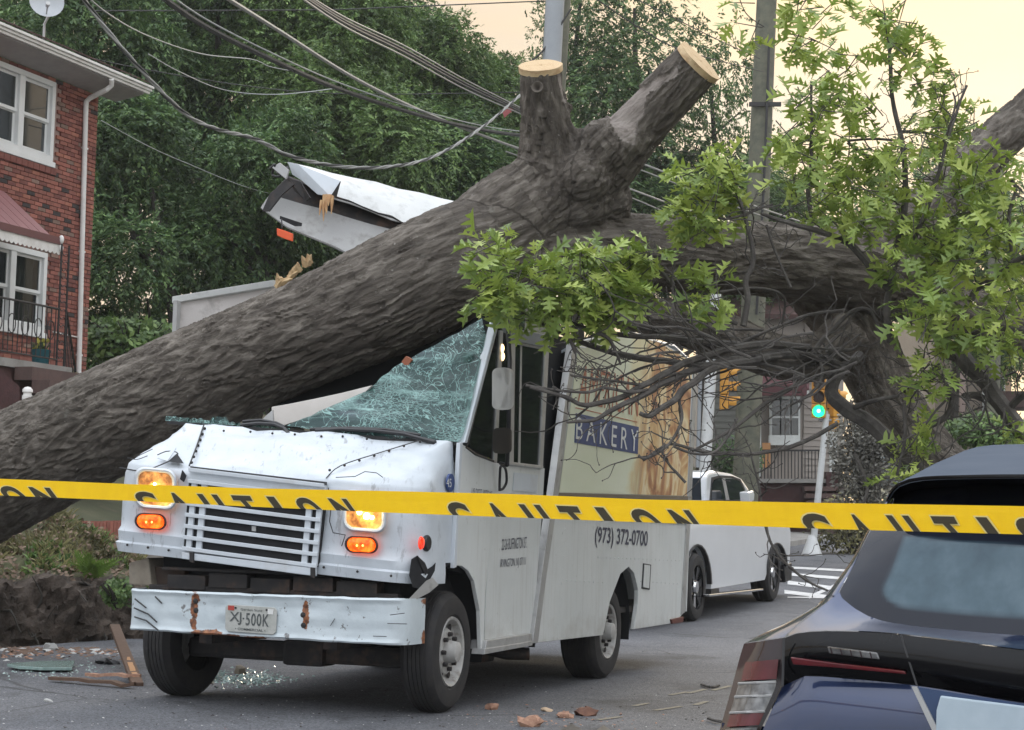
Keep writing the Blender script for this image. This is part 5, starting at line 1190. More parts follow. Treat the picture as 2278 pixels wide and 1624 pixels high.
def dh_window(Wr, curtain):
    s0, s1, z0, z1 = Wr; par = MB(); fr = .085
    def bx(mb, a, c, zl, zh, o0, o1): mb.prism([HP(a, o0, zl), HP(c, o0, zl), HP(c, o0, zh), HP(a, o0, zh)], SB * (o1 - o0))
    bx(par, s0, s1, z0, z0 + fr, -.06, .03); bx(par, s0, s1, z1 - fr, z1, -.06, .03); bx(par, s0, s0 + fr, z0 + fr, z1 - fr, -.06, .03); bx(par, s1 - fr, s1, z0 + fr, z1 - fr, -.06, .03)
    sm = (s0 + s1) / 2; bx(par, sm - .07, sm + .07, z0 + fr, z1 - fr, -.055, .025)
    w = par.build('window', m_wframe, house, bevel=.006)
    zm = (z0 + z1) / 2
    for a, c in ((s0 + fr, sm - .07), (sm + .07, s1 - fr)):
        for lo, hi, o in ((z0 + fr, zm, -.05), (zm - .03, z1 - fr, -.02)):
            m = MB(); t = .05
            bx(m, a + .002, c - .002, lo, lo + t, o - .03, o); bx(m, a + .002, c - .002, hi - t, hi, o - .03, o); bx(m, a + .002, a + t, lo + t, hi - t, o - .03, o); bx(m, c - t, c - .002, lo + t, hi - t, o - .03, o)
            m.build('sash', m_wframe, w, bevel=.004)
            m = MB(); bx(m, a + t, c - t, lo + t, hi - t, o - .02, o - .012); m.build('pane', glass_mat('house_glass', (.8, .84, .82), .03, .45) if curtain else m_pane, w)
        if curtain:
            m = MB(); m.grid([[HP(lerp(a + .05, c - .05, k / 24), -.16 + .02 * math.sin(k * 1.35), zz) for k in range(25)] for zz in (z0 + .1, zm, z1 - .1)]); m.build('curtain', m_curt, w, smooth=True)
        else:
            m = MB(); bx(m, a + .06, c - .06, zm - .2, zm - .13, -.1, -.082); m.build('blind_rail', mat('grey_blind', (.3, .31, .32), .6), w)
    m = MB(); bx(m, s0 - .05, s1 + .05, z0 - .09, z0 - .002, -.04, .05); m.build('sill', m_wframe, w, bevel=.008)
    m = MB(); bx(m, s0, s1, z0, z1, -.3, -.26); m.build('room', m_dark, w)
dh_window(W1, False); dh_window(W2, True)
b = MB(); s0, s1, z0, _ = W1; n = 12
for k in range(n): b.para(HP(lerp(s0, s1 + .1, (k + .5) / n), 0, z0 - .15), SD * ((s1 - s0 + .1) / n / 2 - .006), SB * .04, UP * .05)
b.build('brick_sill', m_bricks[1], house)
# eaves, gutter, roof, downspout
ZG = FA(328, 205, .55).z; sE = hs(FA(328, 205, .55))
b = MB(); b.prism([HP(-7.5, .0, Z_EAVE), HP(-7.5, .55, ZG - .06), HP(-7.5, .55, ZG + .0), HP(-7.5, -.4, Z_EAVE + .25)], SD * (7.5 + sE - .1)); b.build('soffit', mat('grey_soffit', (.36, .34, .33), .6, col2=(.3, .285, .28)), house)
for k in range(3):
    b = MB(); b.prism([HP(-7.5, .56 + .03 * k, ZG - .04 + .045 * k), HP(-7.5, .6 + .03 * k, ZG - .04 + .045 * k), HP(-7.5, .6 + .03 * k, ZG + .003 + .045 * k), HP(-7.5, .56 + .03 * k, ZG + .003 + .045 * k)], SD * (7.5 + sE + .02 * k)); b.build('gutter', m_gutter, house, bevel=.008)
m_shin = mat('maroon_shingles', (.1, .05, .045), .9, col2=(.06, .034, .032), vs=7, bump=.7, bs=30)
b = MB()
for k in range(26):
    o0, o1 = .66 - k * .17, .66 - (k + 1.15) * .17; z0_, z1_ = ZG + .12 + k * .17 * .42, ZG + .12 + (k + 1.15) * .17 * .42
    b.prism([HP(-7.5, o0, z0_), HP(-7.5, o1, z1_), HP(-7.5, o1, z1_ + .012), HP(-7.5, o0, z0_ + .02)], SD * (7.5 + sE - .02 - k * .16))
rf = b.build('roof', m_shin, house)
b = MB(); P = [FA(248, 176, .6), FA(248, 190, .56), FA(238, 199, .5), FA(200, 218, .12), FA(192, 226, .06), FA(191, 240, .055), FA(175, 830, .055)]
b.tube(P, .043, 10); b.build('downspout', m_gutter, house, smooth=40)
for y in (330, 560, 790): b = MB(); q = FA(lerp(191, 175, (y - 240) / 590), y, .03); b.para(q, SD * .06, SB * .03, UP * .015); b.build('strap', m_gutter, house)
# awning
AO = 1.05
m_awn = mat('maroon_awning', (.25, .11, .11), .5, col2=(.2, .085, .088), vs=3)
a0, a1 = FA(0, 474, .02), FA(133, 533, AO)
sA = hs(FA(131, 545, AO)); zA = FA(131, 548, AO).z; zT = zA + .86
b = MB()
for k in range(14):
    x0 = sA - .25 * (k + 1); b.prism([HP(x0, .02, zT), HP(x0 + .235, .02, zT), HP(x0 + .235, AO, zA + .03), HP(x0, AO, zA + .03)], UP * .02)
aw = b.build('awning', m_awn, house)
b = MB(); n = 120; up_, lo_ = [], []
for k in range(n): s = lerp(sA - 3.2, sA, k / (n - 1)); up_.append(HP(s, AO + .01, zA + .03)); lo_.append(HP(s, AO + .01, zA - .1 - .035 * abs(math.sin(k * math.pi / 4))))
b.grid([up_, lo_]); b.build('scalloped_trim', m_gutter, aw, solid=.012)
b = MB(); b.prism([HP(sA - 3.2, AO + .012, zA + .02), HP(sA, AO + .012, zA + .02), HP(sA, AO + .012, zA + .13), HP(sA - 3.2, AO + .012, zA + .13)], SB * .03); b.build('fascia', mat('dark_maroon', (.13, .05, .05), .5), aw)
b = MB(); b.sphere(HP(sA, AO + .04, zA + .1), .07, 10, 8, (.6, .6, 1)); b.sphere(HP(sA, AO + .04, zA - .03), .055, 10, 8, (.7, .7, 1)); b.build('gutter_end', m_gutter, aw, smooth=True)
# porch: floor, column, railing, steps
PO = 1.35
b = MB(); b.prism([HP(-6, .02, Z_PORCH - .12), HP(sA + .05, .02, Z_PORCH - .12), HP(sA + .05, PO, Z_PORCH - .12), HP(-6, PO, Z_PORCH - .12)], UP * .12); b.build('porch_floor', m_conc, house)
b = MB(); b.prism([HP(-6, .0, Z_PORCH - 2), HP(sA, .0, Z_PORCH - 2), HP(sA, PO - .05, Z_PORCH - 2), HP(-6, PO - .05, Z_PORCH - 2)], UP * 1.88); b.build('porch_base', mat('dark_brown_brick', (.09, .045, .04), .9, col2=(.06, .03, .028), vs=9, bump=.4), house)
def ir(name, segs, r=.011):
    mb = MB()
    for p, q in segs: mb.tube([p, q], r, 6)
    return mb.build(name, m_iron, house)
cs = sA - .02
for ds in (0, -.19): ir('porch_column', [(HP(cs + ds, PO - .1, Z_PORCH), HP(cs + ds, PO - .1, zA))], .017)
b = MB()
for k in range(22):
    z0_ = Z_PORCH + .1 + k * .12
    if z0_ < zA - .1: b.tube(catmull([HP(cs, PO - .1, z0_), HP(cs - .06, PO - .1, z0_ + .05), HP(cs - .13, PO - .1, z0_ + .02), HP(cs - .19, PO - .1, z0_ + .09)], 4), .007, 5)
b.build('porch_column', m_iron, house)
zr = Z_PORCH + .86
ir('railing', [(HP(cs - .2, PO - .1, zr), HP(cs - 3, PO - .1, zr))], .018); ir('railing', [(HP(cs - .2, PO - .1, Z_PORCH + .1), HP(cs - 3, PO - .1, Z_PORCH + .1))], .014)
for k in range(22): s = cs - .26 - k * .115; ir('baluster', [(HP(s, PO - .1, Z_PORCH + .1), HP(s, PO - .1, zr))], .009)
for k in range(6):
    s = cs - .4 - k * .32; b = MB(); b.tube([HP(s + .09 * math.cos(a), PO - .08, Z_PORCH + .52 + .14 * math.sin(a)) for a in [2 * math.pi * j / 14 for j in range(15)]], .008, 5); b.build('scroll', m_iron, house)
p0, p1 = HP(cs, PO - .1, zr), FA(168, 826, .7)
ir('hand_rail', [(p0, p1)], .02)
for k in range(7): q = lerp(p0, p1, (k + 1) / 8); ir('baluster', [(q, q - UP * .8)], .009)
b = MB(); q = FA(195, 746, .03); b.tube([FA(118, 738, .03), FA(180, 752, .03)], .012, 6); b.build('wall_pipe', m_gutter, house)
for k in range(5):
    b = MB(); b.prism([HP(-3.8 - .0 * k, PO + .3 * k, Z_PORCH - .3 - .19 * k), HP(-2.45, PO + .3 * k, Z_PORCH - .3 - .19 * k), HP(-2.45, PO + .3 * (k + 1), Z_PORCH - .3 - .19 * k), HP(-3.8, PO + .3 * (k + 1), Z_PORCH - .3 - .19 * k)], UP * .19); b.build('step', mat('brown_stone', (.12, .075, .065), .85, col2=(.085, .055, .05), vs=7, bump=.3), house)
b = MB(); b.prism([FA(0, 822, 2.4), FA(44, 860, 2.4), FA(46, 900, 2.4), FA(30, 920, 2.4), FA(0, 940, 2.4)], -SB * .25); b.build('stair_wall', mat('dark_maroon_brick', (.075, .03, .03), .9, col2=(.05, .022, .022), vs=12, bump=.4), house)
b = MB(); q = FA(60, 900, 2.7)
b.lathe(q - UP * .3, UP, [(0, .06), (.36, .06), (.365, .07), (.42, .07), (.425, .055), (.46, .055), (.465, .07), (.5, .068), (.53, .04), (.54, .001)], 14); o = b.build('vent_pipe', m_gutter, None, smooth=40); tag(o, 'short white capped pipe standing beside the dark brick steps of the porch', 'pipe')
# pot with yellow flowers
pt = thing('flower_pot', 'teal glazed pot of yellow flowers behind the iron porch railing', 'flower pot', FA(88, 842, PO - .35))
q = FA(88, 842, PO - .35); b = MB(); b.lathe(q, UP, [(0, .09), (.02, .1), (.2, .125), (.36, .13), (.4, .15), (.43, .15), (.42, .12), (.38, .11)], 18, cap=False); b.build('pot', mat('teal_glaze', (.012, .1, .12), .25, col2=(.01, .07, .09)), pt, smooth=40)
b = MB(); RFl = random.Random(9)
for k in range(46): a = RFl.uniform(0, 6.28); r = RFl.uniform(0, .14); p = q + V((r * math.cos(a), r * math.sin(a), .42 + RFl.uniform(0, .17))); d = V((RFl.gauss(0, 1), RFl.gauss(0, 1), RFl.gauss(.4, 1))).normalized() * .04; e = d.orthogonal().normalized() * .025; b.add([p - d, p + e, p + d, p - e], [(0, 1, 2, 3)])
b.build('flowers', mat('yellow_petals', (.45, .36, .05), .7, col2=(.22, .25, .05), vs=30), pt, recalc=False)
b = MB()
for k in range(30): a = RFl.uniform(0, 6.28); p = q + V((.05 * math.cos(a), .05 * math.sin(a), .38)); b.tube([p, p + V((RFl.gauss(0, .06), RFl.gauss(0, .06), .16))], .006, 4)
b.build('stems', mat('green_stem', (.05, .09, .03), .7), pt)
# satellite dish
dq = FA(98, 70, .1); ds_ = thing('satellite_dish', 'grey satellite dish on the roof edge of the brick house', 'satellite dish', dq)
b = MB(); b.tube([dq + UP * -.15, dq + UP * .12, FA(108, 36, .15)], .022, 8); b.build('mast', m_alu, ds_, smooth=True)
cdish = FA(103, 8, .2); axd = V((.32, -.9, .25)).normalized()
b = MB(); b.lathe(cdish, axd, [(.07, .27), (.065, .26), (.03, .18), (.01, .1), (0, .001)], 26); b.build('dish', mat('dish_grey', (.42, .44, .46), .5, col2=(.36, .38, .4)), ds_, smooth=True)
b = MB(); b.tube([cdish - UP * .22 + axd * .02, cdish - UP * .16 + axd * .3], .012, 6); b.build('feed_arm', m_alu, ds_)
b = MB(); b.lathe(cdish - UP * .14 + axd * .3, -axd, [(0, .035), (.1, .03)], 10, cap=True); b.build('feed_horn', m_alu, ds_)

# ------------------------------------------------------------------ foliage masses behind
def tree_leaf_mat(name, a, c, d):
    m, t, b = _nodes(name); gi = t.nodes.new('ShaderNodeNewGeometry'); oi = t.nodes.new('ShaderNodeObjectInfo')
    r = tmath(t, 'FRACT', tmath(t, 'ADD', gi.outputs['Random Per Island'], oi.outputs['Random']))
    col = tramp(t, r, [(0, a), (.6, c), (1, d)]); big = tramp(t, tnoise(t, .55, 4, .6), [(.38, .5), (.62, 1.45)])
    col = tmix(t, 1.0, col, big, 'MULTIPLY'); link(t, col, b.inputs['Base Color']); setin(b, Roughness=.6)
    tl = t.nodes.new('ShaderNodeBsdfTranslucent'); link(t, col, tl.inputs[0]); mx = t.nodes.new('ShaderNodeMixShader'); mx.inputs[0].default_value = .3
    link(t, b.outputs[0], mx.inputs[1]); link(t, tl.outputs[0], mx.inputs[2]); link(t, mx.outputs[0], t.nodes['Material Output'].inputs[0]); return m
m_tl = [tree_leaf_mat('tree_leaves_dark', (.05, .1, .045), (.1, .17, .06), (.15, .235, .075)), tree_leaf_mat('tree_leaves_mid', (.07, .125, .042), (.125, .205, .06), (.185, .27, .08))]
def crown_mesh(seed, nfr, m, frond=.5, leafl=.2, lobes=17, fill=.5, nl=11):
    """drooping sprays of long leaflets round many small clumps in a 1 x 1 x 1.25 crown, metres at radius 4"""
    q = random.Random(seed); vs, fs = [], []; Rr = 4.0; cl = []
    for k in range(lobes):
        a = q.uniform(0, 6.283); h = q.uniform(-1, 1); r = math.sqrt(max(0, 1 - h * h)) * q.uniform(.45, .85)
        cl.append((V((r * math.cos(a), r * math.sin(a), h * .95)) * Rr, q.uniform(.26, .5) * Rr))
    cl.append((V((0, 0, 0)), Rr * .62))
    for i in range(nfr):
        c, rad = cl[q.randrange(len(cl))]
        d = V((q.gauss(0, 1), q.gauss(0, 1), q.gauss(.25, 1))).normalized(); p = c + d * rad * (q.uniform(.72, 1.05) if q.random() > fill * .5 else q.uniform(.2, .8))
        ax = (d * .8 + V((q.gauss(0, .35), q.gauss(0, .35), -.35 + q.gauss(0, .3)))).normalized(); side = ax.cross(V((q.gauss(0, .3), q.gauss(0, .3), 1))).normalized(); L = frond * q.uniform(.6, 1.3)
        for j in range(nl):
            t = (j // 2 + .5) / ((nl + 1) // 2); base = p + ax * L * t + V((0, 0, -1)) * L * .35 * t * t
            sgn = 1 if j % 2 else -1
            ld = (side * sgn * .9 + ax * .5 + V((0, 0, -.45)) + V((q.gauss(0, .2), q.gauss(0, .2), q.gauss(0, .2)))).normalized() if j < nl - 1 else ax
            l = leafl * q.uniform(.7, 1.2); w = ld.cross(V((q.gauss(0, .5), q.gauss(0, .5), 1))).normalized() * l * .22
            n = len(vs); vs += [base, base + ld * l * .45 + w, base + ld * l, base + ld * l * .45 - w]; fs.append((n, n + 1, n + 2, n + 3))
    me = bpy.data.meshes.new('crown'); me.from_pydata(vs, [], fs); me.materials.append(m); me.update(); return me
CR = [crown_mesh(1, 6400, m_tl[0]), crown_mesh(2, 6400, m_tl[1]), crown_mesh(3, 6400, m_tl[0]), crown_mesh(4, 1350, m_tl[0], .6, .27, 26, .1, 9), crown_mesh(5, 6400, m_tl[1])]
m_tb = mat('tree_bark', (.06, .055, .045), .9, col2=(.035, .03, .026), vs=6, bump=.5)
RT2 = random.Random(21)
def bgtree(px, py, d, rx, ry, k, label, group, name='broadleaf_tree', gz0=None):
    c = at(px, py, d); sx = rx * d / PF / 4.0; sz = ry * d / PF / 4.0
    g = grade(c.x, c.y) if gz0 is None else gz0; base = V((c.x, c.y, g - .1))
    t = thing(name, label, 'tree', base, group)
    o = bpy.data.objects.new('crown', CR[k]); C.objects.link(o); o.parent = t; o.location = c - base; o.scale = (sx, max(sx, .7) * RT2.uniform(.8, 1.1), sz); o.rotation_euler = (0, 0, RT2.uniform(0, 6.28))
    b = MB(); P = [base, lerp(base, c, .35) + V((RT2.gauss(0, .15), 0, 0)), lerp(base, c, .7) + V((RT2.gauss(0, .25), 0, 0)), c + UP * sz * 2]
    b.tube(catmull(P, 4), cat1([.26, .2, .15, .05], 4), 8)
    for j in range(7):
        h = RT2.uniform(.5, .95); p = lerp(base, c, h); b.tube(catmull([p, p + V((RT2.uniform(-1, 1) * sx * 1.5, RT2.uniform(-1, 1), sz * .9)), p + V((RT2.uniform(-1, 1) * sx * 2.6, RT2.uniform(-1, 1) * 2, sz * 2.2))], 4), cat1([.09, .06, .02], 4), 6)
    b.build('trunk', m_tb, t, smooth=True)
G = 'trees massed behind the brick house'
BT = [
    (215, 150, 41, 260, 330, 0, 'tall dark tree rising straight behind the satellite dish of the brick house'), (330, 560, 37, 190, 290, 2, 'dark drooping tree filling the shade beside the white downspout'),
    (480, 120, 44, 250, 280, 2, 'dark tree crossed by the upper ends of the thick cables'), (560, 520, 39, 210, 270, 0, 'dense dark green tree behind the burst white side wall of the van'),
    (700, 180, 43, 190, 260, 1, 'lighter feathery tree behind the sagging cable above the peeled roof'), (760, 460, 41, 170, 270, 4, 'bright drooping tree directly behind the peeled roof'),
    (860, 255, 47, 170, 210, 0, 'dark tree behind the middle of the cable bundle'), (1010, 325, 46, 190, 220, 4, 'mid green tree behind the leaning trunk, left of its fork'), (1110, 300, 51, 140, 150, 1, 'rounded tree just left of the sawn upright stump'),
    (930, 520, 44, 220, 220, 2, 'dark tree low behind the leaning trunk'), (1150, 520, 47, 200, 220, 0, 'shaded tree behind the fork of the fallen oak'), (640, -10, 50, 260, 190, 0, 'tall far tree reaching the top of the picture between the cables'), (380, -40, 50, 260, 200, 4, 'tall far tree above the gutter of the brick house'), (820, 20, 54, 130, 110, 3, 'open topped far tree under the high wire'),
    (1290, 60, 56, 110, 140, 3, 'thin open tree just right of the conduit pole'), (1410, 110, 55, 130, 190, 3, 'sparse tree against the sunset between the two sawn limbs'), (1390, 330, 54, 190, 190, 3, 'open tree seen in the gap between the two sawn limbs'), (1580, 300, 56, 140, 200, 3, 'open tree behind the tip of the long sawn limb'), (1500, 480, 55, 200, 160, 0, 'low dark tree under the long sawn limb'),
    (1700, 560, 62, 200, 150, 4, 'low tree beyond the leaning wooden pole'), (1950, 560, 66, 230, 150, 3, 'far tree behind the oak leaves'), (2220, 640, 64, 180, 170, 4, 'tree beside the peach house'), (2120, 430, 70, 200, 130, 3, 'far open tree on the skyline behind the oak leaves'),
]
for a in BT: bgtree(*a[:6], a[6], G if a[0] < 1200 else 'trees beyond the crossing')

# ------------------------------------------------------------------ poles, signals, cables
m_pole = mat('weathered_pole_wood', (.17, .165, .12), .9, col2=(.1, .105, .08), vs=4, dirt=(.07, .07, .055), ds=5, da=.6, bump=.6, bs=20)
m_conduit = mat('grey_conduit', (.33, .35, .37), .5, col2=(.27, .29, .31), vs=2)
def pole(name, label, cat_, x0, y0, x1, y1, d, rpx, rpx2, m, ztop=0):
    p1 = at(x1, y1, d); p0 = at(x0, y0, d); dirn = (p1 - p0); g = grade(p0.x, p0.y); k = (g - p0.z) / dirn.z; base = p0 + dirn * k - UP * .05; top = p1 + dirn.normalized() * ztop
    t = thing(name, label, cat_, base); b = MB(); b.tube([lerp(base, top, i / 10) for i in range(11)], [lerp(rpx, rpx2, i / 10) * d / PF for i in range(11)], 14); b.build('shaft', m, t, smooth=40); return t, base, top
tA, bA, topA = pole('utility_pole', 'wooden utility pole with a broad grey conduit, behind the fork of the oak', 'utility pole', 1232, 160, 1242, 0, 34.5, 31, 28, m_pole, 3)
b = MB(); q0, q1 = at(1226, 170, 34.1), at(1238, -60, 34.1); dq_ = (q1 - q0).normalized(); b.tube([q0 - dq_ * 4, q1], 22 * 34 / PF, 12); b.build('conduit', m_conduit, tA, smooth=40)
tB, bB, topB = pole('utility_pole', 'leaning greenish wooden utility pole behind the oak leaves, near the white pickup', 'utility pole', 1660, 1040, 1703, 60, 47, 30, 21, m_pole, 4)
b = MB(); b.tube([at(1683, 700, 46.6), at(1699, 420, 46.6), at(1706, 250, 46.6), at(1711, 100, 46.6)], .035, 8); b.build('riser_cable', m_black, tB, smooth=True)
b = MB(); q = at(1702, 232, 46.7); b.para(q, V((.4, 0, .01)), V((0, .05, 0)), UP * .05); b.build('bracket', m_iron, tB)
tC, bC, _ = pole('utility_pole', 'greenish wooden pole in front of the peach house at the right edge', 'utility pole', 2206, 980, 2213, 620, 58, 17, 15, m_pole, 5)
m_wpost = mat('white_post', (.66, .67, .66), .4, col2=(.56, .57, .57), vs=2, dirt=(.3, .29, .27), ds=5, da=.4)
tD, bD, _ = pole('light_pole', 'stout white metal pole beside the rear corner of the bakery van', 'pole', 1568, 1040, 1581, 830, 42, 13, 12.5, m_wpost, 3)
b = MB(); b.tube([at(1552, 1040, 42), at(1562, 700, 42)], .045, 8); b.build('conduit', m_conduit, tD, smooth=True)
m_sig = mat('signal_yellow', (.62, .3, .035), .45, col2=(.52, .24, .03), vs=4, dirt=(.3, .17, .06), ds=5, da=.4)
m_green = mat('green_signal_lit', (.02, .9, .3), .4, emit=(.01, 1.0, .3), es=1.7); m_greenc = mat('green_signal_core', (.5, 1, .8), .4, emit=(.2, 1.0, .55), es=5)
m_lensd = mat('dark_lens', (.03, .012, .01), .3)
def signal(name, label, px, py, d, facing, lit, n=3, sec=.34, group='traffic signals'):
    top = at(px, py, d); f = V(facing).normalized(); sd = f.cross(UP).normalized(); t = thing(name, label, 'traffic light', top - UP * sec * n, group)
    for k in range(n):
        c = top - UP * (sec * (k + .5)); b = MB(); b.para(c, sd * .17, f * .1, UP * (sec / 2 - .006)); h = b.build('housing', m_sig, t, bevel=.025)
        b = MB(); b.lathe(c + f * .1, f, [(0, .15), (.02, .13), (.03, .001)], 18); b.build('lens', m_green if (lit and k == n - 1) else m_lensd, h, smooth=True)
        if lit and k == n - 1: b = MB(); b.sphere(c + f * .125, .045, 10, 8); b.build('bulb', m_greenc, h, smooth=True)
        b = MB(); rows = []
        for i in range(13):
            a = math.radians(-25 + 230 * i / 12); e = V(sd * math.cos(a) + UP * math.sin(a)); rows.append([c + f * .1 + e * .14, c + f * (.36 if 2 < i < 10 else .28) + e * .145])
        b.grid(rows); b.build('visor', m_sig, h, smooth=True, solid=.008)
    return t
s1 = signal('traffic_light', 'yellow three-section traffic light seen from the side, beside the white pole', 1612, 812, 42.5, (1, -.12, 0), False)
b = MB(); b.tube([at(1581, 850, 42.1), at(1604, 850, 42.5)], .03, 8); b.build('arm', m_conduit, s1)
s2 = signal('traffic_light', 'yellow traffic light with its green lamp shining, on the thin white post', 1822, 836, 45, (-.15, -1, 0), True)
s3 = signal('traffic_light', 'second yellow signal head turned away, to the right of the lit green lamp', 1853, 866, 45.2, (1, .5, 0), False)
tE, bE, tpE = pole('signal_post', 'thin white signal post on a flared white base at the crossing', 'signal post', 1815, 1150, 1838, 930, 45, 7.5, 7, m_wpost, .1)
b = MB(); b.lathe(bE, UP, [(0, .24), (.05, .25), (.12, .22), (.3, .16), (.45, .11), (.5, .09), (.52, .085)], 18); b.build('base', m_wpost, tE, smooth=40)
b = MB(); b.tube([at(1838, 932, 45), at(1838, 915, 45.05)], .05, 8); b.tube([at(1822, 935, 45), at(1853, 935, 45.1)], .03, 8); b.build('bracket', m_conduit, tE)

m_cab = mat('dark_cable', (.05, .05, .048), .7, col2=(.035, .035, .035)); m_cabl = mat('grey_cable', (.3, .3, .28), .6, col2=(.23, .23, .22)); m_wire = mat('pale_wire', (.33, .35, .34), .6)
def cable(name, label, pts, r, m, strands=1, grp='overhead cables'):
    P = catmull([at(*p) for p in pts], 10)
    if strands == 1:
        b = MB(); b.tube(P, r, 6); o = b.build(name, m, None, smooth=True); return tag(o, label, 'cable', grp)
    t = thing(name, label, 'cable', P[0], grp)
    for s in range(strands):
        b = MB(); q = []; L = 0
        for i, p in enumerate(P):
            if i: L += (P[i] - P[i - 1]).length
            a = L * 7 + 6.283 * s / strands; d = (P[min(i + 1, len(P) - 1)] - P[max(i - 1, 0)]).normalized(); u = d.cross(UP).normalized(); w = u.cross(d); q.append(p + (u * math.cos(a) + w * math.sin(a)) * r * .8)
        b.tube(q, r * .7, 6); b.build('strand', m if s % 2 == 0 else m_cab, t, smooth=True)
    return t
cable('twisted_cable', 'sagging twisted service cable hanging low across the trees to the sawn stump', [(150, -60, 21), (195, 10, 21.5), (300, 140, 22), (430, 265, 23), (570, 310, 24.5), (640, 345, 25), (740, 368, 26), (850, 372, 27), (960, 350, 28.5), (1070, 285, 30.5), (1165, 205, 33)], .02, m_cabl, 3)
cable('telephone_cable', 'thick dark telephone cable with a lashed upper wire, lower bundle', [(330, -30, 20), (450, 55, 21.5), (620, 140, 23.5), (760, 200, 26), (940, 258, 29), (1080, 290, 32), (1175, 303, 34)], .034, m_cab)
cable('messenger_wire', 'pale messenger wire lashed on top of the thick telephone cable', [(338, -40, 20), (460, 44, 21.5), (630, 130, 23.5), (770, 190, 26), (945, 248, 29), (1080, 281, 32), (1175, 294, 34)], .011, m_wire)
cable('power_cable', 'pale straight power cable crossing below the high bundle', [(480, -20, 20), (620, 68, 22.5), (800, 180, 26), (980, 265, 30), (1165, 335, 34)], .026, m_cabl)
for k, (dy, m, r, lb) in enumerate(((0, m_cabl, .013, 'uppermost'), (9, m_cab, .02, 'second'), (16, m_cab, .02, 'third'), (25, m_cabl, .013, 'lowest'))):
    cable('bundle_cable', '%s cable of the four high cables running to the sawn upright stump' % lb, [(640 + dy * .6, -40 + dy, 20), (760 + dy * .3, 35 + dy, 22.5), (900, 102 + dy * .95, 26), (1040, 180 + dy * .85, 30), (1175, 248 + dy * .5, 34)], r, m)
cable('thin_wire', 'thin pale wire coming off the upper left of the trees', [(170, -30, 24), (240, 30, 25), (330, 80, 27), (450, 120, 30), (560, 132, 33), (600, 148, 34), (650, 158, 35)], .01, m_wire)
cable('thin_wire', 'thin sagging wire that curves under the thick telephone cable', [(330, 120, 27), (400, 160, 28), (500, 200, 30), (620, 210, 31), (760, 195, 33)], .009, m_wire)
cable('thin_wire', 'thin level wire high above the trees at the top of the picture', [(200, 24, 30), (700, 22, 32), (900, 15, 33), (1215, 2, 35)], .011, m_cab)
cable('thin_wire', 'thin level wire behind the cables, at the height of the sawn stump', [(60, 88, 30), (300, 150, 31), (700, 206, 33), (1165, 205, 35)], .009, m_cab)
cable('thin_wire', 'faint pale wire low in the dark trees beside the downspout', [(225, 268, 30), (330, 325, 32), (420, 365, 34), (560, 420, 36), (700, 450, 38)], .008, m_wire)
cable('service_wire', 'thin wire slanting across the sunset sky between the poles', [(1315, -10, 34), (1420, 60, 36), (1520, 112, 38), (1700, 160, 46)], .013, m_cab)
cable('service_wire', 'thin wire slanting down right at the top of the sunset sky', [(1400, -10, 34), (1590, 85, 40), (1690, 130, 46)], .011, m_cab)
cable('service_wire', 'dark wire dropping from the conduit pole behind the sawn stump', [(1270, 20, 34), (1210, 110, 34), (1175, 140, 34)], .02, m_cab)
for k, (x0, y0, x1, y1, lb) in enumerate(((1430, 365, 1860, 520, 'upper'), (1425, 378, 1840, 530, 'second'), (1395, 418, 1640, 500, 'third'), (1385, 432, 1760, 585, 'lowest'))):
    cable('street_cable', '%s pale cable emerging right of the long sawn limb above the big limb' % lb, [(x0 - 260, y0 - 95, 35), (x0, y0, 37), ((x0 + x1) / 2, (y0 + y1) / 2 + 4, 41), (x1, y1, 47)], .02 if k % 2 == 0 else .014, m_cabl)
cable('guy_wire', 'thin wire looping beside the leaning wooden pole, upper right', [(1640, -20, 44), (1660, 30, 45), (1700, 60, 46.5)], .013, m_cab)
b = MB(); b.prism([at(x, y, 33.5) for x, y in ((1118, 250), (1136, 236), (1142, 244), (1122, 262))], V((0, .02, 0))); tag(b.build('cable_tag', mat('faded_red_tag', (.32, .08, .08), .6), None), 'small faded red tag hanging on the twisted cable near the sawn stump', 'tag')

# ------------------------------------------------------------------ houses beyond the crossing
m_siding = mat('taupe_siding', (.34, .3, .265), .7, col2=(.29, .255, .225), vs=2); m_sidingd = mat('grey_green_siding', (.19, .19, .17), .7, col2=(.16, .16, .145), vs=2); m_trim = mat('white_trim', (.66, .68, .66), .5)
def siding(parent, p0, p1, z0, z1, m, step=.17, thick=.03, maxb=90):
    """lapped boards between two plan points"""
    dx = (p1 - p0); n = int((z1 - z0) / step); out = V((dx.y, -dx.x, 0)).normalized()
    if out.y > 0: out = -out
    for k in range(n):
        z = z0 + k * step; a = V((p0.x, p0.y, z)); c = V((p1.x, p1.y, z)); b = MB()
        b.add([a + out * thick, c + out * thick, c + UP * (step + .01), a + UP * (step + .01), a - out * .04, c - out * .04, c - out * .04 + UP * (step + .01), a - out * .04 + UP * (step + .01)], [(0, 1, 2, 3), (0, 4, 5, 1), (4, 7, 6, 5), (0, 3, 7, 4), (1, 5, 6, 2), (2, 6, 7, 3)]); b.build('siding_board', m, parent)
def hb(parent, name, x0, y0, x1, y1, d, m, th=.1, bev=.0):
    b = MB(); b.prism([at(x0, y1, d), at(x1, y1, d), at(x1, y0, d), at(x0, y0, d)], V((0, th, 0))); return b.build(name, m, parent, bevel=bev)
DH = 60.0
h2 = thing('porch_house', 'taupe sided house with a maroon awning, white bay window and a porch on dark brick', 'house', at(1740, 1150, DH))
pA, pB = at(1598, 1050, DH), at(1875, 1050, DH); zl, zh = at(1740, 1110, DH).z, at(1740, 700, DH).z
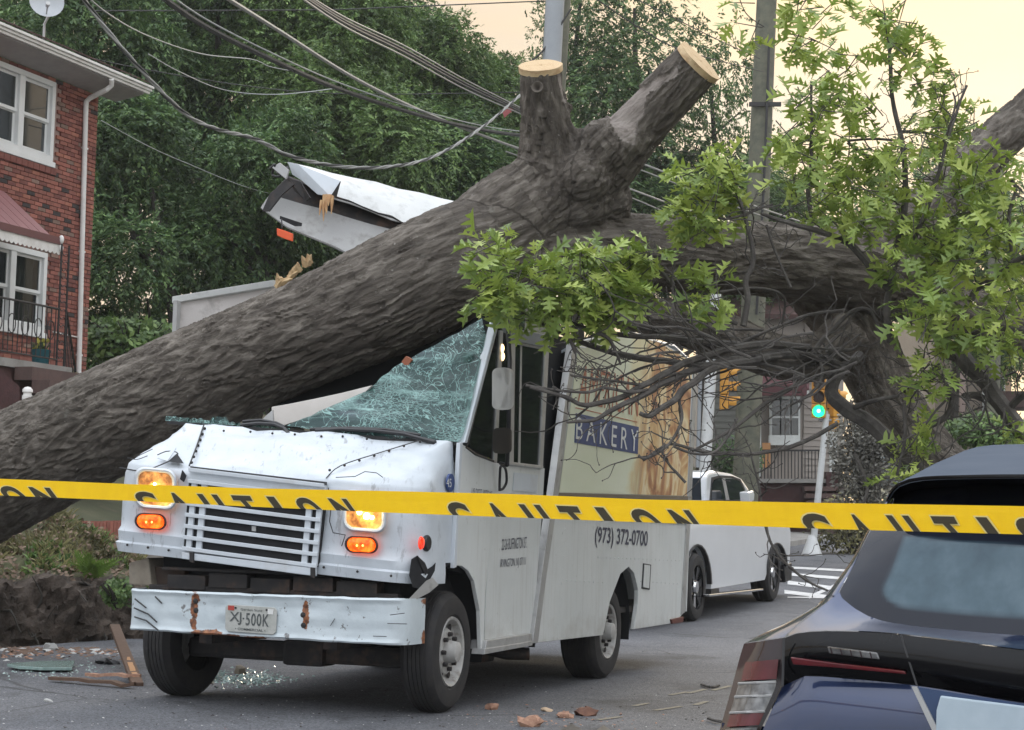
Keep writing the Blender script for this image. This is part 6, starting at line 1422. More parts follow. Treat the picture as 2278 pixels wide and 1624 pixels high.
b = MB(); b.prism([V((pA.x, DH + .06, zl - 2)), V((pB.x, DH + .06, zl - 2)), V((pB.x, DH + .06, zh)), V((pA.x, DH + .06, zh))], V((0, 8, 0))); b.build('wall', m_siding, h2)
siding(h2, V((at(1598, 0, DH).x, DH, 0)), V((at(1665, 0, DH).x, DH, 0)), zl + .6, zh, m_sidingd, .2)
siding(h2, V((at(1800, 0, DH).x, DH, 0)), V((at(1872, 0, DH).x, DH, 0)), zl + .3, zh, m_siding, .2)
b = MB(); b.prism([at(1560, 706, DH - .4), at(1900, 712, DH - .4), at(1870, 640, DH + 3), at(1600, 634, DH + 3)], UP * .15); b.build('roof', m_shin, h2)
b = MB(); b.prism([at(1690, 800, DH - .2), at(1800, 800, DH - .2), at(1800, 868, DH - 1.6), at(1778, 872, DH - 1.6), at(1765, 880, DH - 1.6), at(1745, 874, DH - 1.6), at(1726, 876, DH - 1.6), at(1692, 868, DH - 1.6)], UP * .06); b.build('awning', mat('deep_maroon_awning', (.09, .022, .026), .6), h2)
hb(h2, 'awning_valance', 1690, 855, 1795, 880, DH - 1.62, mat('deep_maroon_awning', (.09, .022, .026), .6))
for x0, x1 in ((1718, 1735), (1738, 1757), (1762, 1776)):
    w = hb(h2, 'window', x0 - 4, 882, x1 + 4, 978, DH - .5, m_trim, .3); hb(w, 'pane', x0, 888, x1, 968, DH - .53, m_pane, .02); hb(w, 'sash', x0 - 1, 926, x1 + 1, 930, DH - .55, m_trim, .04)
hb(h2, 'window_apron', 1712, 968, 1780, 990, DH - .55, m_trim, .3); hb(h2, 'corner_trim', 1846, 900, 1862, 1080, DH - .1, m_trim, .1); hb(h2, 'corner_trim', 1770, 850, 1800, 880, DH - .14, m_trim, .1)
hb(h2, 'porch_post', 1686, 880, 1693, 1060, DH - 2.2, m_trim, .1); hb(h2, 'door', 1640 + 32, 930, 1690, 1060, DH - .1, mat('maroon_door', (.1, .03, .035), .5), .06)
hb(h2, 'porch_glow_patch', 1696, 985, 1714, 1040, DH - .6, mat('porch_glow_paint', (.5, .25, .1), .6), .05)  # warm patch of porch light painted as plain wall colour
hb(h2, 'porch_base', 1662, 1072, 1836, 1190, DH - 2.4, mat('maroon_brick_base', (.06, .025, .024), .9, col2=(.045, .02, .02), vs=10), 2.2)
hb(h2, 'porch_floor', 1658, 1065, 1840, 1074, DH - 2.6, m_conc, 2.4)
hb(h2, 'railing', 1668, 1000, 1830, 1004, DH - 2.5, m_iron, .06)
for k in range(22): x = 1670 + k * 7.5; hb(h2, 'baluster', x, 1004, x + 2, 1066, DH - 2.48, m_iron, .03)
for k in range(7): hb(h2, 'step', 1790 + k * 4, 1082 + k * 16, 1880 + k * 3, 1092 + k * 16, DH - 2.9 - .3 * k, mat('brown_stone', (.12, .075, .065), .85), .5)
hb(h2, 'stair_pier', 1838, 1050, 1868, 1110, DH - 2.7, mat('maroon_brick_base', (.06, .025, .024), .9), .4)
b = MB(); b.prism([at(1560, 1060, 56), at(1650, 1058, 56), at(1650, 1120, 56), at(1560, 1120, 56)], V((0, .3, 0))); tag(b.build('stone_wall', mat('grey_stone', (.2, .2, .195), .9, col2=(.13, .13, .13), vs=3, bump=.5), None), 'low grey stone wall behind the cab of the white pickup', 'wall')
h3 = thing('blue_house', 'pale blue sided gable seen through the gap under the dark oak branches', 'house', at(1998, 1060, 75))
b = MB(); b.prism([at(1960, 1080, 75.05), at(2080, 1080, 75.05), at(2080, 990, 75.05), at(2010, 905, 75.05), at(1960, 880, 75.05)], V((0, 6, 0))); b.build('wall', mat('pale_blue_siding', (.42, .5, .52), .6, col2=(.36, .44, .46)), h3)
for k in range(22):
    y = 1076 - k * 8; xr = 2080 if y > 990 else max(1985, 2010 + (y - 905) * .82)
    b = MB(); b.add([at(1960, y, 74.96), at(xr, y, 74.96), at(xr, y - 8.2, 75.03), at(1960, y - 8.2, 75.03)], [(0, 1, 2, 3)]); b.build('siding_board', mat('pale_blue_siding', (.42, .5, .52), .6), h3, solid=.02)
h4 = thing('peach_house', 'tall peach coloured house with white trim at the far right, behind a wooden pole', 'house', at(2190, 1000, 72))
m_peach = mat('peach_siding', (.52, .36, .24), .7, col2=(.44, .31, .2), vs=2); m_peachd = mat('tan_siding', (.3, .25, .2), .7, col2=(.26, .215, .175), vs=2)
hb(h4, 'wall', 2080, 690, 2250, 1060, 72, m_peachd, 8)
for k in range(18): hb(h4, 'siding_board', 2190, 790 + k * 9, 2248, 798 + k * 9, 71.9, m_peach, .06)
hb(h4, 'corner_trim', 2186, 780, 2196, 1000, 71.85, m_trim, .06); hb(h4, 'corner_trim', 2135, 800, 2148, 960, 71.85, mat('pink_trim', (.5, .38, .34), .6), .06)
w = hb(h4, 'window', 2212, 838, 2236, 890, 71.84, m_trim, .05); hb(w, 'pane', 2215, 842, 2233, 886, 71.82, m_pane, .02)
b = MB(); b.prism([at(2060, 700, 71.4), at(2270, 706, 71.4), at(2230, 640, 75), at(2100, 636, 75)], UP * .12); b.build('roof', m_shin, h4)
hb(h4, 'porch_roof', 2230, 870, 2330, 905, 69, mat('brown_roof', (.1, .06, .055), .9), 2.5); hb(h4, 'porch_wall', 2120, 930, 2180, 990, 70, mat('grey_wall', (.3, .31, .32), .7), .3)
h5 = thing('grey_roof_house', 'low house with a grey shingle roof and white gable, behind the leaning pole', 'house', at(1740, 560, 84))
b = MB(); b.prism([at(1660, 505, 83), at(1790, 505, 83), at(1766, 415, 86), at(1690, 412, 86)], UP * .2); b.build('roof', mat('grey_shingles', (.13, .13, .135), .9, col2=(.1, .1, .105), vs=9), h5)
hb(h5, 'wall', 1668, 505, 1830, 690, 84, m_trim, 5)
b = MB(); b.prism([at(1738, 520, 82.8), at(1812, 520, 82.8), at(1776, 458, 82.8)], V((0, .3, 0))); b.build('gable', m_trim, h5)
b = MB(); b.prism([at(1742, 516, 82.7), at(1776, 468, 82.7), at(1806, 516, 82.7)], V((0, .1, 0))); b.build('gable_panel', mat('peach_gable', (.5, .33, .25), .7), h5)
h6 = thing('cream_house', 'cream house front glimpsed under the big horizontal limb', 'house', at(1760, 800, 80))
hb(h6, 'wall', 1690, 660, 1840, 830, 80, mat('cream_wall', (.62, .5, .33), .7, col2=(.55, .44, .3)), 6)
for x in (1752, 1776): hb(h6, 'corner_trim', x, 700, x + 8, 780, 79.9, m_trim, .08)
w = hb(h6, 'window', 1757, 735, 1772, 762, 79.88, m_trim, .06); hb(w, 'pane', 1759, 737, 1770, 760, 79.85, m_pane, .02)
# scrubby grey hedge and shrubs
def bush(name, label, px, py, d, rx, ry, n, m, ls, seed, cat_='shrub', group=None):
    q = random.Random(seed); c = at(px, py, d); sx, sz = rx * d / PF, ry * d / PF; b = MB(); t = thing(name, label, cat_, c - UP * sz, group)
    for k in range(n):
        e = V((q.gauss(0, 1), q.gauss(0, 1), q.gauss(0, 1))).normalized() * (q.random() ** .4); lump = 1 + .25 * mnoise.noise(e * 2.5 + V((seed, 0, 0))); p = c + V((e.x * sx, e.y * max(sx * .7, .3), e.z * sz)) * lump
        dd = V((q.gauss(0, 1), q.gauss(0, 1), q.gauss(-.2, 1))).normalized() * ls * q.uniform(.6, 1.3); w = dd.orthogonal().normalized() * ls * .3; b.add([p, p + dd * .5 + w, p + dd, p + dd * .5 - w], [(0, 1, 2, 3)])
    o = b.build('leaves', m, t, recalc=False); b = MB()
    for k in range(14): a = q.uniform(0, 6.28); p = c - UP * sz; b.tube([p, p + V((math.cos(a) * sx * .4, math.sin(a) * .3, sz)), p + V((math.cos(a) * sx * .8, math.sin(a) * .6, sz * 1.7))], [.03, .02, .008], 5)
    b.build('stems', m_tb, t); return t
m_greyl = tree_leaf_mat('grey_scrub', (.1, .095, .075), (.2, .19, .16), (.36, .35, .31)); m_drygr = tree_leaf_mat('dry_grass', (.12, .12, .05), (.2, .19, .085), (.28, .25, .12))
bush('grey_shrub', 'pale grey scrubby bush under the mottled limb of the oak', 1925, 1010, 40, 85, 130, 5200, m_greyl, .11, 4)
bush('grey_shrub', 'low dry shrub on the verge beside the signal post', 1900, 1170, 46, 110, 70, 2600, m_drygr, .12, 6); bush('green_shrub', 'dark green shrub behind the white pole', 1640, 1020, 52, 60, 50, 1800, m_tl[0], .12, 8)
bush('green_shrub', 'green shrub over the roof of the dark blue car', 2200, 960, 30, 120, 40, 2600, m_tl[1], .1, 12); bush('green_shrub', 'small green shrub at the foot of the trees, below the downspout', 300, 760, 33, 120, 55, 2600, m_tl[1], .14, 13); bush('yellowing_shrub', 'yellowing plant at the corner of the porch', 135, 850, 30.0, 45, 28, 900, m_drygr, .07, 14)
# ------------------------------------------------------------------ dark blue crossover parked close on the right
CO_ = V((1.335, 4.02, 0))
def CL_(u, v, w): q = CO_ + SB * u + SD * v; return V((q.x, q.y, w))
def CT_(px, py, v): return onpl(px, py, CO_ + SD * v, SD)
def cl3(p): q = p - CO_; return V((q.dot(SB), q.dot(SD), p.z))
def _carpaint(name, c, c2, r=.12):
    m, t, b = _nodes(name); col = tramp(t, tnoise(t, 3, 3), [(.3, c2), (.7, c)]); link(t, col, b.inputs['Base Color']); setin(b, Roughness=.32, Metallic=.55)
    b.inputs['Coat Weight'].default_value = 1.0; b.inputs['Coat Roughness'].default_value = .04; tbump(t, b, tnoise(t, 900, 2), .05, .001); return m
m_cblue = _carpaint('dark_blue_car_paint', (.007, .02, .07), (.005, .015, .052))
m_gloss = mat('gloss_black', (.006, .006, .007), .14, spec=.2); m_cargl = mat('rear_window_glass', (.012, .017, .024), .04, col2=(.01, .014, .02), spec=.12)
m_hglass = mat('heated_rear_glass', (.045, .072, .095), .06, col2=(.036, .06, .08), vs=2, spec=.3)
m_tred = mat('tail_lamp_red', (.1, .006, .01), .12, col2=(.06, .004, .007), vs=20); m_tclr = mat('tail_lamp_clear', (.24, .24, .24), .1, col2=(.07, .07, .07), vs=45, metal=.5); m_tdark = mat('tail_lamp_smoked', (.03, .018, .02), .1)
suv = thing('blue_car', 'dark blue crossover car seen close from behind at the right edge', 'car', CL_(0, 2.2, 0))
def smooth_rows(curves, nx, per):
    """curves: lists of (px, py, v); returns rows of points, spline-blended across"""
    rs = [resample(catmull([CT_(*p) for p in c], 6), nx) for c in curves]; cols = [catmull([r[j] for r in rs], per) for j in range(nx)]
    return [[cols[j][i] for j in range(nx)] for i in range(len(cols[0]))]
def mirror_rows(rows):
    out = []
    for r in rows:
        l = [cl3(p) for p in r]; out.append(r + [CL_(-q.x, q.y, q.z) for q in reversed(l)])
    return out
XC = 2545
def carpart(name, curves, m, nx=16, per=4, par=None, both=True, off=0.0, ang=50):
    rows = smooth_rows(curves, nx, per)
    if off: rows = [[p - SD * off for p in r] for r in rows]
    b = MB(); b.grid(rows); mr = [[CL_(-q.x, q.y, q.z) for q in [cl3(p) for p in r]] for r in rows]
    if curves[0][-1][0] != XC:                 # a piece of one flank: its twin on the other side is a part of its own
        b2 = MB(); b2.grid(mr); b2.build(name, m, par or suv, smooth=ang)
    else: b.grid(mr)
    return b.build(name, m, par or suv, smooth=ang)
c_sp = [(1972, 1104, .42), (1993, 1077, .36), (2045, 1061, .33), (2150, 1056.5, .3), (2278, 1055, .28), (XC, 1058, .26)]
c_r1 = [(2005, 1078, .75), (2030, 1060, .72), (2085, 1030, .7), (2170, 1014, .7), (2278, 1011, .7), (XC, 1012, .7)]
c_r2 = [(2045, 1060, 1.4), (2068, 1040, 1.4), (2116, 1016, 1.4), (2175, 994, 1.4), (2278, 988, 1.4), (XC, 988, 1.4)]
rows = smooth_rows([c_sp, c_r1, c_r2], 18, 6)
for dv, dw, k in ((.5, -.01, 1.0), (1.1, -.05, .99), (1.5, -.13, .97)):
    rows.append([CL_(q.x * k, q.y + dv, q.z + dw) for q in [cl3(p) for p in smooth_rows([c_sp, c_r1, c_r2], 18, 6)[-1]]])
b = MB(); b.grid(rows); b.grid([[CL_(-q.x, q.y, q.z) for q in [cl3(p) for p in r]] for r in rows]); roof_ = b.build('roof', mat('roof_paint', (.1, .115, .14), .5, col2=(.085, .1, .125), spec=0.0), suv, smooth=50, solid=.01)
b = MB(); b.grid([[p + UP * .012 for p in r[9:]] for r in rows[9:]]); b.build('sunroof', m_gloss, suv, smooth=50)
c_gt = [(1990, 1104, .5), (2020, 1093, .5), (2065, 1086, .5), (2150, 1081, .5), (2278, 1079, .5), (XC, 1082, .5)]
carpart('spoiler_lip', [c_sp, [(x, y + 13, v + .02) for x, y, v in c_sp], c_gt], m_gloss, 18, 3)
c_gm = [(1936, 1182, .36), (1975, 1182, .34), (2030, 1183, .32), (2140, 1186, .31), (2278, 1188, .3), (XC, 1194, .29)]
c_gb = [(1868, 1317, .15), (1880, 1336, .13), (1935, 1372, .11), (2030, 1392, .1), (2278, 1414, .08), (XC, 1424, .07)]
c_g3 = [(1902, 1252, .25), (1935, 1262, .23), (1990, 1275, .21), (2095, 1288, .2), (2278, 1298, .19), (XC, 1306, .18)]
NH = 90; rw = smooth_rows([c_gt, c_gm, c_g3, c_gb], NH, 14); hm = len(rw); sheen = []
def ss(x): x = min(max(x, 0), 1); return x * x * (3 - 2 * x)
for i in range(hm):
    for j in range(NH):
        s_, t_ = j / (NH - 1) - (.165 - .02 * i / hm), i / (hm - 1); r = .1; dx, dy = max(0, r - s_), max(0, t_ - .86 + r)
        q = 1 if s_ > r else r - math.hypot(dx, dy) if dy > 0 else s_
        if s_ > r: q = .86 - t_
        sheen.append(ss((min(q, (t_ - .37 - .1 * s_)) + .012) / .024))
b = MB(); vs = [p for r in rw for p in r]; fs = [(i * NH + j, i * NH + j + 1, (i + 1) * NH + j + 1, (i + 1) * NH + j) for i in range(hm - 1) for j in range(NH - 1)]
b.add(vs, fs); b.add([CL_(-q.x, q.y, q.z) for q in [cl3(p) for p in vs]], fs)
def _rearglass():
    m, t, b_ = _nodes('rear_glass'); at_ = t.nodes.new('ShaderNodeAttribute'); at_.attribute_name = 'glass_sheen'
    st = tnoise(t, 3, 4, .6, tmap(t, (3, 3, .4))); inner = tramp(t, st, [(.25, (.03, .05, .066)), (.5, (.05, .08, .1)), (.75, (.08, .115, .14))])  # streaky blue-grey paints the sky's reflection into the glass inside the frit
    link(t, tmix(t, at_.outputs['Fac'], (.011, .013, .02), inner), b_.inputs['Base Color']); setin(b_, Roughness=.04); b_.inputs['Specular IOR Level'].default_value = .16; return m
rwo = b.build('rear_window', _rearglass(), suv, smooth=60, recalc=False); a_ = rwo.data.attributes.new('glass_sheen', 'FLOAT', 'POINT')
for i in range(len(rwo.data.vertices)): a_.data[i].value = sheen[i % len(sheen)]
c_po = [(1967, 1107, .52), (1930, 1180, .42), (1893, 1248, .33), (1855, 1300, .25), (1840, 1323, .21)]
c_pi = [(1988, 1105, .5), (1940, 1182, .37), (1903, 1252, .26), (1870, 1308, .17), (1862, 1326, .15)]
carpart('rear_pillar', [c_po, [((a[0] + c[0]) / 2, (a[1] + c[1]) / 2, (a[2] + c[2]) / 2 - .03) for a, c in zip(c_po, c_pi)], c_pi], m_cblue, 14, 3)
# haunch and tailgate
c_seam = [(1862, 1326, .15), (1835, 1342, .14), (1790, 1375, .12), (1760, 1400, .09), (1745, 1417, .07)]
c_out = [(1840, 1323, .21), (1808, 1352, .25), (1738, 1390, .24), (1690, 1413, .2), (1656, 1431, .17)]
carpart('rear_quarter', [c_out, [((a[0] + c[0]) / 2, (a[1] + c[1]) / 2 - 1, (a[2] + c[2]) / 2 - .02) for a, c in zip(c_out, c_seam)], c_seam], m_cblue, 16, 4)
c_bt = [(1746, 1417, .05), (1775, 1407, .03), (1850, 1402, .01), (2004, 1410, .0), (2278, 1445, -.02), (XC, 1472, -.03)]
c_mid = [(1800, 1372, .1), (1830, 1372, .08), (1900, 1386, .06), (2020, 1400, .05), (2278, 1430, .03), (XC, 1450, .02)]
carpart('tailgate_shoulder', [c_gb, c_mid, c_bt], m_cblue, 22, 5)
c_be = [(1740, 1527, .06), (1781, 1508.6, .03), (1818, 1504.5, .02), (2036, 1525, .0), (2278, 1564, -.015), (XC, 1596, -.02)]
carpart('light_band', [[(x, y + 2, v) for x, y, v in c_bt], [((a[0] + c[0]) / 2, (a[1] + c[1]) / 2, (a[2] + c[2]) / 2 - .025) for a, c in zip(c_bt, c_be)], c_be], m_gloss, 22, 4)
def flatpiece(name, pts, v, m, th=.008, par=None, both=False, bev=0.0):
    P = [CT_(x, y, v) for x, y in pts]; b = MB(); b.prism(P, -SD * th)
    if both: b.prism([CL_(-q.x, q.y, q.z) for q in [cl3(p) for p in P]], -SD * th)
    return b.build(name, m, par or suv, bevel=bev)
flatpiece('band_seam', [(2002, 1411), (2006, 1411), (2042, 1525), (2038, 1525)], -.02, m_seam, .004)
rl = flatpiece('reverse_lamp', [(1842, 1437), (1953.5, 1451), (1959.5, 1467), (1846, 1453)], -.012, m_tclr, .012, bev=.003)
for k in range(5): flatpiece('lamp_rib', [(1846 + k * 22, 1440 + k * 2.7), (1849 + k * 22, 1440.4 + k * 2.7), (1853 + k * 22, 1455 + k * 2.7), (1850 + k * 22, 1454.6 + k * 2.7)], -.026, m_tdark, .002, rl)
flatpiece('red_lamp_strip', [(1760, 1461), (1860, 1474), (2014, 1492), (2018, 1500), (1860, 1485), (1766, 1478)], -.016, m_tred, .01, bev=.003)
c_bl = [(1690, 1640, .0), (1750, 1640, -.02), (1850, 1642, -.03), (2000, 1648, -.04), (2278, 1660, -.05), (XC, 1670, -.05)]
carpart('tailgate', [c_be, [((a[0] + c[0]) / 2, (a[1] + c[1]) / 2, (a[2] + c[2]) / 2 - .012) for a, c in zip(c_be, c_bl)], c_bl], m_cblue, 22, 4)
flatpiece('plate_recess', [(2041, 1528), (2278, 1566), (XC, 1600), (XC, 1680), (2110, 1668)], -.046, mat('recess_blue', (.04, .07, .15), .3), .006)
flatpiece('plate_trim', [(2030, 1527), (2041, 1527), (2112, 1668), (2096, 1668)], -.05, m_alu, .012)
pl_ = flatpiece('license_plate', [(2093, 1547), (2278, 1570), (XC, 1602), (XC, 1700), (2090, 1690), (2082, 1640), (2084, 1580)], -.056, mat('pale_plate', (.42, .5, .56), .4, col2=(.36, .44, .5), vs=20), .008, bev=.004)
# tail lamp
c_to = [(1655, 1432, .17), (1645, 1465, .15), (1625, 1540, .12), (1601, 1624, .1), (1588, 1670, .1)]
c_ti = [(1744, 1419, .065), (1741, 1470, .06), (1737, 1527, .06), (1692, 1624, .04), (1675, 1665, .04)]
carpart('tail_lamp', [c_to, [((a[0] * .55 + c[0] * .45), (a[1] * .55 + c[1] * .45), (a[2] + c[2]) / 2 - .035) for a, c in zip(c_to, c_ti)], c_ti], m_tdark, 22, 5)
def lampzone(t0, t1, m, nm, e0=.09, e1=.9):
    A, Bc = resample([V((*p[:2], p[2])) for p in c_to], 41), resample([V((*p[:2], p[2])) for p in c_ti], 41)
    rows = []
    for k in range(7):
        t = lerp(t0, t1, k / 6) * 40; i = int(t); f = t - i; a, c = lerp(A[i], A[min(i + 1, 40)], f), lerp(Bc[i], Bc[min(i + 1, 40)], f)
        rows.append([CT_(lerp(a.x, c.x, s), lerp(a.y, c.y, s), lerp(a.z, c.z, s) - .035 * math.sin(math.pi * s) - .012) for s in [lerp(e0, e1, j / 8) for j in range(9)]])
    b = MB(); b.grid(rows); return b.build(nm, m, suv, smooth=50)
lampzone(.18, .35, m_tred, 'red_lens', .16); lz = lampzone(.37, .64, m_tclr, 'clear_lens', .12); lampzone(.66, .78, m_tred, 'red_lens', .14); lampzone(.8, .97, m_tclr, 'clear_lens', .12)
b = MB(); A, Bc = resample([V(p) for p in c_to], 41), resample([V(p) for p in c_ti], 41)
for k in (15, 20.5, 26):
    i = int(k); a, c = A[i], Bc[i]; b.tube([CT_(lerp(a.x, c.x, s), lerp(a.y, c.y, s), lerp(a.z, c.z, s) - .035 * math.sin(math.pi * s) - .016) for s in (.12, .5, .9)], .003, 5)
b.build('lamp_divider', m_alu, suv)
for x0, y0, y1 in ((1748, 1420, 1530),): flatpiece('tailgate_gap', [(1742, 1419), (1747, 1418), (1744, 1527), (1739, 1528)], .02, m_seam, .004)
# rest of the body, out of frame: bumper, flanks, bonnet, wheels
prof = [(-.84, .25, .9), (-.85, .5, .86), (-.86, 1.2, .84), (-.86, 2.6, .84), (-.86, 3.4, .82), (-.8, 4.1, .75)]
b = MB()
for s in (-1, 1):
    b.grid([[CL_(s * abs(u) * k, v, w + dz) for u, v, w in prof] for k, dz in ((.95, .1), (1, 0), (1.0, -.3), (.97, -.55))])
b.build('flank', m_cblue, suv, smooth=50)
b = MB(); b.grid([[CL_(u, .1 - .12 * (1 - (u / .95) ** 2), w) for u in [lerp(-.92, .92, k / 12) for k in range(13)]] for w in (.84, .7, .55, .32)]); b.build('bumper', m_cblue, suv, smooth=50)
b = MB(); b.grid([[CL_(u, v, w) for u in (-.72, -.4, 0, .4, .72)] for v, w in ((2.4, 1.42), (3.0, 1.05), (3.3, .98), (4.05, .82), (4.15, .5))]); b.build('bonnet', m_cblue, suv, smooth=50)
b = MB()
for s in (-1, 1): b.grid([[CL_(s * u, v, w) for v, u, w in ((.75, .5, 1.36), (1.4, .5, 1.42), (2.3, .5, 1.38))], [CL_(s * .74, v, .98) for v in (.6, 1.4, 2.9)]])
b.build('side_window', m_cargl, suv)
b = MB(); b.prism([CL_(-.85, .3, .35), CL_(.85, .3, .35), CL_(.85, 3.9, .35), CL_(-.85, 3.9, .35)], UP * .5); b.build('underbody', m_black, suv)
for u, v in ((-.8, .75), (.8, .75), (-.8, 3.35), (.8, 3.35)):
    s = 1 if u > 0 else -1; b = MB(); b.lathe(CL_(u, v, .33), SB * s, [(-.1, .2), (-.11, .3), (-.08, .33), (.08, .33), (.11, .3), (.11, .22)], 28); w = b.build('wheel', m_rubber, suv, smooth=40)
    b = MB(); b.lathe(CL_(u, v, .33), SB * s, [(.1, .22), (.06, .18), (.08, .05), (.08, .001)], 20); b.build('rim', m_alu, w, smooth=40)
# bare seats and belts do not show; the inside is dark

# ------------------------------------------------------------------ white pickup beyond the van
PK = gz(1552, 1381); pk2 = PK + SD * 3.7
def PS(px, py, off=0.0): return onpl(px, py, PK + SB * off, SB)
m_pkw = _carpaint('white_car_paint', (.74, .76, .78), (.7, .72, .74)); m_pkw.node_tree.nodes['Principled BSDF'].inputs['Metallic'].default_value = 0
pick = thing('white_pickup', 'white crew cab pickup driving away beyond the rear of the bakery van', 'pickup truck', (PK + pk2) / 2)
def pp(pts, off, depth, name, m, bev=0.0, par=None): b = MB(); b.prism([PS(x, y, off) for x, y in pts], -SB * depth); return b.build(name, m, par or pick, bevel=bev)
def arch(cx, cy, rx, ry, n=9, a0=180, a1=0): return [(cx + rx * math.cos(math.radians(lerp(a0, a1, i / n))), cy - ry * math.sin(math.radians(lerp(a0, a1, i / n)))) for i in range(n + 1)]
low = [(1440, 1300), (1440, 1138), (1545, 1128), (1600, 1118), (1676, 1122), (1720, 1133), (1752, 1150), (1759, 1185), (1757, 1248), (1751, 1262)] + arch(1731, 1272, 21, 62, 9, 10, 172) + [(1701, 1290), (1582, 1310)] + arch(1554, 1300, 28, 86, 9, 0, 180) + [(1524, 1325)]
pp(low, 0, 1.95, 'body', m_pkw, .03)
cab = [(1575, 1132), (1571, 1100), (1572, 1060), (1577, 1051), (1590, 1047), (1627, 1053), (1650, 1064), (1666, 1087), (1678, 1124)]
pp(cab, -.1, 1.75, 'cab', m_pkw, .04)
pp([(1583, 1112), (1585, 1076), (1590, 1067), (1603, 1063), (1610, 1064), (1617, 1112)], -.085, .02, 'side_window', m_cargl); pp([(1624, 1112), (1614, 1065), (1630, 1065), (1645, 1070), (1661, 1100), (1664, 1112)], -.085, .02, 'side_window', m_cargl)
q = PS(1545, 1090, -.1); b = MB(); zt, zb2 = PS(1545, 1062, -.1).z, PS(1545, 1112, -.1).z
def RG(u, w, dv): p = PS(1572, 1090, 0) - SB * u + SD * dv; return V((p.x, p.y, w))
b.prism([RG(.07, zb2, -.03), RG(1.6, zb2, -.03), RG(1.55, zt, -.02), RG(.09, zt, -.02)], SD * .04); b.build('rear_window', m_cargl, pick)
pp([(1579, 1322), (1698, 1309), (1699, 1314), (1579, 1328)], .12, .1, 'side_step', m_chrome, .01); pp([(1582, 1311), (1600, 1309), (1600, 1322), (1582, 1324)], .0, .1, 'step_bracket', m_black)
pp([(1744, 1258), (1762, 1252), (1762, 1290), (1748, 1296)], -.02, 1.9, 'front_bumper', m_black, .02)
pp([(1666, 1095), (1676, 1092), (1679, 1098), (1678, 1114), (1668, 1116)], .22, .14, 'mirror', m_pkw, .02); pp([(1618, 1135), (1630, 1136), (1630, 1140), (1618, 1139)], .01, .02, 'door_handle', m_pkw)
m_gap = mat('panel_gap', (.3, .3, .3), .7)
pp([(1440, 1218), (1532, 1212), (1532, 1216), (1440, 1222)], .01, .02, 'side_crease', m_pkw)
for P_ in ([(1440, 1120), (1545, 1114), (1612, 1112), (1612, 1117), (1545, 1121), (1440, 1128)], [(1614, 1112), (1668, 1113), (1668, 1118), (1614, 1117)]): pp(P_, .006, .03, 'belt_trim', m_black)
pp([(1606, 1063), (1613, 1064), (1623, 1113), (1616, 1113)], -.08, .03, 'door_pillar', m_alu)
pp([(1584, 1062), (1600, 1058), (1630, 1059), (1648, 1066), (1668, 1113), (1664, 1113), (1645, 1070), (1628, 1063), (1601, 1063), (1588, 1068), (1584, 1113), (1580, 1113)], -.09, .02, 'window_trim', m_black)
for cx, cy, rx, ry in ((1731, 1272, 21, 62), (1554, 1300, 28, 86)):
    A = arch(cx, cy, rx, ry, 12, 12 if cx > 1700 else 0, 172 if cx > 1700 else 180); Ao = [(cx + (x - cx) * 1.16, cy + (y - cy) * 1.07) for x, y in A]
    pp(A + [(cx + (x - cx) * 1.1, cy + (y - cy) * 1.045) for x, y in A][::-1], .02, .06, 'arch_shade_ring', m_black, .004)  # black ring stands in for the shaded gap round the tyre
    b = MB(); b.prism([PS(x, y, -.12) for x, y in arch(cx, cy + 8, rx * 1.05, ry * 1.05, 12)], -SB * .3); b.build('wheel_well', m_dark, pick)
for cx, cy, r in ((1552, 1304, .44), (1722, 1299, .44)):
    c0 = PS(cx, cy, .02); c0 = V((c0.x, c0.y, grade(c0.x, c0.y) + r)); b = MB(); b.lathe(c0, SB, [(-.27, r * .7), (-.28, r * .9), (-.24, r), (-.18, r), (-.17, r * .97), (-.12, r * .97), (-.11, r), (-.04, r), (.0, r * .93), (.012, r * .78), (0, r * .66)], 36); w = b.build('wheel', m_rubber, pick, smooth=35)
    b = MB(); b.lathe(c0, SB, [(-.01, r * .67), (-.03, r * .62), (-.1, r * .58), (-.12, r * .2)], 30); b.build('rim', m_gloss, w, smooth=35)
    for k in range(6):
        a = 2 * math.pi * k / 6 + .3; e = UP * math.cos(a) + SD * math.sin(a); t_ = UP * -math.sin(a) + SD * math.cos(a)
        b = MB(); b.prism([c0 - SB * .03 + e * r * .16 + t_ * .035, c0 - SB * .015 + e * r * .6 + t_ * .06, c0 - SB * .015 + e * r * .6 - t_ * .06, c0 - SB * .03 + e * r * .16 - t_ * .035], -SB * .03); b.build('spoke', m_gloss if k != 3 else m_chrome, w)
    b = MB(); b.lathe(c0 - SB * .035, SB, [(0, r * .2), (.03, r * .18), (.035, .001)], 16); b.build('hub', m_chrome, w)
    b = MB(); c1 = c0 - SB * 1.65; b.lathe(c1, -SB, [(-.27, r * .5), (-.28, r * .9), (-.24, r), (-.04, r), (.0, r * .93), (0, r * .3)], 24); b.build('wheel', m_rubber, pick, smooth=35)

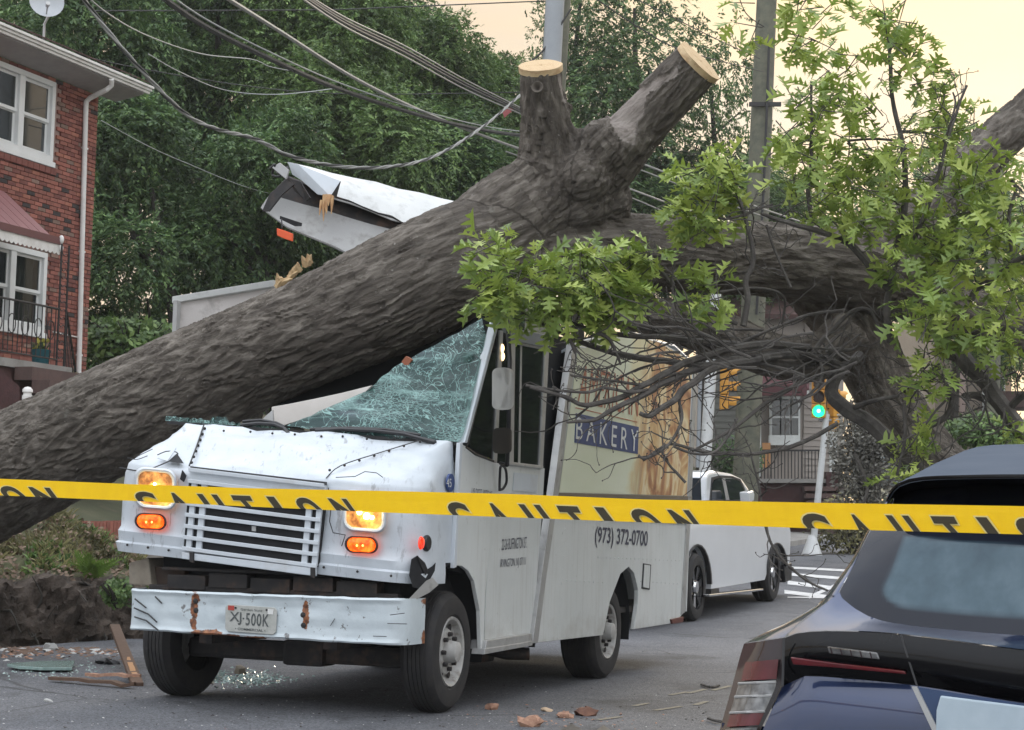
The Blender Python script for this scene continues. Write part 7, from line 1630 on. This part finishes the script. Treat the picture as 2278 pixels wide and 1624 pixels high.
# ------------------------------------------------------------------ caution tape in front of everything
TT = [(-1400, 1004), (-120, 1060), (0, 1065), (290, 1077), (556, 1086), (850, 1092), (1140, 1099), (1431, 1111), (1850, 1119), (2278, 1126), (2420, 1129), (3300, 1139)]
TBt = [(-1400, 1040), (-120, 1096), (0, 1102), (290, 1114), (556, 1127), (850, 1140), (1140, 1151), (1431, 1162), (1850, 1177), (2278, 1189), (2420, 1193), (3300, 1217)]
def interp(L, x):
    for (a, ya), (c, yc) in zip(L, L[1:]):
        if x <= c: return ya + (yc - ya) * (x - a) / (c - a)
    return L[-1][1]
def tape(x, t, off=0.0):
    y0, y1 = interp(TT, x), interp(TBt, x); d = lerp(5.5, 3.1, x / PW)
    return at(x, lerp(y0, y1, t), d - off)
m_tape = mat('yellow_tape', (.95, .6, .0), .4, col2=(.9, .55, .0), vs=30, bump=.05, bs=200); m_tl_ = mat('tape_ink', (.04, .032, .015), .5); m_to = mat('tape_pale_edge', (.8, .66, .25), .45)
b = MB(); xs = [lerp(-1380, 3280, k / 280) for k in range(281)]
b.grid([[tape(x, t) for x in xs] for t in [k / 10 for k in range(11)]]); lastr = [tape(x, 1) for x in xs]
b.grid([lastr, [p + V((0, .012, .004)) for p in lastr], [p + V((0, .02, .03)) for p in lastr]])
tw_ = m_tape.node_tree; tbump(tw_, tw_.nodes['Principled BSDF'], tnoise(tw_, 2.2, 5, .6, tmap(tw_, (1.6, 1, 6))), .1, .02)
tp = thing('caution_tape', 'yellow CAUTION tape stretched across the whole picture in front of van and cars', 'caution tape', tape(1139, 1)); b.build('ribbon', m_tape, tp, smooth=50)
def clip_poly(poly, ymin):
    out = []
    for i in range(len(poly)):
        p, q = poly[i], poly[(i + 1) % len(poly)]
        if p[1] >= ymin: out.append(p)
        if (p[1] >= ymin) != (q[1] >= ymin): t = (ymin - p[1]) / (q[1] - p[1]); out.append((p[0] + (q[0] - p[0]) * t, ymin))
    return out
GLY = {}
def tape_letter(ch, x0, x1, m, offs, lift, t_top=.42, scale=1.12):
    key = (ch, offs)
    if key not in GLY: GLY[key] = text_mesh(ch, offs, 5)
    base = GLY.setdefault((ch, .05), text_mesh(ch, .05, 5))[0]
    bx0, bx1 = min(v[0] for v in base), max(v[0] for v in base); by0, by1 = min(v[1] for v in base), max(v[1] for v in base)
    vs, fs = GLY[key]; b = MB(); w = (x1 - x0)
    for f in fs:
        poly = [((vs[i][0] - bx0) / (bx1 - bx0), (vs[i][1] - by0) / (by1 - by0)) for i in f]
        poly = clip_poly(poly, 1 - (1 - t_top) / scale)
        if len(poly) < 3: continue
        P = []
        for s, t in poly:
            tt = t_top + (1 - t) * scale; h = interp(TBt, x0) - interp(TT, x0); k = tt - t_top
            P.append(tape(x0 + s * w + h * (k * .35 + k * k * .75), min(max(tt, 0), 1), lift))
        b.add(P, [tuple(range(len(P)))])
    return b
words = [[(-330, -280), (-250, -200), (-180, -125), (-110, -62), (-48, -26), (-8, 40), (62, 110)], [(291, 338), (364, 404), (437, 482), (513, 556), (591, 609), (649, 697), (728, 770)], [(985, 1032), (1072, 1112), (1152, 1200), (1237, 1284), (1321, 1342), (1393, 1448), (1483, 1532)], [(1771, 1832), (1877, 1916), (1969, 2020), (2069, 2122), (2169, 2194), (2247, 2305), (2340, 2390)]]
words += [[(a - 640, c - 640) for a, c in words[0]], [(a + 790, c + 790) for a, c in words[3]]]
for W_ in words:
    for ch, (x0, x1) in zip('CAUTION', W_):
        b2 = tape_letter(ch, x0, x1, m_to, .085, .002)
        if b2.f: b2.build('letter_edge', m_to, tp, recalc=False)
        b2 = tape_letter(ch, x0, x1, m_tl_, .05, .004)
        if b2.f: b2.build('letter', m_tl_, tp, recalc=False)
# ------------------------------------------------------------------ bank, torn root plate, wall
RD = random.Random(41)
def bank_z(l):                                   # height of the bank left of the pavement
    k = KB - 2.9 - l
    return 1.0 + min(max(k - .25, 0) / 8.5, 1) * (Z_PORCH - 1.25)
b = MB(); rows = []
for i in range(61):
    s = lerp(-30, 150, i / 60); row = []
    for l in [KB - 2.95 - x for x in (.0, .6, 1.5, 3, 5, 7, 9, 14, 30, 70, 120)]:
        p = XY(s, l); row.append(V((p.x, p.y, bank_z(l) + grade(p.x, p.y) * (1 if s < 40 else 1) + .12 * mnoise.noise(V((p.x * .4, p.y * .4, 0))))))
    rows.append(row)
b.grid(rows); struct(b.build('bank', m_lawn, None, smooth=True))
wall = thing('retaining_wall', 'low grey retaining wall with a red brick cap behind the front of the van', 'wall', XY(22, KB - 2.9))
b = MB()
for i in range(30):
    s0, s1 = 2 + i * 2.0, 4 + i * 2.0; p, q = XY(s0, KB - 2.85), XY(s1, KB - 2.85); g = grade(p.x, p.y); b.prism([V((p.x, p.y, -.2 + g)), V((q.x, q.y, -.2 + g)), V((q.x, q.y, .93 + g)), V((p.x, p.y, .93 + g))], -SB * .3)
b.build('wall', mat('grey_render', (.27, .25, .235), .9, col2=(.2, .185, .17), vs=3, dirt=(.12, .11, .1), ds=4, da=.5, bump=.4), wall)
cap_me = brick_mesh(.085, 0)
me2 = bpy.data.meshes.new('brick'); bb_ = MB(); bb_.para((0, 0, 0), SD * .036, SB * .17, UP * .11); me2.from_pydata(bb_.v, [], bb_.f); me2.materials.append(m_bricks[0]); me2.update()
ww = wloc(wall)
for k in range(90):
    s = 17.5 + k * .083; p = XY(s, KB - 2.98); o = bpy.data.objects.new('brick', me2); C.objects.link(o); o.parent = wall; o.location = V((p.x, p.y, grade(p.x, p.y) + .93 + .115 + RD.uniform(-.006, .006))) - ww
# mound of soil and turf torn up by the roots
def topy(x): return interp([(-400, 1080), (-100, 1150), (0, 1205), (60, 1160), (110, 1140), (170, 1150), (230, 1180), (330, 1250), (480, 1330), (600, 1420)], x)
def midy(x): return interp([(-400, 1240), (0, 1298), (100, 1288), (180, 1292), (285, 1300), (400, 1350), (600, 1424)], x)
def boty(x): return interp([(-400, 1425), (0, 1434), (120, 1432), (285, 1424), (420, 1428), (600, 1426)], x)
rows = []
for k in range(51):
    t = k / 50; row = []
    for i in range(180):
        x = lerp(-380, 590, i / 179)
        if t < .4: y, d = lerp(boty(x), midy(x), t / .4), lerp(19.0, 19.25, (t / .4) ** 1.5)
        else: u = (t - .4) / .6; y, d = lerp(midy(x), topy(x), u), lerp(19.25, 21.1, u)
        g = onz(x, boty(x)); d += (g.y - 19.0); p = at(x, y, d)
        nz = mnoise.fractal(p * 2.4, .8, 2.1, 5); fine = 1 - abs(mnoise.noise(p * 7)) * 2
        a = .11 if t < .42 else .07
        f2 = mnoise.fractal(p * 14, .6, 2.1, 3); p += V((nz * a * .5 + f2 * .03, -nz * a * 1.1 - fine * (.035 if t < .42 else .012) + f2 * .03, nz * a * .8 + f2 * .035)) * (0 if k == 0 else 1); row.append(p)
    rows.append(row)
rows.insert(0, [V((p.x, p.y - .05, -.05)) for p in rows[0]])
b = MB(); b.grid(rows)
def _mound():
    m, t, b_ = _nodes('torn_soil_and_turf'); at_ = t.nodes.new('ShaderNodeAttribute'); at_.attribute_name = 'turf'
    so = tramp(t, tnoise(t, 5, 7, .65), [(.3, (.03, .022, .017)), (.55, (.075, .056, .043)), (.75, (.13, .1, .08))])
    tu = tramp(t, tnoise(t, 6, 7, .7), [(.3, (.05, .04, .028)), (.5, (.075, .08, .03)), (.62, (.11, .095, .06)), (.75, (.17, .13, .1))])
    f = tramp(t, tmath(t, 'ADD', at_.outputs['Fac'], tmath(t, 'MULTIPLY', tmath(t, 'SUBTRACT', tnoise(t, 4, 5), .5), .8)), [(.4, 0), (.6, 1)])
    link(t, tmix(t, f, so, tu), b_.inputs['Base Color']); setin(b_, Roughness=.95); tbump(t, b_, tnoise(t, 24, 7, .7), .9, .05); return m
mo = b.build('root_mound', _mound(), None, smooth=True); a_ = mo.data.attributes.new('turf', 'FLOAT', 'POINT')
for i, v in enumerate(mo.data.vertices): k = i // 180; a_.data[i].value = 0 if k < 20 else min(1, (k - 20) / 7)
tag(mo, 'mound of dark soil and turf torn up by the roots at the left kerb', 'soil mound')
def surf(x, t): i = (x + 380) / 970 * 179; i0 = min(max(int(i), 0), 178); k = min(max(int(t * 50) + 1, 1), 51); return lerp(rows[k][i0], rows[k][i0 + 1], i - i0)
def tufts(name, n, fn, hgt, m, wid=.012):
    b = MB()
    for k in range(n):
        p = fn()
        if p is None: continue
        h = hgt * RD.uniform(.5, 1.3); d = V((RD.gauss(0, .4), RD.gauss(-.2, .4), 1)).normalized() * h; w = V((RD.gauss(0, 1), RD.gauss(0, 1), 0)).normalized() * wid
        b.add([p - w, p + w, p + d * .6 + w * .5 + V((d.x, d.y, 0)) * .2, p + d + V((d.x, d.y, -h * .2)) * .7], [(0, 1, 2, 3)])
    o = b.build(name, m, None, recalc=False); return o
def on_turf():
    x, t = RD.uniform(-120, 330), RD.uniform(.5, 1.0)
    p = surf(x, t); return p if mnoise.noise(p * 1.6) > -.15 else None
tag(tufts('grass', 3800, on_turf, .11, m_drygr, .01), 'grass on the torn mound', 'grass', kind='stuff')
tag(tufts('weeds', 1500, lambda: (lambda p: p if mnoise.noise(p * 1.1 + V((7, 0, 0))) > .1 else None)(surf(RD.uniform(60, 330), RD.uniform(.45, .95))), .1, m_tl[1], .022), 'green weeds on the torn mound', 'weeds', kind='stuff')
b = MB()
for k in range(900):
    p = surf(RD.uniform(-120, 330), RD.uniform(.42, 1)) + UP * RD.uniform(.01, .07); e = V((RD.gauss(0, 1), RD.gauss(0, 1), RD.gauss(0, .6))).normalized() * RD.uniform(.02, .045); f = e.orthogonal().normalized() * RD.uniform(.012, .026); b.add([p - e, p + f, p + e, p - f + UP * .008], [(0, 1, 2, 3)])
tag(b.build('dead_leaves', mat('dead_leaf', (.24, .17, .12), .9, col2=(.13, .09, .065), vs=25), None, recalc=False), 'dead leaves on the torn mound', 'leaves', kind='stuff')
fern = thing('fern', 'bright yellow-green fern on the dark soil bank beside the van bumper', 'fern', surf(205, .42))
m_fern = mat('fern_green', (.16, .25, .04), .6, col2=(.1, .18, .03), vs=12)
for k in range(15):
    p = surf(205, .45) + V((RD.gauss(0, .05), -.05, 0)); a = RD.uniform(-1.3, 1.3); d = V((math.sin(a), RD.uniform(-.7, .1), RD.uniform(.7, 1.2))).normalized(); L = RD.uniform(.3, .5); b = MB(); n = 12; prev = p
    for j in range(n):
        t = j / n; q = p + d * L * t + V((0, 0, -1)) * L * .35 * t * t; s = d.cross(V((0, -1, .2))).normalized(); w = .11 * (1 - t) * min(1, t * 4 + .2)
        for g in (-1, 1): b.add([q, q + s * g * w * .5 + d * .022, q + s * g * w + d * .03, q + s * g * w * .5 - d * .004], [(0, 1, 2, 3)])
    b.tube([p, p + d * L * .5 - UP * L * .08, p + d * L - UP * L * .35], .004, 4); b.build('frond', m_fern, fern, recalc=False)
bush('weed_clump', 'dark leafy weed clump hanging over the soil right beside the bumper', 262, 1318, 19.0, 34, 30, 700, m_tl[1], .06, 31, 'weed')
for k in range(16):                             # torn roots in the dark soil
    x = RD.uniform(-80, 280); p = surf(x, RD.uniform(.05, .38)); b = MB(); d = V((RD.gauss(0, .8), -.5, RD.gauss(-.2, .5))).normalized(); L = RD.uniform(.15, .5)
    pts = [p + V((0, .08, 0))]
    for j in range(5): d = (d + V((RD.gauss(0, .4), RD.gauss(0, .2), RD.gauss(-.1, .4)))).normalized(); pts.append(pts[-1] + d * L / 5)
    r = RD.uniform(.006, .02); b.tube(pts, [r * (1 - i * .13) for i in range(6)], 6); b.build('root', m_tb, tree, smooth=True)
# ------------------------------------------------------------------ litter on the road
m_glassbit = mat('greenish_broken_glass', (.3, .38, .35), .15, col2=(.18, .27, .25), vs=30, spec=.8); m_wood = mat('splintered_board', (.11, .065, .042), .8, col2=(.09, .05, .032), vs=14, bump=.4); m_fresh = mat('fresh_split_wood', (.45, .25, .12), .8, col2=(.34, .18, .085), vs=20, bump=.4)
m_pinkw = mat('pinkish_wood_chip', (.42, .25, .17), .85, col2=(.27, .14, .095), vs=25, bump=.4); m_trash = mat('pale_litter', (.5, .5, .48), .7, col2=(.36, .36, .35), vs=12); m_leafl = mat('fallen_leaf_brown', (.22, .14, .1), .9, col2=(.12, .08, .06), vs=15)
def scatter(name, n, fn, size, m, flat=.4, lab='', cat_=''):
    b = MB()
    for k in range(n):
        x, y = fn(); p = onz(x, y); s = size * RD.uniform(.4, 1.5); a = RD.uniform(0, 6.28); e = V((math.cos(a), math.sin(a), 0)) * s; f = V((-math.sin(a), math.cos(a), 0)) * s * RD.uniform(.4, .9)
        b.add([p + e + UP * s * flat * RD.random(), p + f + UP * .004, p - e * .8 + UP * s * flat * RD.random(), p - f * .8 + UP * .004, p + UP * s * flat], [(0, 1, 4), (1, 2, 4), (2, 3, 4), (3, 0, 4)])
    o = b.build(name, m, None, recalc=False); return tag(o, lab, cat_, kind='stuff')
scatter('glass_crumbs', 620, lambda: (RD.gauss(555, 45), RD.gauss(1511, 9)), .016, m_glassbit, .8, 'crumbled greenish glass under the van', 'glass'); scatter('glass_crumbs', 260, lambda: (RD.gauss(120, 60), RD.gauss(1490, 10)), .014, m_glassbit, .8, 'crumbled glass by the kerb', 'glass')
scatter('leaf_litter', 300, lambda: (RD.uniform(-30, 290), 1443 + abs(RD.gauss(0, 9))), .035, m_leafl, .5, 'brown leaf litter along the kerb', 'litter'); scatter('litter', 36, lambda: (RD.uniform(-30, 270), 1446 + abs(RD.gauss(0, 10))), .045, m_trash, .5, 'pale scraps of litter along the kerb', 'litter'); scatter('wood_crumbs', 50, lambda: (RD.uniform(0, 280), 1446 + abs(RD.gauss(0, 12))), .03, m_pinkw, .5, 'pinkish wood crumbs along the kerb', 'litter')
scatter('wood_crumbs', 90, lambda: (RD.gauss(1260, 110), RD.gauss(1600, 14)), .012, m_pinkw, .6, 'small wood crumbs on the road in front', 'litter'); scatter('grit', 240, lambda: (RD.uniform(0, 1640), RD.uniform(1510, 1622)), .009, m_trash, .6, 'pale grit on the asphalt', 'grit'); scatter('grit', 260, lambda: (RD.uniform(100, 1700), RD.uniform(1430, 1622)), .012, m_soil, .6, 'dark crumbs on the asphalt', 'grit')
def plank(name, a, c, za, zc, w, th, m, label, cat_):
    p, q = onz(*a), onz(*c); p.z, q.z = za, zc; d = (q - p); s = d.cross(UP).normalized(); n = s.cross(d).normalized(); b = MB(); rows = []
    k = 9
    for i in range(k):
        t = i / (k - 1); j = 1 if 0 < i < k - 1 else RD.uniform(.3, .8); cc = p + d * t + n * .006 * RD.gauss(0, 1)
        rows.append([cc + s * w * j + n * th, cc - s * w * j + n * th, cc - s * w * j - n * th, cc + s * w * j - n * th])
    b.grid(rows, True); b.add(rows[0], [(0, 1, 2, 3)]); b.add(rows[-1], [(3, 2, 1, 0)]); return tag(b.build(name, m, None), label, cat_)
p = onz(306, 1527); q = onz(252, 1462); q.z = .27
b = MB(); d = q - p; s = V((1, .2, 0)).normalized(); b.para((p + q) / 2 + UP * .01, d / 2, s * .045, d.cross(s).normalized() * .02); tag(b.build('broken_board', m_wood, None, bevel=.006), 'broken brown board leaning against the near front tyre', 'board')
p = onz(462, 1522); q = onz(500, 1476); q.z = .3; d = q - p
b = MB(); b.para((p + q) / 2, d / 2, V((1, 0, 0)) * .03, d.cross(V((1, 0, 0))).normalized() * .016); tag(b.build('broken_board', m_wood, None, bevel=.005), 'broken board propped behind the front tyre, under the bumper', 'board')
plank('wood_sliver', (112, 1517), (300, 1534), .03, .035, .035, .012, m_wood, 'long flat brown wood sliver lying left of the front tyre', 'wood'); plank('wood_sliver', (190, 1512), (312, 1521), .04, .06, .03, .012, m_pinkw, 'reddish wood sliver on top of the long brown one', 'wood')
for k, lb in enumerate(('highest and longest of the orange splinters at the foot of the front tyre', 'middle one of the orange splinters at the foot of the front tyre', 'lowest orange splinter at the foot of the front tyre')): plank('fresh_splinter', (284 + 6 * k, 1500 + 8 * k), (303 + 3 * k, 1526), .12 - .03 * k, .02, .02, .012, m_fresh, lb, 'wood')
for o in SC.objects:
    if o.name.startswith('fresh_splinter'): o['group'] = 'orange splinters at the tyre'
def chunk(name, x, y, rx, ry, m, label, cat_, hz=.5):
    p = onz(x, y); r = rx * p.y / PF; b = MB(); b.sphere(p + UP * r * hz * .6, r, 9, 6, (1, .8, hz))
    b.v = [v + V((mnoise.noise(v * 23), mnoise.noise(v * 23 + V((5, 0, 0))), mnoise.noise(v * 23 + V((0, 5, 0))))) * r * .5 for v in b.v]; return tag(b.build(name, m, None, smooth=30), label, cat_)
chunk('wood_chunk', 1178, 1616, 26, 10, m_pinkw, 'large rounded pinkish wood chunk at the bottom edge', 'wood'); chunk('wood_chip', 1217, 1583, 12, 5, mat('cream_wood', (.55, .4, .27), .8), 'small cream wood chip above the large chunk', 'wood', .4); chunk('wood_chunk', 1258, 1597, 24, 6, m_pinkw, 'flat pale wood piece beside the black plastic', 'wood', .35); chunk('wood_chunk', 1302, 1592, 26, 8, mat('red_brown_bark', (.2, .1, .065), .9, col2=(.11, .055, .04), vs=20), 'red brown bark scrap right of the flat wood piece', 'bark', .4); chunk('wood_chip', 1093, 1579, 16, 9, m_pinkw, 'reddish wood chip just right of the driver-side front wheel', 'wood', .5)
chunk('stone', 534, 1500, 14, 10, mat('tan_stone', (.2, .17, .13), .9, col2=(.14, .12, .09), vs=12), 'tan stone on the road under the van', 'stone', .8); chunk('paper_scrap', 108, 1562, 9, 6, m_trash, 'small crumpled white scrap on the road at lower left', 'litter', .6); chunk('dark_scrap', 240, 1478, 27, 5, m_black, 'flat dark scrap on the road left of the front tyre', 'litter', .2); chunk('plastic_scrap', 112, 1448, 18, 14, m_trash, 'crumpled clear plastic piece by the kerb', 'litter', .6)
for pts, lb in ((((1245, 1628), (1272, 1614), (1300, 1630), (1284, 1640), (1250, 1640)), 'larger black plastic shard at the bottom edge, below the flat wood piece'), (((1322, 1632), (1342, 1617), (1360, 1629), (1350, 1640)), 'smaller black plastic shard at the bottom edge, farther right')):
    b = MB(); P = [onz(*p_) for p_ in pts]; b.prism(P, UP * .012); tag(b.build('plastic_shard', m_black, None), lb, 'plastic')
b = MB(); P = [onz(x, y) for x, y in ((15, 1488), (90, 1482), (166, 1481), (160, 1497), (95, 1497), (40, 1494))]; b.prism([p_ + UP * .02 for p_ in P], UP * .025); tag(b.build('glass_sheet', m_glassbit, None, bevel=.004), 'flat pane of pale greenish glass lying by the kerb on the left', 'glass')
for pts, lb in ((((1495, 1408), (1560, 1417), (1655, 1422)), 'thin bare twig lying on the road behind the van'), (((1562, 1396), (1580, 1412), (1592, 1420)), 'short twig crossing the longer one on the road'), (((1575, 1605), (1605, 1612), (1632, 1600)), 'forked twig on the road beside the blue car'), (((1560, 1528), (1580, 1534), (1600, 1530)), 'small dark twig on the road left of the blue car'), (((1430, 1455), (1460, 1452), (1490, 1460)), 'dark twig on the road right of the rear wheel')):
    b = MB(); b.tube(catmull([onz(*p_) + UP * .02 for p_ in pts], 4), .01, 5); tag(b.build('fallen_twig', m_twig, None), lb, 'twig')
# added trees outside the picture on the right, only for glass and paint reflections
for k in range(20):
    s, l = 24 + k * 8.5, KB + 27 + 5 * RD.random(); p = XY(s, l); t = thing('reflection_tree', 'leafy tree added right of the street, out of the picture, for reflections', 'tree', V((p.x, p.y, 0)), 'trees added for reflections along the right side of the street'); o = bpy.data.objects.new('crown', CR[k % 3]); C.objects.link(o); o.parent = t; sc_ = RD.uniform(1.0, 1.3); o.location = (0, 0, 5.6); o.scale = (sc_, sc_, 1.15 * RD.uniform(.9, 1.1))
    b = MB(); q = V((p.x, p.y, 0)); b.tube([q, q + UP * 3, q + UP * 6.5], [.3, .25, .12], 8); b.build('trunk', m_tb, t, smooth=True)
# ------------------------------------------------------------------ the dusk air: one closed box round everything built
b = MB(); b.box((60, 250, 18), 700, 720, 48); hz = b.build('haze', [], None); hz['kind'] = 'stuff'
hm_ = bpy.data.materials.new('haze'); hm_.use_nodes = True; ht = hm_.node_tree; ht.nodes.clear(); ho = ht.nodes.new('ShaderNodeOutputMaterial'); hv = ht.nodes.new('ShaderNodeVolumePrincipled')
hv.inputs['Color'].default_value = (.9, .93, .95, 1); hv.inputs['Density'].default_value = .0005; hv.inputs['Anisotropy'].default_value = .3; ht.links.new(hv.outputs[0], ho.inputs['Volume']); hz.data.materials.append(hm_)
